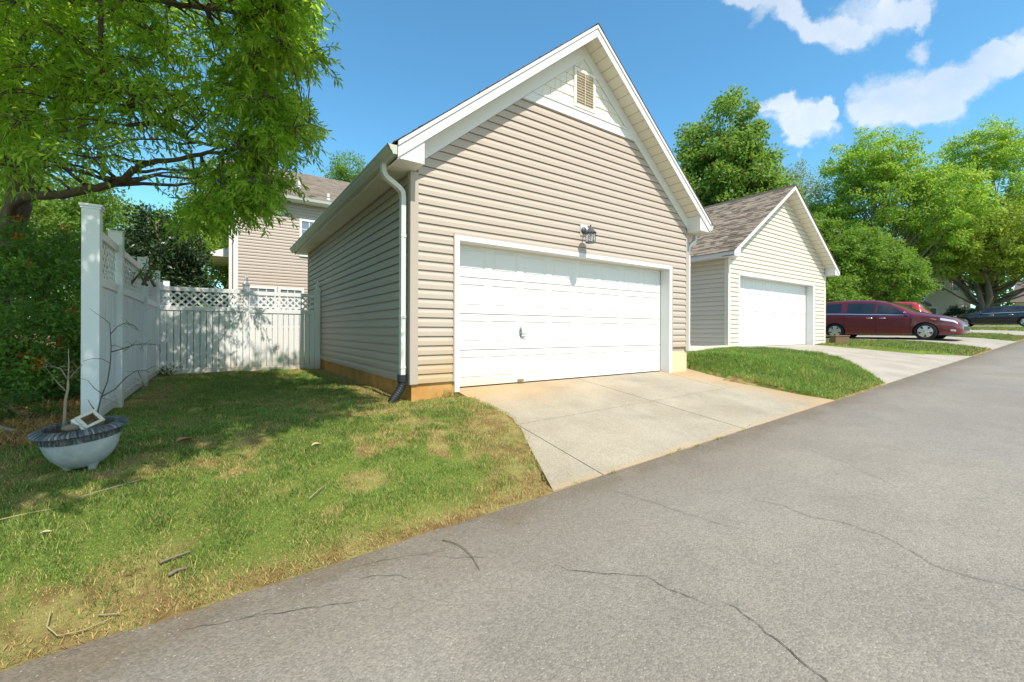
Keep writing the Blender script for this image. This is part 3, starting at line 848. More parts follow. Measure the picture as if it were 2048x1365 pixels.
# eave soffits along the side walls and their fascias
for side in (0, 1):
    X = (lambda x: x) if side == 0 else (lambda x: GW - x)
    mb = MB(); soffit_strip(mb, (X(-EX + .02), 0, ZS), (X(-EX + .02), GL, ZS), (X(0), GL, ZS), (X(0), 0, ZS), 62, .014)
    gpart(mb, 'soffit', M_offwhite)
    mb = MB(); xs = sorted((X(-EX), X(-EX + .02))); mb.box(xs[0], -OV + .02, ZS - .012, xs[1], GL + OV - .02, ZS + .165)
    gpart(mb, 'fascia', M_white)
# roof
CS = math.sqrt(1 + SL * SL)
roof = MB()
Lr = GL + 2 * OV + .05
for side in (0, 1):
    sx = 1 if side == 0 else -1
    x0 = -.345 if side == 0 else GW + .345
    z0 = z_top(-.345)
    def fr(u, s, n, x0=x0, z0=z0, sx=sx):
        return (x0 + sx * (s / CS) - sx * n * SL / CS, -OV - .025 + u, z0 + s * SL / CS + n / CS)
    shingles(roof, fr, Lr, (AX + .345) * CS, seed=3 + side)
roof_o = gpart(roof, 'roof', M_shingle)
mb = MB()
for k in range(36):
    y = -OV - .025 + k * .225
    a = .14
    mb.add([(AX - a, y, z_top(AX) - a * SL + .014), (AX, y, z_top(AX) + .020), (AX + a, y, z_top(AX) - a * SL + .014),
            (AX - a, y + .26, z_top(AX) - a * SL + .010), (AX, y + .26, z_top(AX) + .014), (AX + a, y + .26, z_top(AX) - a * SL + .010),
            (AX - a, y, z_top(AX) - a * SL), (AX, y, z_top(AX)), (AX + a, y, z_top(AX) - a * SL)],
           [(0, 1, 4, 3), (1, 2, 5, 4), (6, 7, 1, 0), (7, 8, 2, 1)])
mb.build('ridge_cap', M_shingle, roof_o)
# gutters (K profile) and downspouts
def gutter(x, sx, y0, y1, z):
    """x: back of the gutter; sx: direction it sticks out"""
    pr = [(0, 0), (.065, 0), (.075, .03), (.105, .055), (.112, .085), (.125, .10), (.125, .115), (.118, .115), (.112, .10), (.1, .085), (.094, .06), (.07, .036), (.06, .006), (.006, .006), (.006, .115), (0, .115)]
    mb = MB(); mb.prism([(x + sx * a, y0, z + b) for a, b in pr], (0, y1 - y0, 0))
    for y in (y0, y1 - .003):
        mb.prism([(x + sx * a, y, z + b) for a, b in pr[:7] + [(0, .115)]], (0, .003, 0))
    return mb
gpart(gutter(-EX - .002, -1, -OV + .0, GL + OV, ZS + .025), 'gutter', M_gutter)
gpart(gutter(GW + EX + .002, 1, -OV + .0, GL + OV, ZS + .025), 'gutter', M_gutter)
def downspout(path, w=.062, d=.085, mat=M_gutter, ribs=()):
    mb = MB()
    for a, b in zip(path[:-1], path[1:]): mb.bar(a, b, d, w, up=(1, 0, 0) if abs(Vector(b).z - Vector(a).z) > .02 else (0, 0, 1))
    return mb
def spout(x, sx, y, zt, zb):
    p = [Vector((x - sx * .0, y, zt)), Vector((x, y, zt - .10)), Vector((x + sx * .03, y, zt - .155)), Vector((x + sx * .20, y, zt - .26)), Vector((x + sx * .245, y, zt - .31)), Vector((x + sx * .255, y, zt - .38)), Vector((x + sx * .255, y, zb))]
    mb = MB()
    # rectangular pipe as a 4-sided tube
    P = []; 
    for i, q in enumerate(p):
        d = (p[min(i + 1, len(p) - 1)] - p[max(i - 1, 0)]).normalized(); a = Vector((0, 1, 0)); b = d.cross(a).normalized()
        wa, wb = .040, .030
        P += [q + a * i_ * wa + b * j_ * wb for i_, j_ in ((-1, -1), (1, -1), (1, 1), (-1, 1))]
    F = [(i * 4 + k, i * 4 + (k + 1) % 4, (i + 1) * 4 + (k + 1) % 4, (i + 1) * 4 + k) for i in range(len(p) - 1) for k in range(4)]
    mb.add(P, F)
    # crimp ribs on the elbow
    for i in range(1, 5):
        for f in (.2, .5, .8):
            q = p[i].lerp(p[i + 1], f) if i < 5 else p[i]; d = (p[i + 1] - p[i]).normalized()
            if i in (1, 3, 4): mb.bar(q - d * .004, q + d * .004, .086, .066, up=(0, 1, 0)) if False else mb.bar(q - d * .003, q + d * .003, .066, .086, up=(0, 1, 0))
    for z in (zb + .10, zb + .75, zb + 1.8):
        if z < zt - .5: mb.box(x + sx * .255 - .034, y - .046, z, x + sx * .255 + .034, y + .046, z + .03)
    return mb
ds = gpart(spout(-EX - .05, 1, .06, ZS + .03, .24), 'downspout', paint('downspout_white', (.66, .665, .63), .4, .45, .05, 5, grime=(.45, .45, .38), gamt=.35))
# black corrugated drain elbow under the spout
px = -EX - .05 + .255
path = [Vector((px, .06, .26)), Vector((px, .06, .17)), Vector((px, .055, .13)), Vector((px - .03, .04, .07)), Vector((px - .085, .015, .01)), Vector((px - .14, -.01, -.045)), Vector((px - .17, -.025, -.085))]
pp = []
for a, b in zip(path[:-1], path[1:]):
    for i in range(8): pp.append(a.lerp(b, i / 8))
pp.append(path[-1])
rad = [.062 if i < 10 else (.056 if (i % 3) else .047) for i in range(len(pp))]
mb = MB(); mb.tube(pp, rad, 14, cap=False)
mb.build('drain_hose', M_black, ds, smooth=60)
mb = MB(); gpart(spout(GW + EX + .05, -1, .06, ZS + .03, .43), 'downspout', M_white)

# ------------------------------------------------------------------ lantern on the near garage
lamp = thing('wall_lantern', 'dark grey lantern with glass sides fixed to tan siding above garage door', 'wall lamp', (3.04, -.02, 2.30))
lp = Matrix.Translation(-Vector(lamp.location))
def lpart(mb, name, mat, parent=None, **kw):
    o = mb.build(name, mat, parent or lamp, **kw)
    if parent is None: o.matrix_parent_inverse = lp
    return o
M_lamp = paint('lamp_pewter', (.075, .088, .105), .45, .5, .2, 40, metal=.2)
mb = MB(); mb.box(2.985, -.032, 2.45, 3.145, -.004, 2.635); mb.box(2.995, -.038, 2.46, 3.135, -.0325, 2.625)
lpart(mb, 'mounting_block', M_white, bevel=.003)
m = Matrix.Translation((3.05, -.039, 2.535)) @ Matrix.Rotation(R(90), 4, 'X')
mb = MB(); mb.lathe([(.062, 0), (.060, .012), (.045, .028), (.020, .034)], n=20, m=m); lpart(mb, 'back_plate', M_lamp, smooth=True)
LX, LY = 3.045, -.205
mb = MB(); mb.tube([(3.05, -.07, 2.53), (3.05, -.11, 2.515), (3.048, -.15, 2.53), (LX, LY + .01, 2.57), (LX, LY, 2.60)], [.012, .011, .010, .009, .009], 8); lpart(mb, 'arm', M_lamp, smooth=True)
mb = MB(); mb.lathe([(.100, 2.462), (.100, 2.470), (.070, 2.500), (.045, 2.530), (.028, 2.555), (.018, 2.565), (.010, 2.575), (.013, 2.59), (.007, 2.605)], c=(LX, LY, 0), n=12); lpart(mb, 'lamp_cap', M_lamp)
mb = MB(); mb.lathe([(.060, 2.295), (.086, 2.300), (.086, 2.312), (.078, 2.316)], c=(LX, LY, 0), n=12)
mb.lathe([(.088, 2.452), (.088, 2.463)], c=(LX, LY, 0), n=12)
for k in range(6):
    a = math.pi * 2 * k / 6 + .3
    mb.tube([(LX + .080 * math.cos(a), LY + .080 * math.sin(a), 2.31), (LX + .084 * math.cos(a), LY + .084 * math.sin(a), 2.455)], .005, 6)
lpart(mb, 'lamp_cage', M_lamp)
t = NT('lamp_glass'); p = t.bsdf((.9, .93, .93), .05, .5, trans=1.0)
g = t.n('ShaderNodeBsdfTransparent'); mx = t.n('ShaderNodeMixShader'); mx.inputs[0].default_value = .45; t.l(p, mx.inputs[1]); t.l(g.outputs[0], mx.inputs[2])
M_lglass = t.done(mx.outputs[0])
mb = MB(); mb.lathe([(.075, 2.316), (.078, 2.45)], c=(LX, LY, 0), n=24, cap=False); lpart(mb, 'lamp_glass', M_lglass, smooth=True)
mb = MB(); mb.lathe([(.014, 2.32), (.014, 2.355), (.024, 2.375), (.026, 2.40), (.010, 2.43)], c=(LX, LY, 0), n=12); lpart(mb, 'bulb', paint('bulb_white', (.8, .8, .78), .3, .5, .02), smooth=True)

# ------------------------------------------------------------------ the cream garage beyond
CX0, CX1, CY, CLn = 9.2, 15.62, .80, 6.6
CA = (CX0 + CX1) / 2; CSL = .667; CE = .32; COV = .34; CZS = 2.80
def cz_low(x): return CZS + CSL * ((CA - CX0) + CE - abs(x - CA))
g2 = thing('garage', 'cream-sided garage further along with white door and taupe shingle roof', 'garage', (CA, CY + CLn / 2, .39))
g2m = Matrix.Translation(-Vector(g2.location))
def cpart(mb, name, mat, **kw):
    o = mb.build(name, mat, g2, **kw); o.matrix_parent_inverse = g2m; return o
mb = MB(); mb.box(CX0 + .012, CY + .012, -.3, 9.70, CY + .22, .405); mb.box(14.70, CY + .012, -.3, CX1 - .012, CY + .22, .405)
mb.box(CX0 + .012, CY + .225, -.3, CX0 + .2, CY + CLn - .012, .405); mb.box(CX1 - .2, CY + .225, -.3, CX1 - .012, CY + CLn - .012, .405); mb.box(CX0 + .205, CY + CLn - .2, -.3, CX1 - .205, CY + CLn - .012, .405)
cpart(mb, 'foundation', M_found2)
mb = MB()
mb.box(CX0 + .02, CY + .02, .41, 9.68, CY + .1, 2.8); mb.box(14.72, CY + .02, .41, CX1 - .02, CY + .1, 2.8)
mb.prism([(CX0 + .02, CY + .02, 2.46), (CX1 - .02, CY + .02, 2.46), (CX1 - .02, CY + .02, 2.85), (CA, CY + .02, 4.95), (CX0 + .02, CY + .02, 2.85)], (0, .08, 0))
mb.box(CX0 + .02, CY + .11, .41, CX0 + .1, CY + CLn - .11, 2.8); mb.box(CX1 - .1, CY + .11, .41, CX1 - .02, CY + CLn - .11, 2.8)
mb.prism([(CX0 + .02, CY + CLn - .02, .41), (CX1 - .02, CY + CLn - .02, .41), (CX1 - .02, CY + CLn - .02, 2.85), (CA, CY + CLn - .02, 4.95), (CX0 + .02, CY + CLn - .02, 2.85)], (0, -.08, 0))
cpart(mb, 'wall_frame', M_creampost)
crk = lambda z: max(.085, (z - cz_low(CX0) - .03) / CSL)
mb = MB(); siding(mb, .41, 5.16, lambda z: CX0 + crk(z), lambda z: CX1 - crk(z), lambda u, o, z: (u, CY - o, z), h=.125, hole=(9.71, 14.70, 0, 2.465), prof=DUTCH); cpart(mb, 'siding', M_cream)
mb = MB(); siding(mb, .41, 2.8, lambda z: CY + .085, lambda z: CY + CLn - .085, lambda u, o, z: (CX0 - o, u, z), prof=DUTCH); cpart(mb, 'siding', M_cream)
mb = MB(); siding(mb, .41, 2.8, lambda z: CY + .085, lambda z: CY + CLn - .085, lambda u, o, z: (CX1 + o, u, z), prof=DUTCH); cpart(mb, 'siding', M_cream)
mb = MB(); siding(mb, .41, 5.16, lambda z: CX0 + crk(z), lambda z: CX1 - crk(z), lambda u, o, z: (u, CY + CLn + o, z), prof=DUTCH); cpart(mb, 'siding', M_cream)
for (x, y, sx, sy) in ((CX0, CY, 1, 1), (CX1, CY, -1, 1), (CX0, CY + CLn, 1, -1), (CX1, CY + CLn, -1, -1)):
    mb = MB(); X = sorted((x - sx * .022, x + sx * .09)); Y = sorted((y - sy * .022, y + sy * .02)); mb.box(X[0], Y[0], .40, X[1], Y[1], 2.8)
    X = sorted((x - sx * .022, x + sx * .02)); Y = sorted((y + sy * .0205, y + sy * .09)); mb.box(X[0], Y[0], .40, X[1], Y[1], 2.8)
    cpart(mb, 'corner_post', M_creampost, bevel=.004)
mb = MB(); mb.box(9.71, CY - .022, .36, 9.785, CY + .2, 2.465); mb.box(14.60, CY - .022, .36, 14.70, CY + .2, 2.465); mb.box(9.785, CY - .022, 2.385, 14.60, CY + .2, 2.465)
cpart(mb, 'door_frame', M_white, bevel=.003)
cd = panel_door('garage_door', 9.80, 14.585, .392, 2.46, CY + .205, M_door, g2, nx=8, nz=4); cd.matrix_parent_inverse = g2m
for (yw, s) in ((CY, -1), (CY + CLn, 1)):
    yf = yw + s * COV
    for side in (0, 1):
        X = (lambda x: x) if side == 0 else (lambda x: 2 * CA - x)
        mb = MB(); mb.prism([(X(CX0 - CE), yf - s * .018, cz_low(CX0 - CE)), (X(CA), yf - s * .018, cz_low(CA)), (X(CA), yf - s * .018, cz_low(CA) + .13), (X(CX0 - CE), yf - s * .018, cz_low(CX0 - CE) + .13)], (0, s * .018, 0))
        cpart(mb, 'rake_board', M_white)
        mb = MB(); zz = .025
        soffit_strip(mb, (X(CX0), yf - s * .019, cz_low(CX0) + zz), (X(CA), yf - s * .019, cz_low(CA) + zz), (X(CA), yw + s * .002, cz_low(CA) + zz), (X(CX0), yw + s * .002, cz_low(CX0) + zz), 18)
        cpart(mb, 'soffit', M_offwhite)
        mb = MB(); mb.prism([(X(CX0 - CE), yf - s * .019, CZS), (X(CX0 + .03), yf - s * .019, CZS), (X(CX0 + .03), yf - s * .019, cz_low(CX0 + .03) + .02), (X(CX0 - CE), yf - s * .019, CZS + .02)], (0, -s * (COV - .022), 0))
        cpart(mb, 'eave_return', M_white)
for side in (0, 1):
    X = (lambda x: x) if side == 0 else (lambda x: 2 * CA - x)
    mb = MB(); soffit_strip(mb, (X(CX0 - CE + .02), CY, CZS), (X(CX0 - CE + .02), CY + CLn, CZS), (X(CX0), CY + CLn, CZS), (X(CX0), CY, CZS), 40); cpart(mb, 'soffit', M_offwhite)
    mb = MB(); xs = sorted((X(CX0 - CE), X(CX0 - CE + .02))); mb.box(xs[0], CY - COV + .02, CZS - .012, xs[1], CY + CLn + COV - .02, CZS + .135); cpart(mb, 'fascia', M_white)
roof = MB(); cs = math.sqrt(1 + CSL ** 2); zt0 = cz_low(CX0 - CE) + .135
for side in (0, 1):
    sx = 1 if side == 0 else -1; x0 = CX0 - CE - .03 if side == 0 else CX1 + CE + .03
    def fr(u, s, n, x0=x0, sx=sx): return (x0 + sx * (s / cs) - sx * n * CSL / cs, CY - COV - .02 + u, zt0 - .03 * CSL + s * CSL / cs + n / cs)
    shingles(roof, fr, CLn + 2 * COV + .04, (CA - CX0 + CE + .03) * cs, seed=21 + side, tmul=1.5)
r2 = cpart(roof, 'roof', M_shingle2)
mb = MB()
for k in range(32):
    y = CY - COV - .02 + k * .225; a = .15; zt = zt0 + CSL * (CA - CX0 + CE) 
    mb.add([(CA - a, y, zt - a * CSL + .016), (CA, y, zt + .034), (CA + a, y, zt - a * CSL + .016), (CA - a, y + .26, zt - a * CSL + .010), (CA, y + .26, zt + .022), (CA + a, y + .26, zt - a * CSL + .01), (CA - a, y, zt - a * CSL), (CA, y, zt + .01), (CA + a, y, zt - a * CSL)],
           [(0, 1, 4, 3), (1, 2, 5, 4), (6, 7, 1, 0), (7, 8, 2, 1)])
mb.build('ridge_cap', paint('ridge_dark', (.09, .078, .068), .95, .15, .2, 30), r2)
# raised slab between the two garages, with its curb
mb = MB(); mb.box(GW + .01, .86, -.2, CX0 - .03, 7.8, .425)
o = mb.build('patio_slab', paint('slab_grey', (.42, .41, .40), .9, .2, .06, 3)); tag(o, kind='structure')
mb = MB(); mb.box(GW + .035, .775, -.2, CX0 - .03, .855, .455)
o = mb.build('patio_curb', paint('curb_cream', (.70, .66, .58), .85, .2, .04, 3)); tag(o, kind='structure')

# ------------------------------------------------------------------ the tan house behind
HX0, HX1, HY, HZ = -1.49, 9.0, 14.5, 6.12
house = thing('house', 'two-storey tan-sided house standing behind the white fence', 'house', (4, HY + 4, 0))
hm = Matrix.Translation(-Vector(house.location))
def hpart(mb, name, mat, parent=None, **kw):
    o = mb.build(name, mat, parent or house, **kw)
    if parent is None: o.matrix_parent_inverse = hm
    return o
HD = 8.5
mb = MB(); mb.box(HX0 + .02, HY + .02, -.3, HX1, HY + HD, HZ); hpart(mb, 'wall', M_tanpost)
mb = MB(); siding(mb, -.1, HZ, lambda z: HX0 + .1, lambda z: HX1, lambda u, o, z: (u, HY - o, z)); hpart(mb, 'siding', M_tan)
mb = MB(); siding(mb, -.1, HZ, lambda z: HY + .1, lambda z: HY + HD, lambda u, o, z: (HX0 - o, u, z)); hpart(mb, 'siding', M_tan)
mb = MB(); mb.box(HX0 - .024, HY - .024, -.1, HX0 + .13, HY + .02, HZ); mb.box(HX0 - .024, HY + .0205, -.1, HX0 + .02, HY + .13, HZ); hpart(mb, 'corner_post', M_white)
ridge_y, ridge_z = HY + 4.2, HZ + 2.55
roof = MB()
hs = math.hypot(ridge_y - HY + .4, ridge_z - HZ)
def fr(u, s, n): 
    k = s / hs; return (HX0 - .3 + u, HY - .4 + (ridge_y - HY + .4) * k, HZ + .12 + (ridge_z - HZ) * k + n)
shingles(roof, fr, HX1 - HX0 + .3, hs, seed=31, exp=.145, tab=.3)
def fr(u, s, n): 
    k = s / hs; return (HX0 - .3 + u, HY + HD + .3 - (HY + HD + .3 - ridge_y) * k, HZ + .12 + (ridge_z - HZ) * k + n)
roof.quad(fr(0, 0, 0), fr(HX1 - HX0 + .3, 0, 0), fr(HX1 - HX0 + .3, hs, 0), fr(0, hs, 0))
roof.prism([(HX0 - .28, HY - .3, HZ + .1), (HX0 - .28, HY + HD + .2, HZ + .1), (HX0 - .28, ridge_y, ridge_z + .08)], (.2, 0, 0))
hroof = hpart(roof, 'roof', M_shingle3)
for (x, k, h) in ((.98, .36, .30), (1.95, .10, .26)):
    y = HY - .4 + (ridge_y - HY + .4) * k; z = HZ + .12 + (ridge_z - HZ) * k
    mb = MB(); mb.lathe([(.085, -.08), (.085, .0), (.064, .05)], c=(x, y, z), n=12); mb.lathe([(.062, .10), (.062, h)], c=(x, y, z), n=12)
    mb.build('vent_pipe', paint('pipe', (.62, .62, .60), .5, .4, .05), hroof)
mb = MB(); mb.box(HX0 - .3, HY - .42, HZ - .02, HX1, HY - .40, HZ + .14); mb.box(HX0 - .3, HY - .395, HZ - .02, HX1, HY - .03, HZ - .005); hpart(mb, 'fascia', M_white)
mb = MB(); mb.prism([(HX0 - .3, HY - .425, HZ + .02), (HX0 - .3, HY - .50, HZ + .02), (HX0 - .3, HY - .54, HZ + .12), (HX0 - .3, HY - .425, HZ + .13)], (HX1 - HX0, 0, 0)); hpart(mb, 'gutter', M_white)
t = NT('window_glass'); M_glass = t.done(t.bsdf(t.mix(t.noise(1.4, 3), (.10, .14, .19), (.22, .27, .33)), .06, .8))
t = NT('far_glass'); M_farglass = t.done(t.bsdf(t.mix(t.noise(1.0, 3), (.05, .07, .06), (.12, .15, .13)), .25, .4))
def window(x0, x1, z0, z1, nx=2, nz=2, blind=.0):
    mb = MB(); y = HY - .03; e = .09
    mb.box(x0, y - .03, z0, x0 + e, y + .03, z1); mb.box(x1 - e, y - .03, z0, x1, y + .03, z1); mb.box(x0 + e, y - .03, z1 - e, x1 - e, y + .03, z1); mb.box(x0 + e, y - .04, z0, x1 - e, y + .03, z0 + e)
    zm = (z0 + z1) / 2; mb.box(x0 + e, y - .022, zm - .03, x1 - e, y + .02, zm + .03)
    for a, b in ((z0 + e, zm - .03), (zm + .03, z1 - e)):
        for i in range(1, nx): x = x0 + e + (x1 - x0 - 2 * e) * i / nx; mb.box(x - .014, y - .014, a, x + .014, y + .01, b)
        for j in range(1, nz): z = a + (b - a) * j / nz; mb.box(x0 + e, y - .012, z - .014, x1 - e, y + .008, z + .014)
    w = hpart(mb, 'window', M_white)
    mb = MB(); mb.quad((x0 + e, y, z0 + e), (x1 - e, y, z0 + e), (x1 - e, y, z1 - e), (x0 + e, y, z1 - e)); mb.build('pane', M_glass, w)
window(.80, 1.85, 3.90, 5.48, 3, 2); window(4.0, 5.0, 3.9, 5.45, 3, 2)
window(-1.05, -.02, .9, 2.56, 3, 2); window(.02, .98, .9, 2.56, 3, 2)
window(1.35, 2.4, .9, 2.56, 3, 2)
# small lean-to on the left of the house with its own gutter and pipe
mb = MB(); mb.prism([(HX0 - .03, HY + 1.2, 4.25), (HX0 - .75, HY + 1.2, 3.95), (HX0 - .75, HY + 1.2, 3.80), (HX0 - .03, HY + 1.2, 3.80)], (0, 5, 0)); hpart(mb, 'porch_roof', M_white)
mb = MB(); mb.box(HX0 - .16, HY + .25, -.1, HX0 - .05, HY + .33, HZ - .05); hpart(mb, 'downspout', M_white)

# ================================================================== FENCES
M_vinyl = paint('vinyl_white', (.76, .77, .78), .38, .45, .03, 3, grime=(.60, .55, .42), gamt=.10)
M_vinyl_low = stained('vinyl_white_muddy', (.76, .77, .78), (.52, .40, .24), -.12, .22, amt=.55)
def lattice(mb, o, ux, w, z0, z1, depth=.010, step=.105, sw=.036):
    """two crossing layers of thin strips in the rectangle o .. o+ux*w, z0..z1"""
    nrm = Vector((-ux.y, ux.x, 0)); H = z1 - z0
    for sgn in (1, -1):
        c = -H
        while c < w + H:
            # line u = c + (z-z0)*sgn , clipped
            pts = []
            for z in (0, H):
                pass
            u0, u1 = (c, c + H) if sgn > 0 else (c + H, c)
            za, zb = 0.0, H
            du = u1 - u0
            t0, t1 = 0.0, 1.0
            for (lo, hi) in ((0, w),):
                ta, tb = (lo - u0) / du, (hi - u0) / du
                if ta > tb: ta, tb = tb, ta
                t0, t1 = max(t0, ta), min(t1, tb)
            if t1 - t0 > .04:
                A = o + ux * (u0 + du * t0) + Vector((0, 0, z0 + H * t0)) + nrm * (sgn * depth * .28)
                B = o + ux * (u0 + du * t1) + Vector((0, 0, z0 + H * t1)) + nrm * (sgn * depth * .28)
                mb.bar(A, B, sw, depth * .5, up=nrm)
            c += step * 1.25
def fence_panel(root, inv, a, b, zb, zt, lat=.30, picket=.152, gap=.0, thick=.022):
    """one panel between two posts: rails, boards and a lattice top"""
    a, b = Vector((a[0], a[1], 0)), Vector((b[0], b[1], 0)); L = (b - a).length; u = (b - a).normalized(); nrm = Vector((-u.y, u.x, 0))
    def P(mb, name, mat=M_vinyl, **kw):
        o = mb.build(name, mat, root, **kw); o.matrix_parent_inverse = inv; return o
    up = Vector((0, 0, 1))
    for (z0, z1, t) in ((zt - .085, zt, .055), (zt - .085 - lat - .095, zt - .085 - lat, .055)):
        mb = MB(); mb.bar(a + up * ((z0 + z1) / 2), b + up * ((z0 + z1) / 2), t, z1 - z0); P(mb, 'rail', bevel=.004)
    mb = MB(); mb.bar(a + up * (zb + .05), b + up * (zb + .05), .05, .10); P(mb, 'rail', M_vinyl_low, bevel=.004)
    mb = MB(); lattice(mb, a + u * .03, u, L - .06, zt - .085 - lat, zt - .085); P(mb, 'lattice')
    mb = MB(); zr = zt - .085 - lat - .095; n = max(1, int(round(L / picket))); w = L / n
    for i in range(n):
        p = a + u * (i * w + gap / 2 + .002); q = a + u * ((i + 1) * w - gap / 2 - .002)
        j = random.Random(i * 7 + int(L * 100)).uniform(-.002, .002)
        z0 = zb + (.10 if gap < .003 else -.02)
        mb.bar(p + up * ((z0 + zr) / 2) + nrm * j, q + up * ((z0 + zr) / 2) + nrm * j, thick, zr - z0)
        if gap < .003:    # tongue-and-groove beads
            for f in (.34, .67): mb.bar(p.lerp(q, f) + up * (z0 + .02) - nrm * .012, p.lerp(q, f) + up * (zr - .02) - nrm * .012, .004, .006, up=nrm)
    P(mb, 'boards', M_vinyl_low, bevel=.003)
def post(root, inv, x, y, zb, zt, s=.125, cap='flat'):
    mb = MB(); h = s / 2; mb.box(x - h, y - h, zb, x + h, y + h, zt)
    o = mb.build('post', M_vinyl_low, root, bevel=.006, segs=2); o.matrix_parent_inverse = inv
    mb = MB()
    if cap == 'flat':
        mb.box(x - h - .016, y - h - .016, zt + .001, x + h + .016, y + h + .016, zt + .022); mb.add([(x - h - .016, y - h - .016, zt + .022), (x + h + .016, y - h - .016, zt + .022), (x + h + .016, y + h + .016, zt + .022), (x - h - .016, y + h + .016, zt + .022), (x, y, zt + .035)], [(0, 1, 4), (1, 2, 4), (2, 3, 4), (3, 0, 4)])
        mb.box(x - h - .008, y - h - .008, zt - .02, x + h + .008, y + h + .008, zt - .001)
    elif cap == 'low':
        mb.box(x - h - .004, y - h - .004, zt + .001, x + h + .004, y + h + .004, zt + .012)
    else:            # moulded gothic finial
        mb.box(x - h - .014, y - h - .014, zt + .001, x + h + .014, y + h + .014, zt + .022)
        prof = [(h * 1.35, .022), (h * 1.2, .05), (h * .62, .085), (h * .50, .10), (h * .78, .125), (h * .84, .15), (h * .66, .185), (h * .30, .22), (.004, .245)]
        m = Matrix.Translation((x, y, zt)) @ Matrix.Rotation(R(45), 4, 'Z')
        mb.lathe(prof, n=4, m=m)
    mb.build('post_cap', M_vinyl, o)
FX = -3.06
f1 = thing('fence', 'tall white vinyl privacy fence running back from the thick post beside the planter', 'fence', (FX, 3, 0))
i1 = Matrix.Translation(-Vector(f1.location))
posts = [(.33, 1.995, 'flat'), (1.56, 1.985, 'low'), (3.85, 1.99, 'low'), (5.70, 1.985, 'low'), (8.0, 1.99, 'low'), (10.3, 1.99, 'low')]
for y, zt, cap in posts: post(f1, i1, FX, y, -.45, zt, .128, cap)
for (a, _, _), (b, _, _) in zip(posts[:-1], posts[1:]):
    fence_panel(f1, i1, (FX, a + .066), (FX, b - .066), -.06, 1.83, lat=.38)
f2 = thing('fence', 'lower white picket fence with lattice top, closing the gap to the tan garage', 'fence', (-1.5, 5.72, 0))
i2 = Matrix.Translation(-Vector(f2.location))
fy = 5.72
post(f2, i2, -1.53, fy, -.4, 1.80, .118, 'gothic'); post(f2, i2, -.085, fy, -.4, 1.75, .118, 'gothic')
fence_panel(f2, i2, (FX + .066, fy), (-1.592, fy), -.07, 1.70, lat=.30, picket=.112, gap=.009)
fence_panel(f2, i2, (-1.468, fy), (-.147, fy), -.10, 1.68, lat=.30, picket=.112, gap=.009)

# ================================================================== THE PLANTER
PX, PY, PZ = -2.855, -1.06, -.130
pot = thing('planter', 'large pale blue-grey glazed planter with dark ribbed rim and dark band', 'plant pot', (PX, PY, PZ))
pot.rotation_euler = (R(3.0), R(-4.5), 0)
t = NT('glaze'); n_ = t.noise(7, 6, .65)
M_glaze = t.done(t.bsdf(t.mix(t.ramp(n_, .35, .7), (.37, .40, .42), (.53, .55, .56)), .30, .5, bump=t.noise(40, 4), bdist=.002))
t = NT('rim')
tcr = t.n('ShaderNodeTexCoord'); sr = t.n('ShaderNodeSeparateXYZ'); t.l(tcr.outputs['Object'], sr.inputs[0])
ang = t.math('ARCTAN2', sr.outputs[1], sr.outputs[0]); cb = t.n('ShaderNodeCombineXYZ'); t.l(t.math('MULTIPLY', ang, 26.0), cb.inputs[0]); t.l(t.math('MULTIPLY', sr.outputs[2], 12.0), cb.inputs[1])
streak = t.noise(1.0, 4, .6, cb.outputs[0])
M_rim = t.done(t.bsdf(t.mix(t.ramp(streak, .42, .72), (.040, .045, .055), (.25, .27, .29)), .42, .45, bump=t.noise(50, 4), bdist=.003))
mb = MB(); mb.lathe([(.085, .0), (.105, .012), (.13, .03), (.165, .075), (.190, .125), (.202, .17), (.207, .20)], n=48)
mb.build('bowl', M_glaze, pot, smooth=True)
for k in range(3):
    mb = MB(); a = 2 * math.pi * k / 3 - .9; mb.lathe([(.022, -.02), (.026, .0), (.04, .025)], c=(.085 * math.cos(a), .10 * math.sin(a), 0), n=12)
    mb.build('foot', M_glaze, pot, smooth=True)
mb = MB(); mb.lathe([(.2075, .201), (.213, .203), (.214, .243), (.209, .246)], n=48, cap=False)
for k in range(30):
    a = 2 * math.pi * k / 30
    m = Matrix.Translation((.213 * math.cos(a), .213 * math.sin(a), .222)) @ Matrix.Rotation(a, 4, 'Z') @ Matrix.Rotation(R(25), 4, 'X')
    mb.box(-.004, -.012, -.013, .005, .012, .013, m=m); mb.box(-.004, -.02, .004, .004, -.008, .017, m=m)
mb.build('relief_band', M_rim, pot)
mb = MB(); N = 144; prof = [(.205, .246), (.240, .250), (.252, .258), (.250, .270), (.215, .288), (.190, .290), (.186, .272), (.19, .24)]
P = []
for i, (r, z) in enumerate(prof):
    for k in range(N):
        a = 2 * math.pi * k / N; rr_ = r
        bump = .0035 * (1 if (k % 3) else -1) if i in (2, 3, 4) else 0
        P.append(((rr_ + bump) * math.cos(a), (rr_ + bump) * math.sin(a), z + (bump * .8 if i in (3, 4) else 0)))
mb.add(P, [(i * N + k, i * N + (k + 1) % N, (i + 1) * N + (k + 1) % N, (i + 1) * N + k) for i in range(len(prof) - 1) for k in range(N)])
mb.build('rim', M_rim, pot, smooth=60)
t = NT('potting_soil'); M_soil = t.done(t.bsdf(t.mix(t.ramp(t.noise(35, 6, .7), .3, .7), (.05, .032, .02), (.25, .16, .085)), .95, .1, bump=t.noise(60, 5), bdist=.02))
mb = MB()
P = [(0, 0, .262)]
for j in range(1, 7):
    for k in range(24):
        a = 2 * math.pi * k / 24; r = .188 * j / 6; P.append((r * math.cos(a), r * math.sin(a), .258 + random.uniform(-.008, .010)))
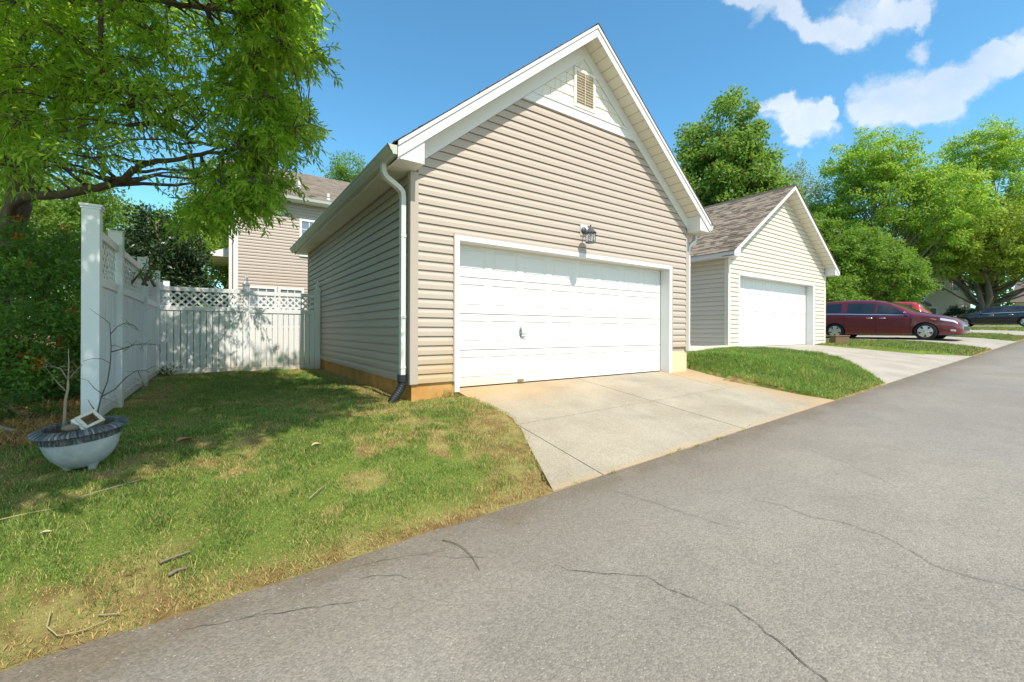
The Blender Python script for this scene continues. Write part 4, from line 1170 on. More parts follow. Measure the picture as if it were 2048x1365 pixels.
F = [(0, 1 + k, 1 + (k + 1) % 24) for k in range(24)] + [(1 + j * 24 + k, 1 + (j + 1) * 24 + k, 1 + (j + 1) * 24 + (k + 1) % 24, 1 + j * 24 + (k + 1) % 24) for j in range(5) for k in range(24)]
mb.add(P, F); mb.build('soil', M_soil, pot, smooth='all')
# birdhouse lying on the soil
t = NT('weathered_board'); w_ = t.noise(5, 6, .7, t.scaled((18, 18, 4)))
M_wood = t.done(t.bsdf(t.mix(t.ramp(w_, .3, .7), (.52, .46, .36), (.74, .69, .59)), .8, .2, bump=w_, bdist=.002))
M_woodin = paint('bare_wood', (.42, .30, .17), .85, .2, .2, 20)
M_whitewood = paint('whitewash', (.72, .72, .70), .75, .2, .06, 12, grime=(.45, .42, .36), gamt=.35)
bh = thing('birdhouse', 'old wooden birdhouse with square opening, lying tilted on the planter soil', 'birdhouse', (PX + .035, PY - .045, PZ + .33))
# its open face is local +z, turned up towards the lawn
bh.matrix_world = Matrix.Translation((PX + .035, PY - .055, PZ + .325)) @ Matrix(((.782, -.611, .133, 0), (.485, .479, -.72, 0), (.391, .628, .679, 0), (0, 0, 0, 1))) @ Matrix.Scale(.80, 4)
s_ = .072; w = .026
mb = MB()
mb.box(-s_, -s_, 0, -s_ + w, s_, .014); mb.box(s_ - w, -s_, 0, s_, s_, .014); mb.box(-s_ + w, -s_, 0, s_ - w, -s_ + w, .014); mb.box(-s_ + w, s_ - w, 0, s_ - w, s_, .014)
mb.build('front_frame', M_wood, bh, bevel=.002)
mb = MB()
d = .115
mb.box(-s_ + .004, -s_ + .004, -d, -s_ + .014, s_ - .004, -.001); mb.box(s_ - .014, -s_ + .004, -d, s_ - .004, s_ - .004, -.001)
mb.box(-s_ + .0145, -s_ + .004, -d, s_ - .0145, -s_ + .014, -.001); mb.box(-s_ + .0145, s_ - .014, -d, s_ - .0145, s_ - .004, -.001)
mb.build('body', M_woodin, bh)
mb = MB(); mb.box(-s_ - .022, -s_ - .008, -d - .01, -s_ + .003, s_ + .008, -.004); mb.box(-s_ + .0035, s_ - .003, -d - .01, s_ + .02, s_ + .012, -.004)
mb.build('roof', M_whitewood, bh, bevel=.002)
mb = MB(); mb.box(-s_ + .015, -s_ + .015, -d, s_ - .015, s_ - .015, -d + .008); mb.build('back_board', M_woodin, bh)
# a stone on the soil
st = MB(); N = 14
rs = random.Random(3); P = []; 
for i in range(7):
    for k in range(N):
        ph = math.pi * (i + .5) / 7; a = 2 * math.pi * k / N; r = 1 + rs.uniform(-.07, .07)
        P.append((PX - .055 + .045 * r * math.sin(ph) * math.cos(a), PY - .105 + .032 * r * math.sin(ph) * math.sin(a), PZ + .285 + .026 * r * math.cos(ph)))
st.add(P, [(i * N + k, (i + 1) * N + k, (i + 1) * N + (k + 1) % N, i * N + (k + 1) % N) for i in range(6) for k in range(N)] + [tuple(range(N)), tuple(range(6 * N, 7 * N))])
tag(st.build('stone', paint('stone_brown', (.24, .18, .13), .9, .15, .2, 30), smooth='all'), 'brown round stone on planter soil in front of the birdhouse', 'stone')
# saplings in the planter
M_bark = paint('bark', (.16, .125, .095), .95, .1, .35, 14, bump=.01, bscale=40)
M_twig = paint('twig_bark', (.115, .10, .09), .9, .1, .3, 30)
M_palewood = paint('pale_bark', (.30, .25, .19), .9, .1, .25, 25)
def sapling(name, label, base, stems, mat, foot=(0, 0)):
    root = thing(name, label, 'sapling', base); inv = Matrix.Translation(-Vector(base))
    mb = MB()
    for pts, r0, r1 in stems:
        n = len(pts); mb.tube([Vector(p) for p in pts], [r0 + (r1 - r0) * i / (n - 1) for i in range(n)], 6)
    o = mb.build('stem', mat, root, smooth='all'); o.matrix_parent_inverse = inv
    return root, inv
rs = random.Random(12)
B = Vector((PX + .06, PY + .06, PZ + .25))
CR = Vector((.8213, -.5706, 0)); UPV = Vector((0, 0, 1)); FW = Vector((.5706, .8213, 0))
def q(r, u, f=0.0): return B + CR * r + UPV * u + FW * f
stems = [([q(0, 0), q(-.005, .12), q(.02, .22), q(.055, .33, .01), q(.075, .46, .01), q(.09, .58), q(.085, .68), q(.08, .76)], .0062, .0022),
         ([q(.02, .22), q(.09, .27, .03), q(.16, .36, .05), q(.22, .405, .06), q(.30, .41, .05), q(.38, .38, .03), q(.44, .34)], .005, .0012),
         ([q(.22, .405, .06), q(.27, .41, .02), q(.33, .36, -.02), q(.37, .29, -.04)], .004, .001),
         ([q(.09, .55), q(.17, .57), q(.24, .60, .02), q(.31, .61, .03), q(.42, .60, .04)], .005, .0012),
         ([q(.085, .68), q(.14, .74), q(.20, .765), q(.26, .74), q(.30, .70)], .0035, .001),
         ([q(.08, .76), q(.03, .80), q(-.03, .84), q(-.07, .87)], .003, .001),
         ([q(.0, .09), q(-.05, .15), q(-.08, .20)], .005, .0015), ([q(.08, .47), q(.02, .50), q(-.05, .50), q(-.12, .48)], .003, .001),
         ([q(.03, .24), q(-.03, .28), q(-.08, .34), q(-.16, .36)], .003, .001), ([q(.30, .41, .05), q(.36, .44, .06), q(.43, .42, .07)], .002, .001)]
for i in range(34):
    a = rs.choice(stems[:5])[0]; k = rs.randrange(1, len(a) - 1); p = a[k].lerp(a[k + 1], rs.random())
    d = Vector((rs.uniform(-1, 1), rs.uniform(-1, 1), rs.uniform(-.6, .7))).normalized(); L = rs.uniform(.04, .12)
    stems.append(([p, p + d * L * .5 + Vector((0, 0, rs.uniform(-.02, .02))), p + d * L + Vector((0, 0, -.02))], .0016, .0006))
sapling('sapling', 'bare dark branching sapling, the taller of two in the planter, arching right', tuple(B), stems, M_twig)
B = Vector((PX - .105, PY - .02, PZ + .25))
stems = [([q(0, 0), q(.006, .10), q(.012, .22), q(.03, .30), q(.03, .36)], .0105, .0065), ([q(.03, .33), q(.035, .45), q(.032, .58)], .006, .002),
         ([q(.03, .36), q(.08, .42), q(.13, .47)], .004, .0015), ([q(.02, .28), q(-.04, .34), q(-.09, .40)], .004, .0012), ([q(.03, .36), q(-.02, .44), q(-.10, .46), q(-.16, .44)], .004, .001)]
for i in range(22):
    a = rs.choice(stems[1:5])[0]; k = rs.randrange(0, len(a) - 1); p = a[k].lerp(a[k + 1], rs.random())
    d = Vector((rs.uniform(-1, 1), rs.uniform(-1, 1), rs.uniform(-.2, .9))).normalized(); L = rs.uniform(.03, .10)
    stems.append(([p, p + d * L * .5, p + d * L], .0015, .0006))
sapling('sapling', 'short pale-barked dead sapling stub at the left side of the planter', tuple(B), stems, M_palewood)

# ================================================================== BITS ON THE GROUND
def stick(label, pts, r0, r1, mat, cat='stick', name='stick', zoff=.012):
    P = [Vector((x, y, (zg1(x, y) if y > ROAD_Y else float(z_road(x))) + zoff + dz)) for x, y, dz in pts]
    mb = MB(); Q = []
    for a, b in zip(P[:-1], P[1:]):
        for i in range(4): Q.append(a.lerp(b, i / 4) + Vector((random.uniform(-1, 1), random.uniform(-1, 1), random.uniform(-.5, .5))) * r0 * .35)
    Q.append(P[-1]); n = len(Q); mb.tube(Q, [r0 + (r1 - r0) * i / (n - 1) for i in range(n)], 7)
    return tag(mb.build(name, mat, smooth='all'), label, cat)
M_stick = paint('dead_wood', (.20, .155, .115), .95, .1, .35, 40, bump=.006, bscale=60)
M_straw = paint('dry_stalk', (.36, .30, .15), .9, .15, .2, 30)
stick('thick brown stick lying on lawn near the asphalt edge', [(-2.33, -2.42, .012), (-2.27, -2.41, .016), (-2.20, -2.40, .018)], .0075, .0045, M_stick)
stick('crumbled brown bark piece on lawn just below the thick stick', [(-2.29, -2.515, .006), (-2.25, -2.50, .008), (-2.21, -2.50, .006)], .010, .007, M_stick, 'bark', 'bark_piece')
stick('thin curved dark twig lying on the asphalt near the lawn edge', [(-.93, -2.895, .0), (-.895, -2.96, .004), (-.875, -3.06, .006), (-.88, -3.18, .004), (-.908, -3.31, 0)], .0032, .0018, M_stick, 'twig', 'twig', .006)
stick('dry stalk bent into a hook at the bottom left edge of the lawn', [(-2.70, -2.54, .02), (-2.695, -2.62, .015), (-2.65, -2.685, .012), (-2.57, -2.70, .012), (-2.47, -2.68, .012)], .0028, .0018, M_straw, 'stalk', 'stalk')
stick('thin grey twig on sunny grass between the planter and the driveway', [(-1.57, -2.16, .02), (-1.50, -2.10, .026), (-1.44, -2.04, .02)], .004, .0025, M_palewood, 'twig', 'twig')
stick('short pale stick on the bare dirt patch by the road edge', [(-2.53, -2.635, .008), (-2.49, -2.655, .010), (-2.45, -2.665, .008)], .0032, .0024, M_palewood)
stick('long pale twig in the shade in front of the planter', [(-2.80, -1.62, .02), (-2.66, -1.56, .024), (-2.50, -1.50, .02)], .003, .002, M_palewood, 'twig', 'twig')
stick('grey fallen branch on the pine straw behind the planter', [(-4.25, .75, .03), (-3.95, .62, .04), (-3.7, .42, .03), (-3.5, .12, .02)], .035, .02, M_palewood, 'branch', 'fallen_branch', .02)
stick('dry tan twig on the lawn left of the planter base', [(-3.1, -1.72, .02), (-2.98, -1.70, .022), (-2.86, -1.69, .018)], .0032, .002, M_straw, 'twig', 'twig')
def dead_leaf(label, x, y, rz, L=.07, col=(.42, .24, .11)):
    z = zg1(x, y) + .035; mb = MB(); ca, sa = math.cos(rz), math.sin(rz); P = []
    for i in range(7):
        f = i / 6; w = .34 * L * math.sin(math.pi * min(1, f * .96 + .02)) ** .8
        for s in (-1, 0, 1):
            u, v = (f - .5) * L, s * w; P.append((x + u * ca - v * sa, y + u * sa + v * ca, z + abs(s) * w * .55 + .02 * L * math.sin(f * 6)))
    mb.add(P, [(i * 3 + k, i * 3 + k + 1, i * 3 + k + 4, i * 3 + k + 3) for i in range(6) for k in (0, 1)])
    return tag(mb.build('fallen_leaf', paint('dead_leaf', col, .8, .2, .2, 60), smooth='all'), label, 'leaf')
dead_leaf('curled reddish-brown dead leaf lying in the shade of the lawn', -2.30, -.84, .6, .13, (.40, .20, .12))
dead_leaf('pale dead leaf on the sunlit lawn beyond the shade edge', -1.38, -1.38, .2, .085, (.50, .36, .20))
dead_leaf('flat whitish leaf on sunny grass at far left of the lawn', -2.85, -1.95, .1, .05, (.42, .37, .22))
# timber block beside the cream garage
mb = MB(); mb.box(15.78, .52, .2, 17.05, .72, .655); mb.box(15.76, .50, .656, 17.08, .95, .70)
tag(mb.build('timber_planter', paint('timber', (.17, .11, .065), .9, .15, .3, 12), bevel=.01), 'low brown timber block at the right corner of the cream garage', 'planter')

# ================================================================== CARS
t = NT('car_glass'); M_cglass = t.done(t.bsdf((.012, .016, .022), .04, .7, coat=.6))
M_tyre = paint('tyre', (.022, .022, .023), .85, .2, .2, 20)
M_rim_ = paint('alloy', (.62, .63, .64), .28, .5, .04, metal=.75)
M_chrome = paint('chrome', (.80, .81, .82), .15, .5, .02, metal=.9)
M_lens = paint('lens', (.70, .73, .76), .08, .6, .1, 30, coat=.8)
M_amber = paint('amber', (.75, .22, .02), .2, .5, .05)
M_redlens = paint('red_lens', (.55, .02, .015), .15, .5, .05, coat=.8)
def lerp_tab(tab, s): return float(np.interp(s, [a for a, _ in tab], [b for _, b in tab]))
class Car:
    def __init__(c, L, wheels, wr, zt, belt, w, roofk, sill=.22, arch=1.14):
        c.L, c.wheels, c.r, c.zt_, c.belt_, c.w_, c.rk_, c.sill, c.Ra = L, wheels, wr, zt, belt, w, roofk, sill, wr * arch
    def zt(c, s): return lerp_tab(c.zt_, s)
    def belt(c, s): return min(lerp_tab(c.belt_, s), c.zt(s) - .03)
    def w(c, s): return lerp_tab(c.w_, s)
    def wr(c, s): return c.w(s) * lerp_tab(c.rk_, s)
    def zb(c, s):
        z = c.sill + .10 * max(0, (s - c.L + .6) / .6) + .04 * max(0, (.5 - s) / .5)
        for sw in c.wheels:
            if abs(s - sw) < c.Ra: z = max(z, c.r + math.sqrt(c.Ra ** 2 - (s - sw) ** 2) - .02)
        return z
    def half(c, s):
        w, b, zt, zb, wr = c.w(s), c.belt(s), c.zt(s), c.zb(s), c.wr(s)
        zb = min(zb, b - .06)
        zs = [zb, zb + (b - zb) * .22, zb + (b - zb) * .5, zb + (b - zb) * .80, b]
        def wid(z):
            f = (z - c.sill) / max(.05, b - c.sill); return w * np.interp(f, [0, .25, .55, .82, 1.0], [.955, .985, 1.0, .992, .968])
        P = [(wid(z), z) for z in zs]
        y0 = P[-1][0]; sh = min(.12, (zt - b) * .45)
        P += [(y0 + (wr - y0) * .5, b + (zt - sh - b) * .5 + .004), (wr, zt - sh), (wr - min(.09, wr * .12), zt - sh * .32), (wr * .62, zt - sh * .06), (0, zt)]
        return P
    def body(c, m, root):
        st = set(np.round(np.linspace(0, c.L, 110), 4))
        for sw in c.wheels:
            for k in np.linspace(-1, 1, 25): st.add(round(sw + c.Ra * math.sin(k * math.pi / 2) * .9995, 4))
            st.add(round(sw - c.Ra - .002, 4)); st.add(round(sw + c.Ra + .002, 4))
        st = sorted(st); V = []; n = None
        for s in st:
            h = c.half(s); sec = [(y, z) for y, z in h] + [(-y, z) for y, z in reversed(h[:-1])]
            n = len(sec); V += [(c.L / 2 - s, y, z) for y, z in sec]
        F = [(i * n + k, i * n + k + 1, (i + 1) * n + k + 1, (i + 1) * n + k) for i in range(len(st) - 1) for k in range(n - 1)]
        F += [tuple(range(n)), tuple(range((len(st) - 1) * n, len(st) * n))]
        mb = MB(); mb.add(V, F); return mb.build('body', m, root, smooth=50)
    def upper(c, s, f, side, off=.006):
        h = c.half(s); a, m_, b = h[4], h[5], h[6]
        p, q, g = (a, m_, f * 2) if f < .5 else (m_, b, f * 2 - 1)
        return (c.L / 2 - s, side * (p[0] + (q[0] - p[0]) * g + off), p[1] + (q[1] - p[1]) * g + off * .3)
    def lower(c, s, f, side, off=.004):
        h = c.half(s)[:5]; k = min(3, int(f * 4)); g = f * 4 - k
        return (c.L / 2 - s, side * (h[k][0] + (h[k + 1][0] - h[k][0]) * g + off), h[k][1] + (h[k + 1][1] - h[k][1]) * g)
    def patch(c, fn, s0, s1, f0, f1, side, ns=10, nf=5, off=.006):
        mb = MB(); P = []
        for i in range(ns + 1):
            u = i / ns; s = s0 + (s1 - s0) * u
            a = f0(u) if callable(f0) else f0; b = f1(u) if callable(f1) else f1
            for j in range(nf + 1): P.append(fn(s, a + (b - a) * j / nf, side, off))
        mb.add(P, [(i * (nf + 1) + j, i * (nf + 1) + j + 1, (i + 1) * (nf + 1) + j + 1, (i + 1) * (nf + 1) + j) for i in range(ns) for j in range(nf)])
        return mb
    def top(c, s0, s1, k, ns=8, off=.006, up=True):
        """glass laid on the top of the shell between stations (wind- and rear screens)"""
        mb = MB(); P = []; M_ = 8
        for i in range(ns + 1):
            s = s0 + (s1 - s0) * i / ns; h = c.half(s)[7:]; w = h[0][0] * k
            for j in range(M_ + 1):
                y = -w + 2 * w * j / M_; z = float(np.interp(abs(y), [h[2][0], h[1][0], h[0][0]], [h[2][1], h[1][1], h[0][1]]))
                P.append((c.L / 2 - s + (off if s < c.L / 2 else -off) * .6, y, z + off))
        mb.add(P, [(i * (M_ + 1) + j, i * (M_ + 1) + j + 1, (i + 1) * (M_ + 1) + j + 1, (i + 1) * (M_ + 1) + j) for i in range(ns) for j in range(M_)])
        return mb
def wheel(root, x, y, r, side, spokes=5, width=.22):
    m = Matrix.Translation((x, y, r)) @ Matrix.Rotation(R(-90 * side), 4, 'X')       # local z points outwards
    h = width / 2; mb = MB()
    mb.lathe([(r * .66, -h), (r * .90, -h), (r * .985, -h * .75), (r, -h * .3), (r, h * .3), (r * .985, h * .75), (r * .91, h), (r * .70, h * .98), (r * .66, h * .8)], n=36, m=m, cap=False)
    w = mb.build('wheel', M_tyre, root, smooth=50)
    mb = MB(); rr = r * .68
    mb.lathe([(rr * .99, -h * .6), (rr * .99, h * .86), (rr * .93, h * .90), (rr * .90, h * .7)], n=36, m=m, cap=False)
    for k in range(spokes):
        a = 2 * math.pi * k / spokes + .3
        mm = m @ Matrix.Rotation(a, 4, 'Z')
        mb.add([mm @ Vector(p) for p in ((.035, -.055, h * .80), (.035, .055, h * .80), (rr * .95, .085 * r / .34, h * .72), (rr * .95, -.085 * r / .34, h * .72), (.035, -.05, h * .5), (.035, .05, h * .5), (rr * .95, .07, h * .5), (rr * .95, -.07, h * .5))],
               [(0, 3, 2, 1), (0, 1, 5, 4), (1, 2, 6, 5), (2, 3, 7, 6), (3, 0, 4, 7)])
    mb.lathe([(.06, h * .5), (.06, h * .84), (.045, h * .88)], n=16, m=m)
    mb.build('rim', M_rim_, w, smooth=30)
    mb = MB(); mb.lathe([(rr * .92, h * .30), (.02, h * .30)], n=24, m=m, cap=False); mb.build('hub', M_black, w)
def build_car(name, label, cat, c, body_m, loc, rotz, windows, seams, handles, mirror_s, ws, rs_, head, tail, group=None, sides=(-1, 1)):
    root = thing(name, label, cat, loc, rotz, group)
    c.body(body_m, root)
    mb = MB(); mb.box(-c.L / 2 + .35, -c.w(c.L / 2) * .80, c.sill - .02, c.L / 2 - .35, c.w(c.L / 2) * .80, .78); mb.build('underbody', M_black, root)
    for sw in c.wheels:
        for sd in (-1, 1): wheel(root, c.L / 2 - sw, sd * (c.w(sw) - .115), c.r, sd)
    for sd in sides:
        for (s0, s1, f0, f1) in windows: c.patch(c.upper, s0, s1, f0, f1, sd, 12, 6).build('side_window', M_cglass, root, smooth='all')
        for s in seams:
            mb = MB(); P = []
            for j in range(13):
                f = .06 + .94 * j / 12
                for ds_ in (-.006, .006): P.append(c.lower(s + ds_, f, sd, .0025))
            mb.add(P, [(2 * j, 2 * j + 1, 2 * j + 3, 2 * j + 2) for j in range(12)]); mb.build('door_seam', M_dark, root)
        for s in handles:
            p0, p1 = c.lower(s - .11, .80, sd, .035), c.lower(s + .11, .80, sd, .035)
            mb = MB(); mb.tube([c.lower(s - .11, .80, sd, .004), p0, c.lower(s, .80, sd, .042), p1, c.lower(s + .11, .80, sd, .004)], [.012, .014, .016, .014, .012], 8); mb.build('door_handle', M_chrome, root, smooth='all')
        # bright strip along the belt line
        mb = MB(); P = []
        a, b = windows[0][0], windows[-1][1]
        for j in range(31):
            s = a + (b - a) * j / 30
            P += [c.upper(s, .0, sd, .006), c.upper(s, .055, sd, .008)]
        mb.add(P, [(2 * j, 2 * j + 1, 2 * j + 3, 2 * j + 2) for j in range(30)]); mb.build('belt_strip', M_chrome, root)
        p = Vector(c.upper(mirror_s, .02, sd, .02)); mb = MB(); N = 14
        P = []
        for i in range(8):
            for k in range(N):
                ph = math.pi * (i + .5) / 8; a = 2 * math.pi * k / N
                P.append((p.x + .07 * math.sin(ph) * math.cos(a) + .02, p.y + sd * (.13 + .12 * math.cos(ph)), p.z + .075 + .075 * math.sin(ph) * math.sin(a)))
        mb.add(P, [(i * N + k, (i + 1) * N + k, (i + 1) * N + (k + 1) % N, i * N + (k + 1) % N) for i in range(7) for k in range(N)] + [tuple(range(N)), tuple(range(7 * N, 8 * N))])
        mb.bar((p.x, p.y, p.z + .02), (p.x + .02, p.y + sd * .1, p.z + .05), .06, .03)
        mb.build('mirror', body_m, root, smooth='all')
        c.patch(c.lower, head[0], head[1], head[2], head[3], sd, 8, 4, .006).build('headlight', M_lens, root, smooth='all')
        c.patch(c.lower, head[1] + .10, head[1] + .26, .60, .68, sd, 4, 2, .006).build('side_marker', M_amber, root)
        c.patch(c.lower, .16, .30, .24, .36, sd, 5, 3, .006).build('fog_light', M_chrome, root, smooth='all')
        c.patch(c.upper if tail[4] else c.lower, tail[0], tail[1], tail[2], tail[3], sd, 5, 5, .008).build('tail_light', M_redlens, root, smooth='all')
    c.top(ws[0], ws[1], .98).build('windscreen', M_cglass, root, smooth='all')
    c.top(rs_[0], rs_[1], .9).build('rear_window', M_cglass, root, smooth='all')
    mb = MB(); mb.box(c.L / 2 - .02, -.45, c.sill + .18, c.L / 2 + .006, .45, c.sill + .34); mb.build('grille', M_black, root)
    return root
van = Car(5.2, (1.0, 4.02), .345,
    [(0, .62), (.05, .74), (.2, .87), (.5, .97), (.9, 1.05), (1.15, 1.11), (1.35, 1.18), (1.7, 1.38), (2.1, 1.575), (2.5, 1.68), (3.0, 1.735), (3.6, 1.75), (4.3, 1.735), (4.8, 1.67), (5.0, 1.58), (5.1, 1.28), (5.17, 1.0), (5.2, .70)],
    [(0, .56), (.2, .80), (.6, .91), (1.2, .985), (1.35, 1.005), (2, 1.02), (3, 1.06), (3.6, 1.09), (4.5, 1.12), (5.0, 1.13), (5.1, 1.0), (5.2, .65)],
    [(0, .58), (.06, .72), (.2, .84), (.5, .93), (.9, .985), (1.4, .995), (4.2, .995), (4.8, .95), (5.05, .89), (5.2, .76)],
    [(0, .80), (1.1, .84), (1.4, .80), (1.9, .75), (2.4, .74), (4.6, .75), (5.2, .80)], sill=.21)
t = NT('maroon_paint'); M_maroon = t.done(t.bsdf(t.mix(t.noise(300, 2), (.13, .011, .026), (.155, .015, .033)), .28, .5, metal=.25, coat=.9))
t = NT('navy_paint'); M_navy = t.done(t.bsdf((.010, .013, .022), .25, .5, coat=.9))
t = NT('red_paint'); M_redp = t.done(t.bsdf((.33, .018, .022), .3, .5, coat=.9))
VX = 22.05
vz = float(z_yard(VX)) - .03
build_car('minivan', 'maroon minivan parked nose to the road beyond the cream garage', 'car', van, M_maroon, (VX, -1.72 + 2.6, vz), R(-90),
          [(1.50, 2.52, lambda u: .10, lambda u: .30 + .62 * min(1, u * 1.9)), (2.60, 3.58, .10, .92), (3.80, 4.82, lambda u: .14, lambda u: .92 - .5 * max(0, u - .7))], (1.45, 2.56, 3.68), (2.32, 2.76), 1.62, (1.28, 2.25), (4.86, 5.08), (.12, .58, .80, .96), (4.95, 5.12, .05, .8, True))
suv = Car(4.6, (.88, 3.55), .35,
    [(0, .66), (.05, .85), (.2, .98), (.6, 1.06), (1.1, 1.12), (1.3, 1.18), (1.7, 1.42), (2.1, 1.60), (2.6, 1.67), (3.4, 1.67), (4.0, 1.62), (4.25, 1.52), (4.42, 1.18), (4.55, 1.02), (4.6, .7)],
    [(0, .6), (.2, .86), (.8, .96), (1.3, 1.02), (2.5, 1.06), (4.0, 1.12), (4.4, 1.05), (4.6, .62)],
    [(0, .6), (.08, .76), (.3, .87), (.8, .91), (3.8, .91), (4.3, .86), (4.6, .72)], [(0, .8), (1.2, .84), (1.5, .80), (2.2, .74), (4.0, .74), (4.6, .8)], sill=.26)
build_car('car', 'bright red car mostly hidden behind the maroon minivan', 'car', suv, M_redp, (27.6, .30 + 2.3, float(z_yard(27.6)) + .02), R(90),
          [(1.4, 2.3, lambda u: .10, lambda u: .3 + .62 * min(1, u * 1.8)), (2.38, 3.2, .1, .92), (3.3, 4.0, .14, .9)], (1.4, 2.34, 3.25), (2.1, 3.0), 1.6, (1.25, 2.1), (4.12, 4.42), (.10, .55, .76, .97), (4.10, 4.40, .0, .95, True))
wag = Car(4.9, (.95, 3.85), .335,
    [(0, .60), (.05, .72), (.2, .82), (.7, .93), (1.2, 1.0), (1.45, 1.07), (1.9, 1.28), (2.3, 1.43), (2.8, 1.49), (3.6, 1.48), (4.2, 1.43), (4.55, 1.33), (4.75, 1.08), (4.87, .95), (4.9, .62)],
    [(0, .54), (.2, .74), (.8, .86), (1.4, .92), (2.5, .95), (4.2, 1.0), (4.7, .95), (4.9, .56)],
    [(0, .6), (.08, .74), (.3, .86), (.8, .92), (4.0, .92), (4.6, .86), (4.9, .72)], [(0, .8), (1.3, .84), (1.6, .80), (2.3, .75), (4.2, .74), (4.9, .8)], sill=.20)
build_car('car', 'dark navy estate car with silver wheels parked beyond the far grass strip', 'car', wag, M_navy, (43.5, 2.45 - 2.45, 1.20), R(90),
          [(1.65, 2.5, lambda u: .10, lambda u: .25 + .65 * min(1, u * 1.7)), (2.58, 3.45, .1, .92), (3.55, 4.35, .12, lambda u: .9 - .4 * max(0, u - .6))], (1.55, 2.54, 3.5), (2.3, 3.2), 1.8, (1.5, 2.3), (4.45, 4.75), (.10, .6, .76, .97), (4.55, 4.8, .1, .9, False))

# ================================================================== TREES AND PLANTS
def unit(a): return a / np.maximum(np.linalg.norm(a, axis=-1, keepdims=True), 1e-9)
def leaf_arrays(pos, d, nrm, L, W, fold=0.0):
    """diamond leaves: pos (N,3) base, d direction, nrm face normal, L length, W width"""
    d = unit(d); side = unit(np.cross(d, nrm)); L = L[:, None]; W = W[:, None]
    up = np.cross(side, d)
    v = np.stack([pos, pos + d * L * .42 + side * W * .5 + up * fold, pos + d * L - up * L * .10, pos + d * L * .42 - side * W * .5 + up * fold], 1)
    return v.reshape(-1, 3)
def quads(n): return np.arange(n * 4, dtype=np.int32).reshape(n, 4)
def clump_leaves(rng, centers, radii, per, L, W, droop=.3, squash=.8, shell=2.2, up=.6):
    V = []
    for c, r in zip(centers, radii):
        n = int(per * (r if np.isscalar(r) else 1) ** 0 * 1)
        dv = unit(rng.normal(size=(n, 3))); u = rng.random((n, 1)) ** (1 / shell)
        p = np.array(c) + dv * u * r * np.array([1, 1, squash])
        d = dv * .8 + rng.normal(size=(n, 3)) * .7 - np.array([0, 0, droop])
        nr = rng.normal(size=(n, 3)) * .7 + np.array([0, 0, up]) + dv * .5
        V.append(leaf_arrays(p, d, nr, L * rng.uniform(.7, 1.25, n), W * rng.uniform(.7, 1.2, n)))
    return np.concatenate(V)
def limb_path(a, b, sag, rs, n=6):
    a, b = Vector(a), Vector(b); P = []
    for i in range(n + 1):
        f = i / n; p = a.lerp(b, f); p.z += sag * math.sin(f * math.pi)
        if 0 < i < n: p += Vector((rs.uniform(-1, 1), rs.uniform(-1, 1), rs.uniform(-1, 1))) * (b - a).length * .03
        P.append(p)
    return P
def make_tree(name, label, base, height, ells, nclump, crad, per, leaf, mat, bark, tr=.15, seed=1, group=None, limbs=26, droop=.3, cat='tree', fork=.25, multi=1, squash=.8, inner=.35, lean=(0, 0)):
    """ells: ellipsoids (dx, dy, z, rx, ry, rz) round the trunk; clumps of leaves fill them unevenly"""
    rng = np.random.default_rng(seed); rs = random.Random(seed)
    root = thing(name, label, cat, base, 0, group); inv = Matrix.Translation(-Vector(base)); b = Vector(base)
    vol = np.array([e[3] * e[4] * e[5] for e in ells]) ** .75; pick = rng.choice(len(ells), nclump, p=vol / vol.sum())
    C_, R_ = [], []
    for k in pick:
        e = ells[k]; dv = unit(rng.normal(size=3)); u = inner + (1 - inner) * rng.random() ** .55
        u *= rng.uniform(.86, 1.06)
        C_.append(np.array([b.x + e[0] + dv[0] * e[3] * u, b.y + e[1] + dv[1] * e[4] * u, b.z + e[2] + dv[2] * e[5] * u])); R_.append(crad * rng.uniform(.6, 1.35))
    V = clump_leaves(rng, C_, R_, per, leaf[0], leaf[1], droop, squash)
    cr = np_mesh('crown', V, quads(len(V) // 4), mat, root); cr.matrix_parent_inverse = inv
    mb = MB()
    for mth in range(multi):
        off = Vector((0, 0, 0)) if multi == 1 else Vector((rs.uniform(-.3, .3), rs.uniform(-.3, .3), 0))
        top = b + Vector((lean[0] + off.x * 4, lean[1] + off.y * 4, height * .86)); P = limb_path(b + off - Vector((0, 0, .3)), top, 0, rs, 8)
        mb.tube(P, [tr * (1 - .9 * i / 8) + .01 for i in range(9)], 9)
        for k in range(limbs // multi):
            c = Vector(C_[rs.randrange(nclump)]); f = min(.95, max(fork, (c.z - b.z) / height - .22)); i = min(7, int(f * 8)); st_ = P[i].lerp(P[i + 1], f * 8 - i)
            q = limb_path(st_, c, -.06 * (c - st_).length, rs, 5); r0 = tr * (1 - .85 * f) * .5
            mb.tube(q, [r0 * (1 - .88 * j / 5) + .004 for j in range(6)], 6)
    o = mb.build('trunk', bark, root, smooth='all'); o.matrix_parent_inverse = inv
    return root
L_oak = leaf_mat('oak_leaves', (.22, .41, .045), (.42, .63, .085), .64, third=(.52, .66, .12), third_amt=.18)
L_pear = leaf_mat('pear_leaves', (.125, .24, .05), (.27, .43, .09), .5, third=(.14, .10, .03), third_amt=.07)
L_lime = leaf_mat('lime_leaves', (.19, .36, .05), (.37, .56, .095), .55, third=(.52, .50, .10), third_amt=.10)
L_mid = leaf_mat('mid_leaves', (.11, .22, .032), (.235, .38, .056), .48)
L_dark = leaf_mat('magnolia_leaves', (.014, .036, .012), (.040, .080, .022), .18, rough=.35)
L_pale = leaf_mat('pale_leaves', (.17, .23, .045), (.34, .38, .09), .48)
L_shrub = leaf_mat('shrub_leaves', (.085, .18, .036), (.22, .37, .065), .40, rough=.38)
L_berry = leaf_mat('red_flowers', (.60, .07, .012), (.78, .22, .03), .30)
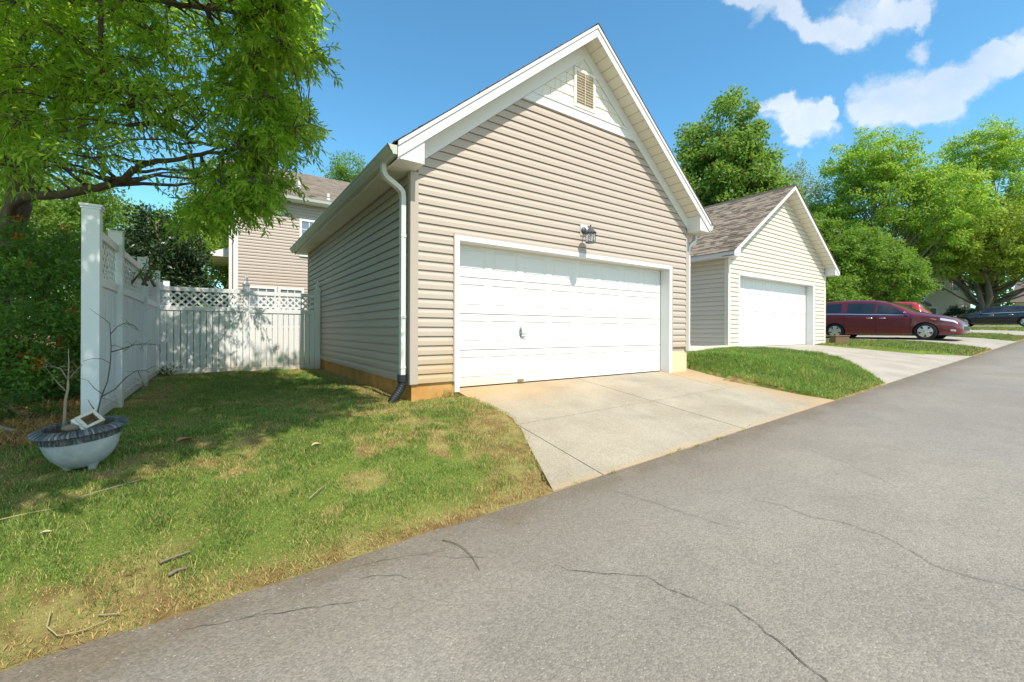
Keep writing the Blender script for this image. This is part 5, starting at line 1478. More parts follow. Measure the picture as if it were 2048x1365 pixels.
L_weed = leaf_mat('weed_leaves', (.04, .10, .015), (.10, .19, .03), .40)
M_greybark = paint('grey_bark', (.20, .17, .14), .95, .1, .3, 9, bump=.01, bscale=30)

# ---------------- the big oak overhanging the lawn, built limb by limb
OAK_NEAR = [(-3.04,0.62,3.41),(-2.25,1.49,4.69),(-4.34,2.35,3.37),(-1.32,1.19,5.47),(-2.04,0.79,5.07),(-4.39,4.34,5.09),(-3.77,3.51,5.56),(-2.65,0.24,3.80),(-3.60,1.23,2.89),(-1.97,1.23,2.77),(-3.43,4.10,4.04),(-3.48,3.89,6.22),(-1.63,0.13,4.42),(-1.55,-0.34,3.80),(-4.65,2.82,4.60),(-3.02,2.88,4.35),(-1.50,0.33,4.01),(-2.09,-0.00,2.67),(-3.95,1.83,4.25),(-4.83,3.90,5.08),(-2.14,3.27,3.42),(-1.61,0.63,4.46),(-1.97,0.85,3.50),(-4.73,3.57,5.54),(-2.67,2.38,4.10),(-2.41,2.04,4.88),(-2.19,3.48,6.04),(-3.50,1.73,3.69),(-4.36,2.27,4.93),(-4.87,4.20,5.34),(-4.16,4.60,4.64),(-3.81,1.91,2.81),(-3.68,1.24,3.72),(-3.70,1.13,4.51),(-4.13,3.41,4.37),(-4.31,4.70,4.12),(-1.76,0.74,4.17),(-4.45,3.19,2.99),(-3.12,1.83,4.09),(-4.29,2.16,4.12),(-4.56,3.13,3.67),(-5.39,5.44,6.02),(-4.89,5.21,5.17),(-4.80,4.61,4.75),(-5.43,5.51,6.41),(-2.74,1.72,4.78),(-1.92,0.48,2.84),(-3.27,3.11,4.63),(-1.79,-0.15,3.66),(-2.75,1.51,4.44),(-2.15,2.24,5.29),(-3.63,0.99,3.48),(-1.68,0.10,4.73),(-3.55,1.56,3.18),(-2.55,3.06,6.07),(-2.20,2.26,4.20),(-3.85,2.90,4.61),(-4.19,1.92,3.14),(-4.37,5.02,3.85),(-4.56,3.41,3.27),(-3.32,0.91,3.87),(-3.43,1.28,4.03),(-4.66,3.49,4.47),(-3.61,4.13,3.59),(-3.19,3.89,5.66),(-4.70,3.15,4.80),(-2.85,2.70,5.12),(-3.97,2.39,4.86),(-3.32,1.27,3.51),(-2.04,0.36,2.46),(-3.59,2.38,3.83),(-4.36,4.44,3.52),(-3.99,3.01,5.10),(-2.81,0.43,4.18),(-2.55,1.20,3.35),(-1.94,1.61,4.07),(-5.54,5.69,5.91),(-4.90,4.05,3.98),(-5.10,5.33,4.70),(-4.11,1.57,4.49),(-1.49,1.08,4.80),(-4.86,4.89,4.59),(-3.10,1.37,3.77),(-4.10,3.78,3.44),(-3.00,1.06,3.50),(-1.50,1.43,4.52),(-3.56,2.21,4.69),(-2.13,3.21,6.61),(-4.49,3.23,4.39),(-3.71,4.17,6.18),(-4.19,2.80,3.03),(-2.86,0.75,3.74),(-3.60,3.63,3.66),(-1.61,1.01,3.58),(-1.80,1.43,3.43),(-1.57,1.31,5.32),(-4.49,3.60,5.80),(-2.79,1.03,3.15),(-4.07,3.81,4.44),(-2.99,1.89,3.56),(-5.46,5.59,4.36),(-4.95,4.17,4.29),(-2.92,2.25,5.30),(-4.36,2.61,4.99),(-3.85,1.19,2.56),(-2.52,2.74,4.33),(-4.62,4.64,5.03),(-2.93,1.32,4.63),(-3.50,2.74,3.69),(-1.88,0.18,2.24),(-4.03,3.96,5.26),(-5.04,5.42,6.35),(-3.70,0.95,2.90),(-4.90,3.89,4.60),(-4.04,1.18,4.11),(-2.78,1.83,4.22),(-3.47,2.41,5.41),(-2.04,1.46,5.46),(-5.04,4.17,4.67),(-2.45,3.53,3.44),(-2.21,2.91,4.37),(-2.66,3.10,4.48),(-3.62,4.44,6.28),(-4.46,3.42,4.11),(-4.36,4.96,6.68),(-3.33,2.84,5.15),(-3.95,1.12,2.85),(-4.25,1.95,3.70),(-2.19,0.74,4.15),(-3.73,3.36,5.24),(-1.95,0.29,4.04),(-3.15,3.39,5.25),(-4.23,2.76,3.64),(-2.51,0.46,4.23),(-4.39,2.75,3.94),(-2.09,-0.08,4.14),(-3.70,2.60,4.06),(-1.74,0.61,3.39),(-1.93,1.54,5.01),(-3.21,4.13,6.40),(-1.49,1.36,3.84),(-3.83,3.17,4.19),(-1.84,0.17,2.77),(-3.33,0.91,4.27),(-3.17,2.51,5.04),(-1.68,0.79,5.19),(-2.52,0.13,3.20),(-3.96,3.56,4.61),(-3.60,0.64,4.53),(-3.08,0.39,2.57),(-3.37,3.60,4.82),(-3.58,1.99,3.60),(-4.08,2.73,4.34),(-5.92,5.51,4.67),(-2.90,1.48,3.59),(-2.30,0.69,4.50),(-5.37,3.15,4.79),(-2.66,-0.04,3.82),(-3.72,2.89,4.10),(-4.01,5.04,5.07),(-4.58,5.33,3.90),(-2.83,3.21,6.61),(-4.61,3.50,4.83),(-2.99,2.27,4.98),(-3.90,2.85,3.40),(-5.54,5.23,6.06),(-2.61,1.16,4.10),(-3.62,3.04,5.11),(-4.17,4.82,4.40),(-3.71,3.72,5.18),(-4.11,4.51,5.90),(-4.41,1.76,3.25),(-2.57,3.82,4.38),(-1.92,0.67,4.83),(-4.61,1.95,4.84),(-5.34,5.36,4.14),(-4.05,1.98,3.87),(-4.43,3.05,4.11),(-3.61,4.73,6.51),(-3.15,1.22,4.31),(-1.82,0.02,4.07),(-3.49,0.12,3.65),(-2.56,0.88,4.88),(-1.66,1.85,4.90),(-2.86,3.76,6.07),(-3.97,2.99,5.48),(-5.84,5.19,6.51),(-4.05,3.16,6.35),(-4.43,2.23,5.33),(-2.90,2.16,3.83),(-4.37,3.16,5.67),(-1.45,4.18,3.32),(-3.41,3.22,4.84),(-1.92,0.54,4.47),(-4.44,3.66,3.56),(-4.07,3.36,5.09),(-2.04,2.51,3.89),(-4.48,2.51,3.83),(-2.78,0.37,3.15),(-4.75,3.61,3.95),(-5.03,2.72,4.35),(-5.19,3.05,5.29),(-3.00,2.87,6.06),(-4.63,1.03,2.39),(-4.27,4.20,4.08),(-2.54,4.20,3.82),(-2.09,1.06,4.18),(-5.18,4.41,5.18),(-4.26,3.98,4.76),(-4.43,2.88,5.52),(-1.71,-0.15,4.96),(-4.31,1.31,3.11),(-3.89,5.09,4.54),(-3.09,1.45,5.48),(-3.94,3.94,3.75),(-2.40,2.60,4.91),(-5.19,6.02,6.33),(-3.82,4.25,5.04),(-2.11,1.18,3.54),(-4.74,5.01,6.57),(-2.01,3.76,3.45),(-2.33,0.98,4.07),(-4.65,4.90,4.36),(-5.05,5.61,5.29),(-4.00,5.01,6.37),(-4.93,3.97,3.65),(-3.66,3.71,4.11),(-4.71,4.53,5.40),(-3.27,1.58,4.20),(-2.55,1.28,4.43),(-3.94,2.01,3.24),(-5.99,5.94,5.62),(-3.36,0.80,2.96),(-2.14,1.45,4.26),(-1.98,0.25,3.50),(-4.97,5.64,4.31),(-1.89,1.73,5.44)]
OAK_RIM = [(-1.78,0.86,2.83),(-1.46,1.03,5.12),(-1.99,1.22,2.25),(-1.92,0.56,2.23),(-1.63,-0.28,2.82),(-1.56,-0.05,3.05),(-2.12,0.17,2.06),(-1.55,0.87,3.13),(-1.85,1.25,4.04),(-1.72,0.77,3.77),(-1.46,0.74,3.53),(-1.51,-0.32,4.15),(-1.39,0.52,4.86),(-1.52,0.96,4.49),(-1.63,0.17,3.34),(-1.68,1.20,2.93),(-1.43,0.39,4.41),(-1.51,0.39,3.11),(-1.95,0.70,2.62),(-1.40,0.00,3.95),(-1.61,-0.19,4.49),(-1.59,1.10,4.23),(-1.89,0.55,3.65),(-1.69,1.19,3.23),(-2.21,1.52,2.30),(-1.72,0.99,2.54),(-2.19,0.84,2.17),(-1.72,0.23,3.77),(-1.79,-0.16,2.36),(-1.81,-0.13,3.23),(-1.75,0.41,2.58),(-1.58,0.76,4.76),(-1.28,0.89,5.33),(-2.24,0.55,2.10),(-1.26,0.83,4.61),(-1.46,0.76,4.23),(-1.31,0.80,4.99),(-1.90,0.96,3.95),(-2.33,1.24,2.18),(-1.64,0.41,4.71),(-2.00,1.39,2.51),(-1.64,0.59,2.81),(-1.94,0.91,2.35),(-1.40,0.19,4.82),(-1.79,0.62,3.09),(-1.54,1.06,3.87),(-1.68,1.50,4.21),(-1.47,-0.27,3.85),(-1.34,1.07,3.30),(-1.48,1.47,2.93),(-1.70,0.85,4.00),(-1.21,0.98,3.50),(-1.18,0.96,4.88),(-1.72,0.40,3.56),(-1.40,1.35,3.60),(-1.34,0.02,4.40),(-1.61,-0.09,3.34),(-1.55,0.53,2.59),(-1.35,1.26,4.51),(-1.50,1.18,2.80),(-1.25,1.18,4.90),(-1.30,0.30,4.01),(-1.31,-0.41,3.72),(-1.22,0.51,3.37),(-1.15,1.31,3.52),(-1.69,0.33,2.82),(-1.05,0.99,5.51),(-1.52,0.52,3.62),(-1.67,0.09,2.26),(-1.53,0.84,2.60),(-1.42,-0.23,3.00),(-1.68,0.48,3.86),(-1.76,0.32,2.31),(-1.37,1.27,4.07),(-1.49,0.80,3.75),(-1.32,0.47,4.18),(-1.16,0.76,3.57),(-1.51,0.22,4.26),(-1.18,0.43,4.93),(-1.42,0.03,3.29),(-1.78,1.45,2.56),(-1.26,1.21,3.80),(-1.48,0.28,2.88),(-1.15,1.31,5.39),(-3.28,-4.96,4.49),(-2.77,-2.83,4.29),(-2.55,-3.31,4.05),(-0.89,-1.17,5.45),(-0.44,-2.10,4.40),(-1.34,-2.94,6.39),(-1.37,-3.24,4.11),(-2.06,-3.03,6.06),(-1.40,-2.93,5.69),(-2.70,-3.64,5.17),(-3.28,0.01,4.23),(-2.32,-4.81,5.73),(-3.31,-4.15,6.11),(-2.04,-2.41,5.20),(-1.53,-1.66,5.89),(-0.73,-1.43,5.41),(-2.45,-2.35,5.09),(-2.15,-1.32,5.33),(-2.62,-5.14,6.03),(-1.41,-3.82,4.87),(-1.85,-1.61,5.85),(-3.23,-3.46,6.64),(-2.16,-2.08,6.52),(-0.66,-2.49,4.19),(-0.58,-2.25,4.67),(-2.91,-4.87,6.12),(-3.29,-2.44,6.56),(-2.69,-1.50,6.51),(-2.61,-1.71,6.24),(-1.63,-3.08,4.07),(-0.50,-3.16,5.07),(-0.54,-2.40,5.10),(-3.13,-1.71,5.11),(-0.52,-2.27,6.59),(-2.67,-5.89,6.50),(-0.85,-1.72,4.54),(-1.21,-3.08,6.06),(-2.09,-3.24,6.71),(-2.59,-3.75,6.36),(-0.76,-4.67,6.51),(-0.99,-2.89,4.74),(-2.98,-3.39,5.90),(-0.46,-1.72,5.96),(-1.24,-4.51,5.35),(-0.64,-1.86,4.74),(-1.28,-4.60,6.26),(-2.70,-1.04,5.40),(-1.03,-3.93,6.18),(-2.20,-3.14,4.73),(-0.60,-1.96,6.13),(-1.76,-5.13,5.88),(-2.14,-2.22,4.87),(-1.07,-4.39,6.05),(-1.84,-1.24,5.89),(-0.60,-0.86,5.25),(-2.62,-1.90,4.12),(-2.62,-5.47,6.33),(-2.98,-0.82,5.04),(-2.53,-1.06,4.66),(-0.66,-1.84,4.27),(-1.42,-2.53,5.07),(-1.28,-4.01,6.49),(-3.36,-2.95,4.47),(-3.40,-4.03,4.59),(-2.52,-1.13,4.03),(-2.37,-1.93,6.68),(-3.11,-2.30,6.07),(-1.08,-4.30,6.64),(-2.37,-3.52,5.17),(-1.81,-1.95,4.00),(-3.02,-0.24,4.22),(-1.82,-2.98,6.27),(-3.04,-3.43,4.82),(-1.42,-1.26,4.37),(-3.22,-6.50,6.70),(-2.90,-2.09,4.27),(-2.98,-4.52,4.31),(-1.13,-1.50,5.71),(-2.00,-3.56,6.74),(-0.69,-2.82,5.67),(-0.75,-3.39,6.33),(-2.76,-1.07,4.92),(-3.06,-1.70,5.94),(-2.30,-2.62,5.41),(-1.64,-4.08,5.13)]
OAK_HIGH = [(-4.52,-3.27,7.35),(-4.19,3.59,7.24),(-8.95,0.97,3.67),(-6.77,-2.53,5.25),(-7.21,-3.91,6.15),(-2.69,-0.98,7.38),(-5.72,-3.11,5.76),(-7.61,-2.39,4.22),(-5.09,3.07,5.18),(-3.21,2.28,8.30),(-6.61,-3.87,6.54),(-2.73,-3.48,4.61),(-5.75,6.25,6.39),(-4.30,-2.92,4.17),(-1.52,2.65,6.82),(-6.96,-0.15,4.13),(-2.38,-0.65,6.27),(-3.84,-1.08,5.38),(-4.18,0.21,6.14),(-5.02,-1.30,8.10),(-6.95,-0.47,8.06),(-5.71,2.66,4.42),(-5.63,2.16,8.36),(-5.60,0.23,8.22),(-5.54,-1.31,4.09),(-6.82,3.26,4.81),(-3.64,0.13,5.40),(-5.86,-0.96,6.00),(-5.62,-0.29,7.67),(-5.34,1.18,4.53),(-2.95,2.13,7.03),(-6.84,4.95,4.58),(-5.18,2.90,5.83),(-3.99,2.43,6.68),(-6.94,2.04,5.93),(-5.33,-0.07,5.53),(-3.58,2.30,7.89),(-6.56,1.99,6.34),(-4.81,0.93,6.43),(-5.52,0.86,8.05),(-5.84,3.96,3.67),(-6.41,3.77,7.14),(-8.57,-1.09,5.99),(-6.57,-0.49,7.41),(-5.68,3.45,4.84),(-5.99,4.15,5.94),(-4.56,-0.25,4.11),(-2.23,-0.58,4.71),(-8.37,2.02,3.63),(-6.07,2.82,6.12),(-6.05,1.39,7.10),(-7.23,-0.38,6.86),(-1.82,0.65,6.12),(-8.73,-2.19,3.81),(-4.25,2.72,5.77),(-6.31,-3.08,4.77),(-9.00,1.00,5.21),(-2.40,-1.49,4.30),(-7.93,-1.55,5.65),(-6.30,-3.01,7.48),(-3.02,1.66,6.52),(-7.56,-2.41,6.79),(-2.79,-1.57,6.87),(-1.70,-0.51,7.64),(-4.76,-1.18,5.99),(-2.44,-4.11,4.57),(-3.75,-3.91,3.79),(-3.24,0.29,7.58),(-1.02,-0.77,6.61),(-7.20,0.65,5.21),(-7.17,-1.07,4.23),(-4.95,3.01,8.48),(-6.91,4.75,4.05),(-2.39,3.93,7.40),(-4.68,-1.76,6.15),(-3.71,-1.94,7.64),(-2.89,0.86,6.24),(-7.34,1.86,4.76),(-3.43,-1.24,4.69),(-4.93,-0.36,6.01),(-5.98,-0.41,8.26),(-5.49,-0.99,4.84),(-9.04,1.33,5.92),(-6.75,5.51,5.63),(-7.88,-2.89,5.13),(-8.42,2.74,3.88),(-4.07,-1.14,4.46),(-6.77,3.30,3.97),(-5.94,-0.03,5.67),(-8.63,-2.11,5.64),(-2.74,0.15,5.86),(-5.39,-2.22,3.68),(-6.53,0.34,6.20),(-2.45,-0.16,7.05),(-3.17,-2.99,5.17),(-7.05,-2.56,3.64),(-1.74,1.39,7.78),(-2.41,-1.34,6.48),(-5.04,4.05,5.35),(-6.40,1.76,8.23),(-2.37,-1.88,5.56),(-2.23,2.05,6.07),(-9.04,2.18,5.63),(-6.27,0.30,4.98),(-2.41,-1.70,7.35),(-4.17,0.93,5.67),(-5.28,-0.56,7.17),(-4.29,1.57,4.79),(-8.82,-1.56,5.36),(-5.21,2.01,4.67),(-3.34,-0.51,8.23),(-4.86,-3.86,6.54),(-6.12,1.65,5.14),(-6.71,2.71,5.90),(-7.88,-1.64,3.85),(-8.36,4.91,4.30),(-4.68,0.07,6.44),(-7.82,-0.37,7.47),(-6.98,-4.27,3.65),(-3.84,-2.50,7.70),(-6.89,0.23,7.37),(-6.06,6.03,5.99),(-7.62,-0.10,6.34),(-4.73,0.84,4.30),(-6.07,4.30,7.54),(-6.71,3.54,6.22),(-3.00,-1.79,7.72),(-7.70,-1.26,5.11),(-2.61,1.56,7.61),(-4.99,-3.95,5.01),(-5.28,2.19,5.51),(-7.64,2.06,6.13),(-6.37,-0.86,4.96),(-7.56,5.73,4.75),(-7.39,-1.95,6.07),(-5.17,-2.39,6.30),(-7.18,0.63,6.90),(-3.24,0.16,6.13),(-9.13,-0.72,5.14),(-8.54,-0.28,3.82),(-4.36,0.85,6.98),(-6.45,6.25,4.20),(-6.36,-4.26,5.86),(-6.06,-3.37,6.25),(-4.70,-2.08,8.16),(-2.40,-2.71,6.31),(-3.71,-4.30,6.31),(-7.37,2.41,5.76),(-4.23,4.55,7.55),(-6.83,5.75,3.87),(-4.68,-2.44,6.60),(-4.80,0.61,8.64),(-4.54,-3.78,4.13),(-6.02,-3.88,6.83),(-7.73,1.40,5.73),(-7.81,0.28,3.96),(-0.99,0.89,6.79),(-4.06,-0.25,5.51),(-5.16,0.54,5.81),(-3.32,2.11,6.23),(-9.31,-0.77,3.90),(-6.03,-0.82,6.95),(-8.01,4.12,4.54),(-3.27,-4.27,5.49),(-7.66,2.22,4.39),(-7.24,6.00,5.24),(-5.36,-1.49,5.59),(-4.84,-3.02,6.25),(-5.40,-2.04,4.90),(-4.48,-5.97,6.08),(-3.83,-2.67,4.56),(-2.13,-1.35,5.73),(-3.85,-2.04,5.71),(-2.52,-4.51,5.12),(-4.90,-2.04,5.47),(-1.32,-2.09,4.56),(-4.63,-5.40,6.50),(-4.88,-4.13,5.26),(-2.96,-5.61,6.57),(-3.69,-4.93,5.34),(-2.40,-2.59,5.85),(-5.26,-0.83,4.88),(-5.09,-2.68,5.04),(-3.76,-2.77,6.12),(-4.99,-1.51,6.50),(-4.30,-1.37,5.15),(-3.62,-3.91,5.05),(-4.14,-5.65,6.59),(-3.15,-1.93,4.55),(-1.63,-3.13,5.82),(-2.37,-5.12,6.28),(-5.09,-4.98,6.27),(-4.96,-5.71,5.84),(-4.39,-3.68,5.79),(-0.88,-2.43,4.63),(-4.56,-3.50,5.38),(-3.80,-4.45,5.58),(-1.24,-4.93,6.17),(-1.21,-3.15,5.57),(-2.40,-1.30,6.12),(-3.44,-0.85,5.34),(-2.78,-4.60,6.53),(-3.34,-3.07,5.47),(-5.41,-5.54,6.47),(-4.90,-3.77,5.55),(-5.22,-1.24,5.95),(-0.85,-4.13,6.55),(-3.93,-3.64,4.91),(-2.11,-2.72,6.29),(-4.17,-0.87,5.31),(-4.65,-2.72,4.53),(-1.30,-2.17,6.19),(-2.79,-2.46,6.59),(-5.00,-1.32,4.85),(-2.36,-3.66,5.45),(-1.80,-1.58,5.51),(-5.21,-4.87,4.42),(-5.44,-3.60,5.95),(-3.25,-3.80,5.42),(-3.37,-1.81,6.41),(-2.09,-1.72,6.14),(-1.46,-3.62,5.96),(-0.99,-1.59,6.58),(-2.72,-2.49,5.19),(-2.65,-4.40,4.73),(-3.33,-4.97,5.76),(-3.64,-3.87,5.89),(-2.75,-3.93,6.73),(-1.49,-4.65,5.78),(-1.91,-3.45,4.89),(-4.22,-1.79,6.76),(-1.18,-2.92,5.25),(-1.80,-2.20,6.32),(-2.32,-1.73,4.76),(-1.68,-3.50,5.33),(-2.70,-1.72,5.85),(-1.62,-4.17,5.98),(-0.81,-2.88,6.79),(-3.84,-2.16,4.45),(-4.25,-3.85,5.12),(-1.44,-2.53,4.35),(-3.90,-4.01,4.27),(-4.14,-2.17,6.96),(-3.10,-3.83,6.46),(-0.95,-3.61,5.54),(-2.64,-3.47,5.75),(-4.45,-3.97,6.30),(-1.98,-4.32,5.16),(-3.11,-3.76,4.82),(-2.92,-4.89,6.93),(-3.49,-2.67,5.30),(-2.31,-5.21,6.92),(-2.16,-2.74,4.36),(-3.25,-4.73,4.79),(-2.50,-3.25,5.20),(-3.31,-0.77,5.80),(-3.69,-0.21,4.82),(-3.04,-4.37,5.87),(-2.48,-0.50,5.26),(-3.41,-5.71,6.59),(-3.78,-2.07,5.11),(-1.48,-1.95,5.20),(-2.68,-2.99,4.68),(-3.89,-0.26,4.27),(-1.93,-1.35,6.59),(-1.45,-3.40,4.58),(-4.38,-2.72,4.88),(-2.17,-4.73,6.67),(-2.92,-5.31,6.13),(-3.98,-4.92,5.03),(-1.20,-1.68,4.96),(-4.54,-4.43,4.66),(-2.56,-3.46,6.53),(-1.48,-1.04,6.14),(-2.89,-1.15,6.36),(-4.22,-5.53,5.70),(-3.63,-5.45,6.04),(-4.03,-3.26,5.55),(-1.23,-2.58,4.80),(-1.66,-3.51,6.60),(-0.68,-4.32,6.11),(-1.61,-4.11,6.42),(-3.75,-6.38,6.88),(-0.94,-2.53,5.19),(-3.03,-0.55,4.64),(-3.83,-5.14,6.72),(-4.57,-4.94,4.84),(-1.93,-1.03,4.71),(-0.87,-1.13,5.90),(-2.80,-5.01,6.53),(-3.59,-2.42,6.98),(-3.20,-4.17,4.23),(-1.48,-2.29,5.81),(-2.98,-0.04,4.63),(-4.13,-4.94,6.94),(-4.54,-3.52,6.40),(-4.44,-1.76,4.49),(-1.30,-4.18,5.36)]

rng = np.random.default_rng(42); rs = random.Random(42)
OB = Vector((-5.25, 5.95, -.25))
oak = thing('oak_tree', 'large leafy tree at left whose long low limb and branches overhang the lawn', 'tree', OB)
oinv = Matrix.Translation(-OB)
trunk_p = [OB, Vector((-5.2, 5.85, 1.2)), Vector((-5.05, 5.70, 2.3)), Vector((-4.80, 5.35, 3.1)), Vector((-4.75, 4.9, 4.2)), Vector((-4.7, 4.4, 5.4)), Vector((-4.6, 3.6, 6.6)), Vector((-4.6, 2.6, 7.8))]
trunk_r = [.24, .20, .175, .16, .14, .12, .10, .06]
LIMBS = [([(-4.95, 5.5, 2.75), (-4.45, 4.1, 2.80), (-4.0, 3.5, 2.76), (-3.45, 2.85, 2.80), (-3.13, 2.46, 2.86), (-2.92, 2.2, 3.0), (-2.72, 1.93, 3.03), (-2.15, 1.175, 3.02), (-1.66, .6, 3.05), (-1.2, .1, 3.2)], .082, .012),
         ([(-4.78, 5.2, 3.5), (-4.2, 3.6, 4.15), (-3.5, 2.6, 4.05), (-2.9, 1.9, 3.65), (-2.4, 1.2, 3.15), (-2.0, .8, 3.0)], .075, .012),
         ([(-4.72, 4.6, 4.9), (-3.8, 2.6, 5.0), (-2.9, 1.4, 4.75), (-2.2, .7, 4.5), (-1.5, .2, 4.4)], .08, .012),
         ([(-4.65, 4.0, 6.0), (-3.9, 1.6, 6.2), (-3.0, -.8, 6.2), (-2.2, -3.2, 6.0)], .09, .015),
         ([(-4.6, 3.2, 7.0), (-4.8, .6, 7.4), (-4.6, -2.2, 7.0), (-4.2, -4.2, 6.4)], .09, .015),
         ([(-4.75, 4.9, 4.3), (-5.8, 3.2, 5.0), (-6.6, 1.0, 5.4), (-7.0, -1.2, 5.2)], .08, .015),
         ([(-4.7, 4.4, 5.2), (-6.2, 5.2, 6.2), (-7.8, 5.4, 6.8)], .08, .015),
         ([(-4.7, 4.4, 5.4), (-3.4, 4.2, 6.4), (-1.9, 3.6, 6.9), (-1.1, 2.8, 6.8)], .08, .015),
         ([(-4.6, 3.4, 6.8), (-3.0, 1.8, 7.6), (-1.6, .4, 7.4)], .07, .012)]
mb = MB()
def smooth_path(P, n=5):
    P = [Vector(p) for p in P]; out = []
    for i in range(len(P) - 1):
        p0, p1, p2, p3 = P[max(0, i - 1)], P[i], P[i + 1], P[min(len(P) - 1, i + 2)]
        for k in range(n):
            t = k / n; out.append(.5 * ((2 * p1) + (p2 - p0) * t + (2 * p0 - 5 * p1 + 4 * p2 - p3) * t * t + (3 * p1 - p0 - 3 * p2 + p3) * t ** 3))
    return out + [P[-1]]
tp = smooth_path(trunk_p); mb.tube(tp, list(np.interp(np.linspace(0, 7, len(tp)), range(8), trunk_r)), 14)
NODES = [(p, .12) for p in tp[14:]]
for P, r0, r1 in LIMBS:
    q = smooth_path(P, 6); n = len(q)
    q = [p + Vector((rs.uniform(-1, 1), rs.uniform(-1, 1), rs.uniform(-1, 1))) * .018 for p in q]
    rad = [(r0 + (r1 - r0) * (i / (n - 1)) ** .8) * rs.uniform(.93, 1.07) for i in range(n)]
    mb.tube(q, rad, 10); NODES += [(p, rad[i]) for i, p in enumerate(q) if i > 3]
# dangling dead branch, crusted with lichen
mb.tube(smooth_path([(-3.10, .86, 4.6), (-3.085, .845, 4.2), (-3.09, .85, 3.85), (-3.075, .84, 3.52)]), .022, 8)
twigs = MB(); LP, LD, LN, LL = [], [], [], []
def spray(c, rad, ntw, nlf, L):
    for k in range(ntw):
        dv = Vector((rng.normal(), rng.normal(), rng.normal() * .55 - .15)).normalized(); ln = rad * rng.uniform(.55, 1.15)
        a = c + dv * rad * .05; m_ = c + dv * ln * .55 + Vector((0, 0, .04 * rad)); e = c + dv * ln + Vector((0, 0, -.22 * rad * rng.uniform(.3, 1.4)))
        if k % 2 == 0: twigs.tube([a, m_, e], [.0055, .0035, .0012], 4, cap=False)
        for j in range(nlf):
            f = .22 + .80 * (j + rng.random()) / nlf
            p = (a.lerp(m_, f * 2) if f < .5 else m_.lerp(e, min(1.0, f * 2 - 1)))
            out_ = Vector((rng.normal(), rng.normal(), rng.normal())).normalized()
            d = dv * .75 + out_ * .80 + Vector((0, 0, -.30))
            LP.append(p); LD.append(d); LN.append(Vector((rng.normal() * .5, rng.normal() * .5, 1.0)) + out_ * .4); LL.append(L * rng.uniform(.7, 1.2))
for lst, near in ((OAK_NEAR, True), (OAK_RIM, True), (OAK_HIGH, False)):
    for c in lst:
        if near and lst is OAK_NEAR and rs.random() < .24: continue
        c = Vector(c); best = min(NODES, key=lambda nd: (nd[0] - c).length + (0.0 if nd[0].z < c.z + .6 else .5))
        L0 = (best[0] - c).length
        if L0 > .08:
            q = limb_path(best[0], c, .05 * L0, rs, 6); r0 = min(best[1] * .55, .012 + .010 * L0)
            mb.tube(q, [r0 * (1 - .8 * i / 6) + .002 for i in range(7)], 6)
        if lst is OAK_RIM: spray(c, rng.uniform(.24, .40), 17, 14, .092)
        else: spray(c, rng.uniform(.34, .54) if near else rng.uniform(.5, .8), 20 if near else 20, 12 if near else 16, .094 if near else .14)
o = mb.build('trunk', M_bark, oak, smooth='all'); o.matrix_parent_inverse = oinv
o = twigs.build('twigs', M_twig, oak); o.matrix_parent_inverse = oinv
LP, LD, LN, LL = (np.array([tuple(v) for v in a]) if i < 3 else np.array(a) for i, a in enumerate((LP, LD, LN, LL)))
V = leaf_arrays(LP, LD, LN, LL, LL * .29, .004)
o = np_mesh('crown', V, quads(len(V) // 4), L_oak, oak); o.matrix_parent_inverse = oinv

# ---------------- shrub with red-orange flowers behind the planter, beside the tall fence
def make_shrub(name, label, base, ells, nclump, crad, per, leaf, mat, seed, berries=0, cat='shrub', group=None, stems=9):
    rng = np.random.default_rng(seed); rs = random.Random(seed); root = thing(name, label, cat, base, 0, group); inv = Matrix.Translation(-Vector(base)); b = np.array(base)
    C_, R_ = [], []
    for k in range(nclump):
        e = ells[rng.integers(len(ells))]; dv = unit(rng.normal(size=3)); u = .45 + .55 * rng.random() ** .5
        p = b + np.array([e[0] + dv[0] * e[3] * u, e[1] + dv[1] * e[4] * u, e[2] + dv[2] * e[5] * u]); p[2] = max(p[2], b[2] + .06); C_.append(p); R_.append(crad * rng.uniform(.6, 1.4))
    V = clump_leaves(rng, C_, R_, per, leaf[0], leaf[1], .05, .85, 2.0, .7); o = np_mesh('foliage', V, quads(len(V) // 4), mat, root); o.matrix_parent_inverse = inv
    if berries:
        cc = [C_[i] + unit(rng.normal(size=3)) * R_[i] * .8 for i in rng.choice(nclump, berries)]
        V = clump_leaves(rng, cc, [.06] * berries, 22, .055, .026, -.1, 1.0, 2, .3); o = np_mesh('flowers', V, quads(len(V) // 4), L_berry, root); o.matrix_parent_inverse = inv
    mb = MB()
    for k in range(stems):
        c = Vector(C_[rs.randrange(nclump)]); q = limb_path(Vector(base) + Vector((rs.uniform(-.2, .2), rs.uniform(-.2, .2), -.1)), c, 0, rs, 4); mb.tube(q, [.02, .016, .012, .008, .004], 5)
    o = mb.build('stem', M_bark, root, smooth='all'); o.matrix_parent_inverse = inv
    return root
make_shrub('flowering_shrub', 'tall dense evergreen shrub with red-orange flowers at far left by the fence', (-4.25, 3.2, -.09), [(0, .2, 1.05, .85, 1.1, 1.05), (-.5, .6, 1.5, .9, .9, 1.0), (.25, 1.6, 1.6, .7, 1.1, 1.0), (-1.3, 0, .9, .8, .9, .95), (.3, -.6, .6, .55, .6, .65)], 260, .22, 120, (.075, .030), L_shrub, 5, 50)
make_shrub('low_shrub', 'small bright green low plant on the pine straw behind the planter', (-3.62, .95, -.09), [(0, 0, .16, .28, .3, .17), (-.45, .35, .12, .25, .25, .13)], 26, .09, 42, (.05, .018), L_weed, 8, stems=5)
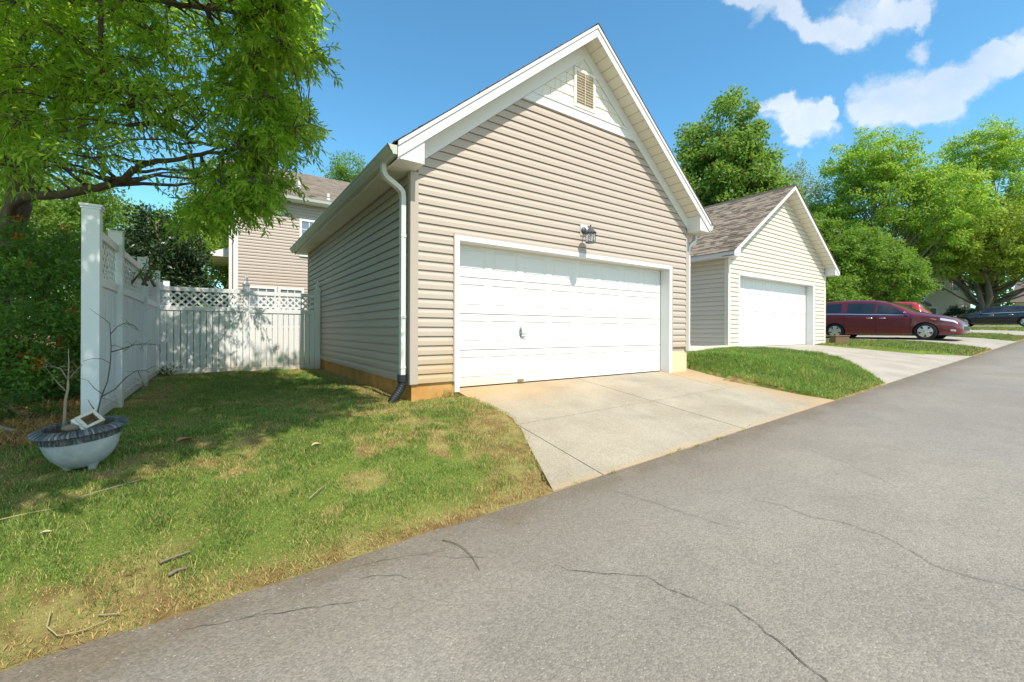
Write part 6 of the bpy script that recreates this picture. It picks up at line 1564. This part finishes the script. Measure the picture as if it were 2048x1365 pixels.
make_shrub('vine_sprig', 'leafy vine sprig poking out through the lattice of the tall fence', (-2.96, 2.55, 1.55), [(.10, .05, .08, .16, .34, .16)], 14, .07, 14, (.055, .022), L_shrub, 9, stems=6, cat='vine')
make_shrub('weed', 'small leafy weed sprouting at the foot of the corner where the fences meet', (-2.90, 5.55, -.09), [(.05, 0, .10, .16, .08, .10)], 10, .06, 16, (.05, .02), L_weed, 10, stems=4, cat='weed')

# ---------------- trees behind the fence and the house
G1 = 'trees behind the white fence'
make_tree('magnolia_tree', 'very dark glossy evergreen tree behind the corner of the white fences', (-3.45, 10.2, -.1), 4.6, [(0, 0, 2.4, 1.25, 1.3, 2.0), (.7, -.2, 1.5, 1.0, 1.0, 1.2)], 230, .34, 130, (.11, .05), L_dark, M_bark, .12, 11, G1)
make_tree('tree', 'bright yellow-green tree seen between the dark evergreen and the house corner', (-2.7, 19.0, -.2), 8.0, [(0, 0, 3.4, 2.2, 2.0, 3.0), (-1.5, .5, 4.6, 1.8, 1.8, 2.2)], 210, .55, 120, (.16, .08), L_lime, M_greybark, .16, 12, G1)
make_tree('tree', 'pale olive tree far behind the big overhanging tree, highest behind the fence', (-10.5, 21.0, -.3), 13.0, [(0, 0, 7.5, 3.2, 3.0, 4.8), (1.5, 0, 5.0, 2.6, 2.2, 2.6)], 240, .7, 110, (.20, .10), L_pale, M_greybark, .22, 13, G1)
make_tree('tree', 'mid green tree behind the flowering shrub at far left', (-9.0, 9.5, -.3), 7.5, [(0, 0, 4.2, 2.3, 2.0, 3.2), (1.8, 0, 3.0, 1.8, 1.5, 2.2)], 230, .48, 130, (.13, .07), L_mid, M_greybark, .14, 14, G1)
make_tree('tree', 'green tree behind the tall fence, just left of the very dark evergreen', (-5.4, 13.0, -.2), 6.5, [(0, 0, 3.4, 1.7, 1.7, 2.6)], 150, .45, 120, (.12, .06), L_mid, M_greybark, .13, 15, G1)
make_tree('tree', 'yellowish treetop showing above the left part of the house roof', (-1.2, 34.0, -.2), 13.2, [(0, 0, 9.8, 3.0, 2.8, 4.0)], 170, .7, 110, (.22, .11), L_pale, M_greybark, .25, 16, G1)
make_tree('tree', 'green treetop poking above the tan garage eave, beyond the house', (7.3, 33.0, -.2), 16.8, [(0, 0, 11.0, 2.2, 2.2, 5.6)], 170, .7, 110, (.22, .11), L_mid, M_greybark, .25, 17, G1)
make_shrub('hedge', 'low green hedge just behind the picket fence, seen through its lattice', (-2.3, 7.6, -.1), [(0, 0, .7, 1.0, .5, .8)], 70, .2, 90, (.06, .03), L_mid, 18)

# ---------------- trees on the right
G2 = 'trees beyond the garages'
make_tree('pear_tree', 'dense green egg-shaped tree rising behind the cream garage roof', (21.9, 8.2, .5), 15.0, [(0, 0, 7.2, 3.3, 3.7, 5.0), (0, 0, 10.8, 2.2, 2.5, 3.6), (-.6, 1.6, 5.8, 2.4, 2.4, 3.4), (.6, -1.7, 6.2, 2.4, 2.3, 3.4)], 640, .62, 150, (.19, .13), L_pear, M_bark, .22, 21, G2, limbs=40)
make_tree('tree', 'broad yellow-green feathery tree, left of two behind the parked cars', (51.7, 8.8, 1.1), 20.5, [(0, 0, 12.5, 4.2, 5.2, 6.0), (-1.0, 4.6, 9.5, 3.4, 3.6, 4.2), (1.0, -4.4, 11.0, 3.2, 3.4, 4.4), (-.5, 0.6, 16.6, 3.0, 3.8, 3.4)], 960, .74, 62, (.30, .13), L_lime, M_greybark, .24, 22, G2, limbs=110, fork=.15, multi=4, squash=.42)
make_tree('tree', 'thin airy yellow-green tree with visible stems at the right picture edge', (63.5, 2.9, 1.3), 22.0, [(0, 0, 14.0, 4.0, 5.4, 6.6), (1.6, -4.4, 10.5, 3.6, 4.0, 5.0), (-1.0, 4.2, 11.0, 3.0, 3.6, 5.0), (-.4, .4, 18, 2.8, 3.8, 3.4)], 860, .76, 56, (.31, .12), L_lime, M_greybark, .26, 23, G2, limbs=110, fork=.12, multi=5, squash=.42)
make_tree('maple_tree', 'rounded mid-green tree directly behind the maroon minivan', (37.5, 7.4, .95), 9.0, [(0, .6, 4.6, 3.0, 2.6, 3.6), (2.2, -2.6, 3.6, 2.2, 2.4, 2.6), (-2.0, 2.6, 4.0, 2.4, 2.4, 3.0), (.4, 1.6, 7.0, 1.8, 1.9, 2.2), (.6, -1.0, 6.0, 1.6, 1.7, 2.0)], 560, .52, 84, (.23, .12), L_mid, M_bark, .20, 24, G2, limbs=60, squash=.6)
make_tree('tree', 'low bright green bushy tree at the right eave of the cream garage', (33.5, 7.6, .85), 5.0, [(0, 0, 2.6, 2.1, 1.7, 2.2), (1.5, -.9, 2.2, 1.6, 1.5, 1.9)], 230, .46, 130, (.19, .11), L_mid, M_bark, .13, 25, G2)
make_tree('tree', 'green tree between the maple and the distant cream gable house', (43.5, 7.6, 1.1), 9.0, [(0, 0, 5.6, 3.0, 2.8, 3.4), (2.2, -1.2, 4.4, 2.6, 2.4, 2.6)], 300, .68, 130, (.26, .14), L_mid, M_bark, .20, 26, G2)
make_tree('tree', 'spreading olive-green tree over the navy car, nearer of the right-edge trees', (58.0, 2.3, 1.35), 13.0, [(0, 0, 8.0, 4.4, 3.8, 3.8), (3.4, -3, 7.4, 4.0, 3.4, 3.2), (-2.6, 2.6, 7.0, 2.8, 2.8, 2.6)], 560, .74, 66, (.29, .13), leaf_mat('olive_leaves', (.16, .25, .032), (.32, .42, .065), .5), M_bark, .18, 27, G2, limbs=16, fork=.45, squash=.55)
make_tree('tree', 'pale wispy treetop between the dark pear tree and the feathery tree', (50.4, 15.6, 1.0), 19.0, [(0, 0, 13, 4.4, 3.6, 5.6)], 190, 1.0, 80, (.25, .09), L_pale, M_greybark, .25, 28, G2, limbs=40)
wood = MB()
# far-off wood closing the horizon
rng = np.random.default_rng(77); cc, rr_ = [], []
for k in range(620):
    a = rng.uniform(0, 1); x = -60 + 230 * a; y = 62 + 14 * rng.random() + (18 if x > 60 else 0) - max(0, (x - 60)) * .35
    cc.append((x, y, 1 + rng.random() ** 1.3 * (7.5 + 2.5 * math.sin(x * .13)))); rr_.append(rng.uniform(1.3, 2.3))
V = clump_leaves(rng, cc, rr_, 46, .75, .5, .1, .8, 2.0, .6)
tag(np_mesh('far_wood', V, quads(len(V) // 4), L_mid), kind='stuff')
cc, rr_ = [], []
for k in range(400):
    y = -14 + 60 * rng.random(); x = 84 + 10 * rng.random(); cc.append((x, y, 2 + rng.random() ** 1.2 * 13)); rr_.append(rng.uniform(1.2, 2.2))
V = clump_leaves(rng, cc, rr_, 46, .7, .45, .1, .8, 2.0, .6)
tag(np_mesh('far_wood', V, quads(len(V) // 4), L_mid), kind='stuff')
G3 = 'bushes round the far houses'
make_shrub('bush', 'dark rounded bush at the foot of the distant cream gable house', (60.5, 4.4, 1.5), [(0, 0, .8, 1.6, 1.2, 1.1)], 80, .3, 90, (.13, .07), L_dark, 31, group=G3)
make_shrub('bush', 'dark clipped bush under the far windows behind the navy car', (66.0, 1.2, 1.7), [(0, 0, .7, 2.2, 1.1, 1.0)], 90, .35, 90, (.14, .07), L_dark, 32, group=G3)

# ---------------- far houses
fh = thing('house', 'distant cream house with steep gable half hidden by trees', 'house', (66, 6.4, 1.4)); fm = Matrix.Translation(-Vector(fh.location)); fh.rotation_euler = (0, 0, R(48))
def fpart(mb, name, mat, root=fh, inv=fm, parent=None, **kw):
    o = mb.build(name, mat, parent or root, **kw)
    if parent is None: o.matrix_parent_inverse = inv
    return o
M_farwall = paint('far_wall', (.66, .57, .47), .8, .2, .04, 1.0)
M_farroof = paint('far_roof', (.17, .14, .12), .95, .1, .1, 3)
# the gable end faces the camera side (-x)
hx0, hy0, hy1 = 66.0, 4.0, 8.8; hyc = (hy0 + hy1) / 2
mb = MB(); mb.prism([(hx0, hy0, .9), (hx0, hy1, .9), (hx0, hy1, 4.6), (hx0, hyc, 8.9), (hx0, hy0, 4.6)], (11, 0, 0)); fpart(mb, 'wall', M_farwall)
for s in (-1, 1):
    mb = MB(); e = hyc + s * ((hy1 - hy0) / 2 + .4)
    mb.prism([(hx0 - .4, e, 4.0), (hx0 - .4, hyc, 9.05), (hx0 - .4, hyc, 9.35), (hx0 - .4, e, 4.25)], (12, 0, 0)); fpart(mb, 'roof', M_farroof)
    mb = MB(); mb.prism([(hx0 - .44, e, 3.95), (hx0 - .44, hyc, 9.0), (hx0 - .44, hyc, 9.3), (hx0 - .44, e, 4.22)], (.035, 0, 0)); fpart(mb, 'rake_board', M_white)
for (y, z0, z1) in ((5.1, 5.4, 6.6), (6.6, 5.4, 6.6), (5.0, 2.2, 3.6), (7.4, 2.2, 3.6)):
    mb = MB(); mb.box(hx0 - .05, y, z0, hx0 - .005, y + .8, z1); w = fpart(mb, 'window', M_white); mb = MB(); mb.box(hx0 - .07, y + .1, z0 + .1, hx0 - .055, y + .7, z1 - .1); fpart(mb, 'pane', M_farglass, parent=w)
mb = MB(); mb.prism([(hx0 - 1.4, hy1 + .2, 3.9), (hx0, hy1 + .2, 4.5), (hx0, hy1 + .2, 4.2), (hx0 - 1.4, hy1 + .2, 3.65)], (0, 4, 0)); fpart(mb, 'porch_roof', M_farroof)
for y in (9.2, 10.8, 12.6):
    mb = MB(); mb.box(hx0 - 1.3, y, 1.0, hx0 - 1.12, y + .18, 3.76); fpart(mb, 'porch_post', M_white)
fh2 = thing('house', 'low distant house with pale green-framed windows at the right edge', 'house', (84, -4, 1.75)); fm2 = Matrix.Translation(-Vector(fh2.location))
mb = MB(); mb.box(79, -10, 1.0, 89, 2.6, 4.6); fpart(mb, 'wall', M_farwall, fh2, fm2)
mb = MB(); mb.prism([(78.4, -10.4, 4.5), (89.6, -10.4, 4.5), (84, -10.4, 7.6)], (0, 13.4, 0)); fpart(mb, 'roof', M_farroof, fh2, fm2)
for y in (-7.6, -5.2, -2.8, -.4):
    mb = MB(); mb.box(78.93, y, 2.2, 78.99, y + 1.7, 4.1); w = fpart(mb, 'window', paint('far_frame', (.52, .60, .50), .6, .3, .05), fh2, fm2)
    mb = MB(); mb.box(78.90, y + .12, 2.35, 78.92, y + .80, 3.95); mb.box(78.90, y + .90, 2.35, 78.92, y + 1.58, 3.95); fpart(mb, 'pane', M_farglass, parent=w)

# ================================================================== GRASS
def blades(name, x, y, h, w, lean, rng, zoff=0.0, tone=None, mat=None, kind='stuff'):
    n = len(x); z = z_ground(x, y) + zoff - .004
    a = rng.uniform(0, 2 * np.pi, n); d = np.stack([np.cos(a), np.sin(a), np.zeros(n)], 1); b = rng.uniform(0, 2 * np.pi, n)
    l = np.stack([np.cos(b), np.sin(b), np.zeros(n)], 1) * (lean * h)[:, None]
    p = np.stack([x, y, z], 1); u = np.array([0, 0, 1.0])
    hw = (w / 2)[:, None]
    v = np.stack([p - d * hw, p + d * hw, p + d * hw * .8 + l * .35 + u * (h * .58)[:, None], p - d * hw * .8 + l * .35 + u * (h * .58)[:, None], p + l + u * (h * np.sqrt(np.maximum(.1, 1 - lean ** 2 * .5)))[:, None]], 1).reshape(-1, 3)
    i = np.arange(n, dtype=np.int32)[:, None] * 5
    tri = np.concatenate([i + np.array([[0, 1, 2]]), i + np.array([[0, 2, 3]]), i + np.array([[3, 2, 4]])], 1).reshape(-1, 3)
    col = np.repeat(tone, 5, axis=0)
    o = np_mesh(name, v, tri, mat, colors=col)
    return tag(o, kind=kind)
t = NT('grass_blades'); c = t.attr('tint')
c = t.mix(1.0, c, t.mix(t.island(), (.72, .74, .7), (1.28, 1.25, 1.2)), 'MULTIPLY')
p = t.bsdf(c, .55, .3); tr = t.n('ShaderNodeBsdfTranslucent'); t.l(c, tr.inputs['Color']); mx = t.n('ShaderNodeMixShader'); mx.inputs[0].default_value = .35
t.l(p, mx.inputs[1]); t.l(tr.outputs[0], mx.inputs[2]); M_grass = t.done(mx.outputs[0])
def tones(x, y, g, rng):
    n = len(x); k = np.clip(g + rng.normal(0, .24, n), 0, 1)[:, None]; straw = rng.random((n, 1))
    gcol = np.array([.11, .215, .032]) + (np.array([.35, .47, .12]) - np.array([.11, .215, .032])) * rng.random((n, 1)) ** 1.5
    b = fbm(x * .9 + 40, y * .9 + 4, 3)[:, None]; gcol = gcol * (.78 + .5 * b) * np.array([1.0 + .25 * (1 - 0), 1, 1]) if False else gcol * (.78 + .5 * b)
    scol = np.array([.38, .30, .10]) + (np.array([.66, .55, .24]) - np.array([.38, .30, .10])) * straw
    return np.where(rng.random((n, 1)) < .04 + .90 * k ** .85, gcol, scol)
rng = np.random.default_rng(9)
def scatter(x0, x1, y0, y1, dens, keep): 
    n = int((x1 - x0) * (y1 - y0) * dens); x = rng.uniform(x0, x1, n); y = rng.uniform(y0, y1, n); m = keep(x, y); return x[m], y[m]
def keep_lawn(x, y):
    e = (y > ROAD_Y + (fbm(x * 3.1, x * 0 + 8.8, 4) - .5) * .13 + .005) & ((x < drive_left(y) - .02) | (y > .0)) & ((x > -3.0) | (y < -.35))
    e &= ~((x > -.03) & (y > -.0)) & ~((np.hypot(x - PX, y - PY) < .10))
    e &= ~((y > 5.66)); return e
for (nm, y0, y1, dens, hmul) in (('grass', -2.75, -.9, 23000, 1.0), ('grass', -.9, 1.6, 15000, 1.12), ('grass', 1.6, 5.66, 8000, 1.3)):
    x, y = scatter(-5.2 if y0 < -.5 else -3.1, .75, y0, y1, dens, keep_lawn)
    g = green(x, y); m = rng.random(len(x)) < (.30 + .70 * g); x, y, g = x[m], y[m], g[m]
    tuft = fbm(x * 5.5 + 3, y * 5.5 + 7, 3)
    h = (.014 + .034 * np.clip((tuft - .32) / .4, 0, 1.2) * (.35 + .65 * g)) * rng.uniform(.6, 1.35, len(x)) * hmul
    blades(nm, x, y, h, rng.uniform(.0022, .0042, len(x)) * (1.0 if y0 < -.9 else 1.35), rng.uniform(.2, 1.15, len(x)), rng, 0, tones(x, y, g, rng), M_grass)
# separate tufts that stand higher
tx, ty = [], []
for k in range(330):
    cx, cy = rng.uniform(-4.0, .6), rng.uniform(-2.65, 1.2); n = rng.integers(14, 46); r = rng.uniform(.02, .07)
    tx.append(rng.normal(cx, r, n)); ty.append(rng.normal(cy, r, n))
x = np.concatenate(tx); y = np.concatenate(ty); m = keep_lawn(x, y) & (y < 1.5); x, y = x[m], y[m]
blades('grass_tufts', x, y, rng.uniform(.035, .085, len(x)), rng.uniform(.003, .005, len(x)), rng.uniform(.3, 1.2, len(x)), rng, 0, tones(x, y, np.clip(green(x, y) + .45, .75, 1), rng) * .85, M_grass)
# strips between the driveways
def keep_v(x, y): return (on_drive(x, y) < .5) & (y > ROAD_Y + .03) & ((x > drive_right(y) + .0) & (x < drive2_left(y) + .0) & (y < .77) | (x > drive2_right(y)) & (y < 6) & ~((x > drive3_left(y)) & (x < 24.8)) & ~((x > 29.5) & (x < 35)) & ~((x > 15.7) & (x < 17.1) & (y > .45)))
x, y = scatter(5.7, 10, -2.75, .78, 7500, keep_v); g = green(x, y)
blades('grass', x, y, rng.uniform(.03, .10, len(x)) * np.interp(y, [-2.75, -2.3], [.55, 1]) * (.45 + 1.1 * fbm(x * 3.3, y * 3.3, 3)), rng.uniform(.004, .007, len(x)), rng.uniform(.2, .9, len(x)), rng, 0, tones(x, y, np.clip(g * .6 + .42, 0, .97), rng) * np.array([.95, 1.08, .9]) * (.72 + .5 * fbm(x * 1.4 + 9, y * 1.4, 3))[:, None], M_grass)
x, y = scatter(14.9, 29.5, -2.75, 5, 800, keep_v); g = green(x, y)
blades('grass', x, y, rng.uniform(.04, .09, len(x)), rng.uniform(.010, .018, len(x)), rng.uniform(.2, .9, len(x)), rng, 0, tones(x, y, np.clip(g + .1, 0, 1), rng) * .85, M_grass)
x, y = scatter(29.5, 70, -2.75, 12, 130, lambda x, y: on_drive(x, y) < .5)
blades('grass', x, y, rng.uniform(.06, .12, len(x)), rng.uniform(.03, .05, len(x)), rng.uniform(.2, .9, len(x)), rng, 0, tones(x, y, np.clip(green(x, y), 0, 1), rng) * .9, M_grass)
# little weeds along the lip of the driveway and by the door corner
G4 = 'grass tufts along the driveway lip'
rs = random.Random(6)
for k, (cx, cy) in enumerate(((.75, -2.76), (1.55, -2.76), (1.72, -2.755), (2.05, -2.76), (2.95, -2.765), (3.12, -2.75), (.36, -2.73), (2.45, -2.76))):
    n = rs.randint(18, 40); x = rng.normal(cx, .03, n); y = rng.normal(cy, .008, n); z = z_road(x) + .003
    o = blades('grass_tuft', x, y, rng.uniform(.012, .04, n), rng.uniform(.003, .005, n), rng.uniform(.4, 1.2, n), rng, 0, tones(x, y, np.full(n, .75), rng), M_grass, kind=None)
    # stand on the road, not on the ground below it
    o.location.z = float(np.mean(z_road(x) - z_ground(x, y))) + .006
    tag(o, 'tiny grass tuft growing in the joint between driveway and road', 'grass tuft', G4)
n = 46; x = rng.normal(.50, .05, n); y = rng.normal(-.06, .035, n)
tag(blades('grass_tuft', x, y, rng.uniform(.07, .16, n), rng.uniform(.004, .006, n), rng.uniform(.3, 1.0, n), rng, 0, tones(x, y, np.full(n, .8), rng) * .7, M_grass, kind=None), 'taller grass tuft against the orange foundation left of the door', 'grass tuft')
# pine straw on the bed by the shrub
x, y = scatter(-6.2, -3.12, -.5, 2.8, 1500, lambda x, y: x < -3.12)
n = len(x); straw_t = np.array([.30, .16, .06]) + (np.array([.70, .45, .19]) - np.array([.30, .16, .06])) * rng.random((n, 1))
blades('pine_straw', x, y, rng.uniform(.05, .12, n), rng.uniform(.003, .009, n), rng.uniform(1.1, 1.4, n), rng, .01, straw_t, M_grass)
# dry bits lying along the lip between lawn and asphalt
x = np.concatenate([rng.uniform(-4.6, .3, 2600), rng.uniform(.1, 5.9, 700)]); y = ROAD_Y + rng.normal(.035, .045, len(x)); y = np.where(x > .1, ROAD_Y - np.abs(rng.normal(0, .02, len(x))), y); n = len(x)
st_ = np.array([.34, .20, .08]) + (np.array([.58, .42, .20]) - np.array([.34, .20, .08])) * rng.random((n, 1))
o = blades('dry_clippings', x, y, rng.uniform(.015, .04, n), rng.uniform(.002, .005, n), rng.uniform(1.15, 1.41, n), rng, .012, st_, M_grass)
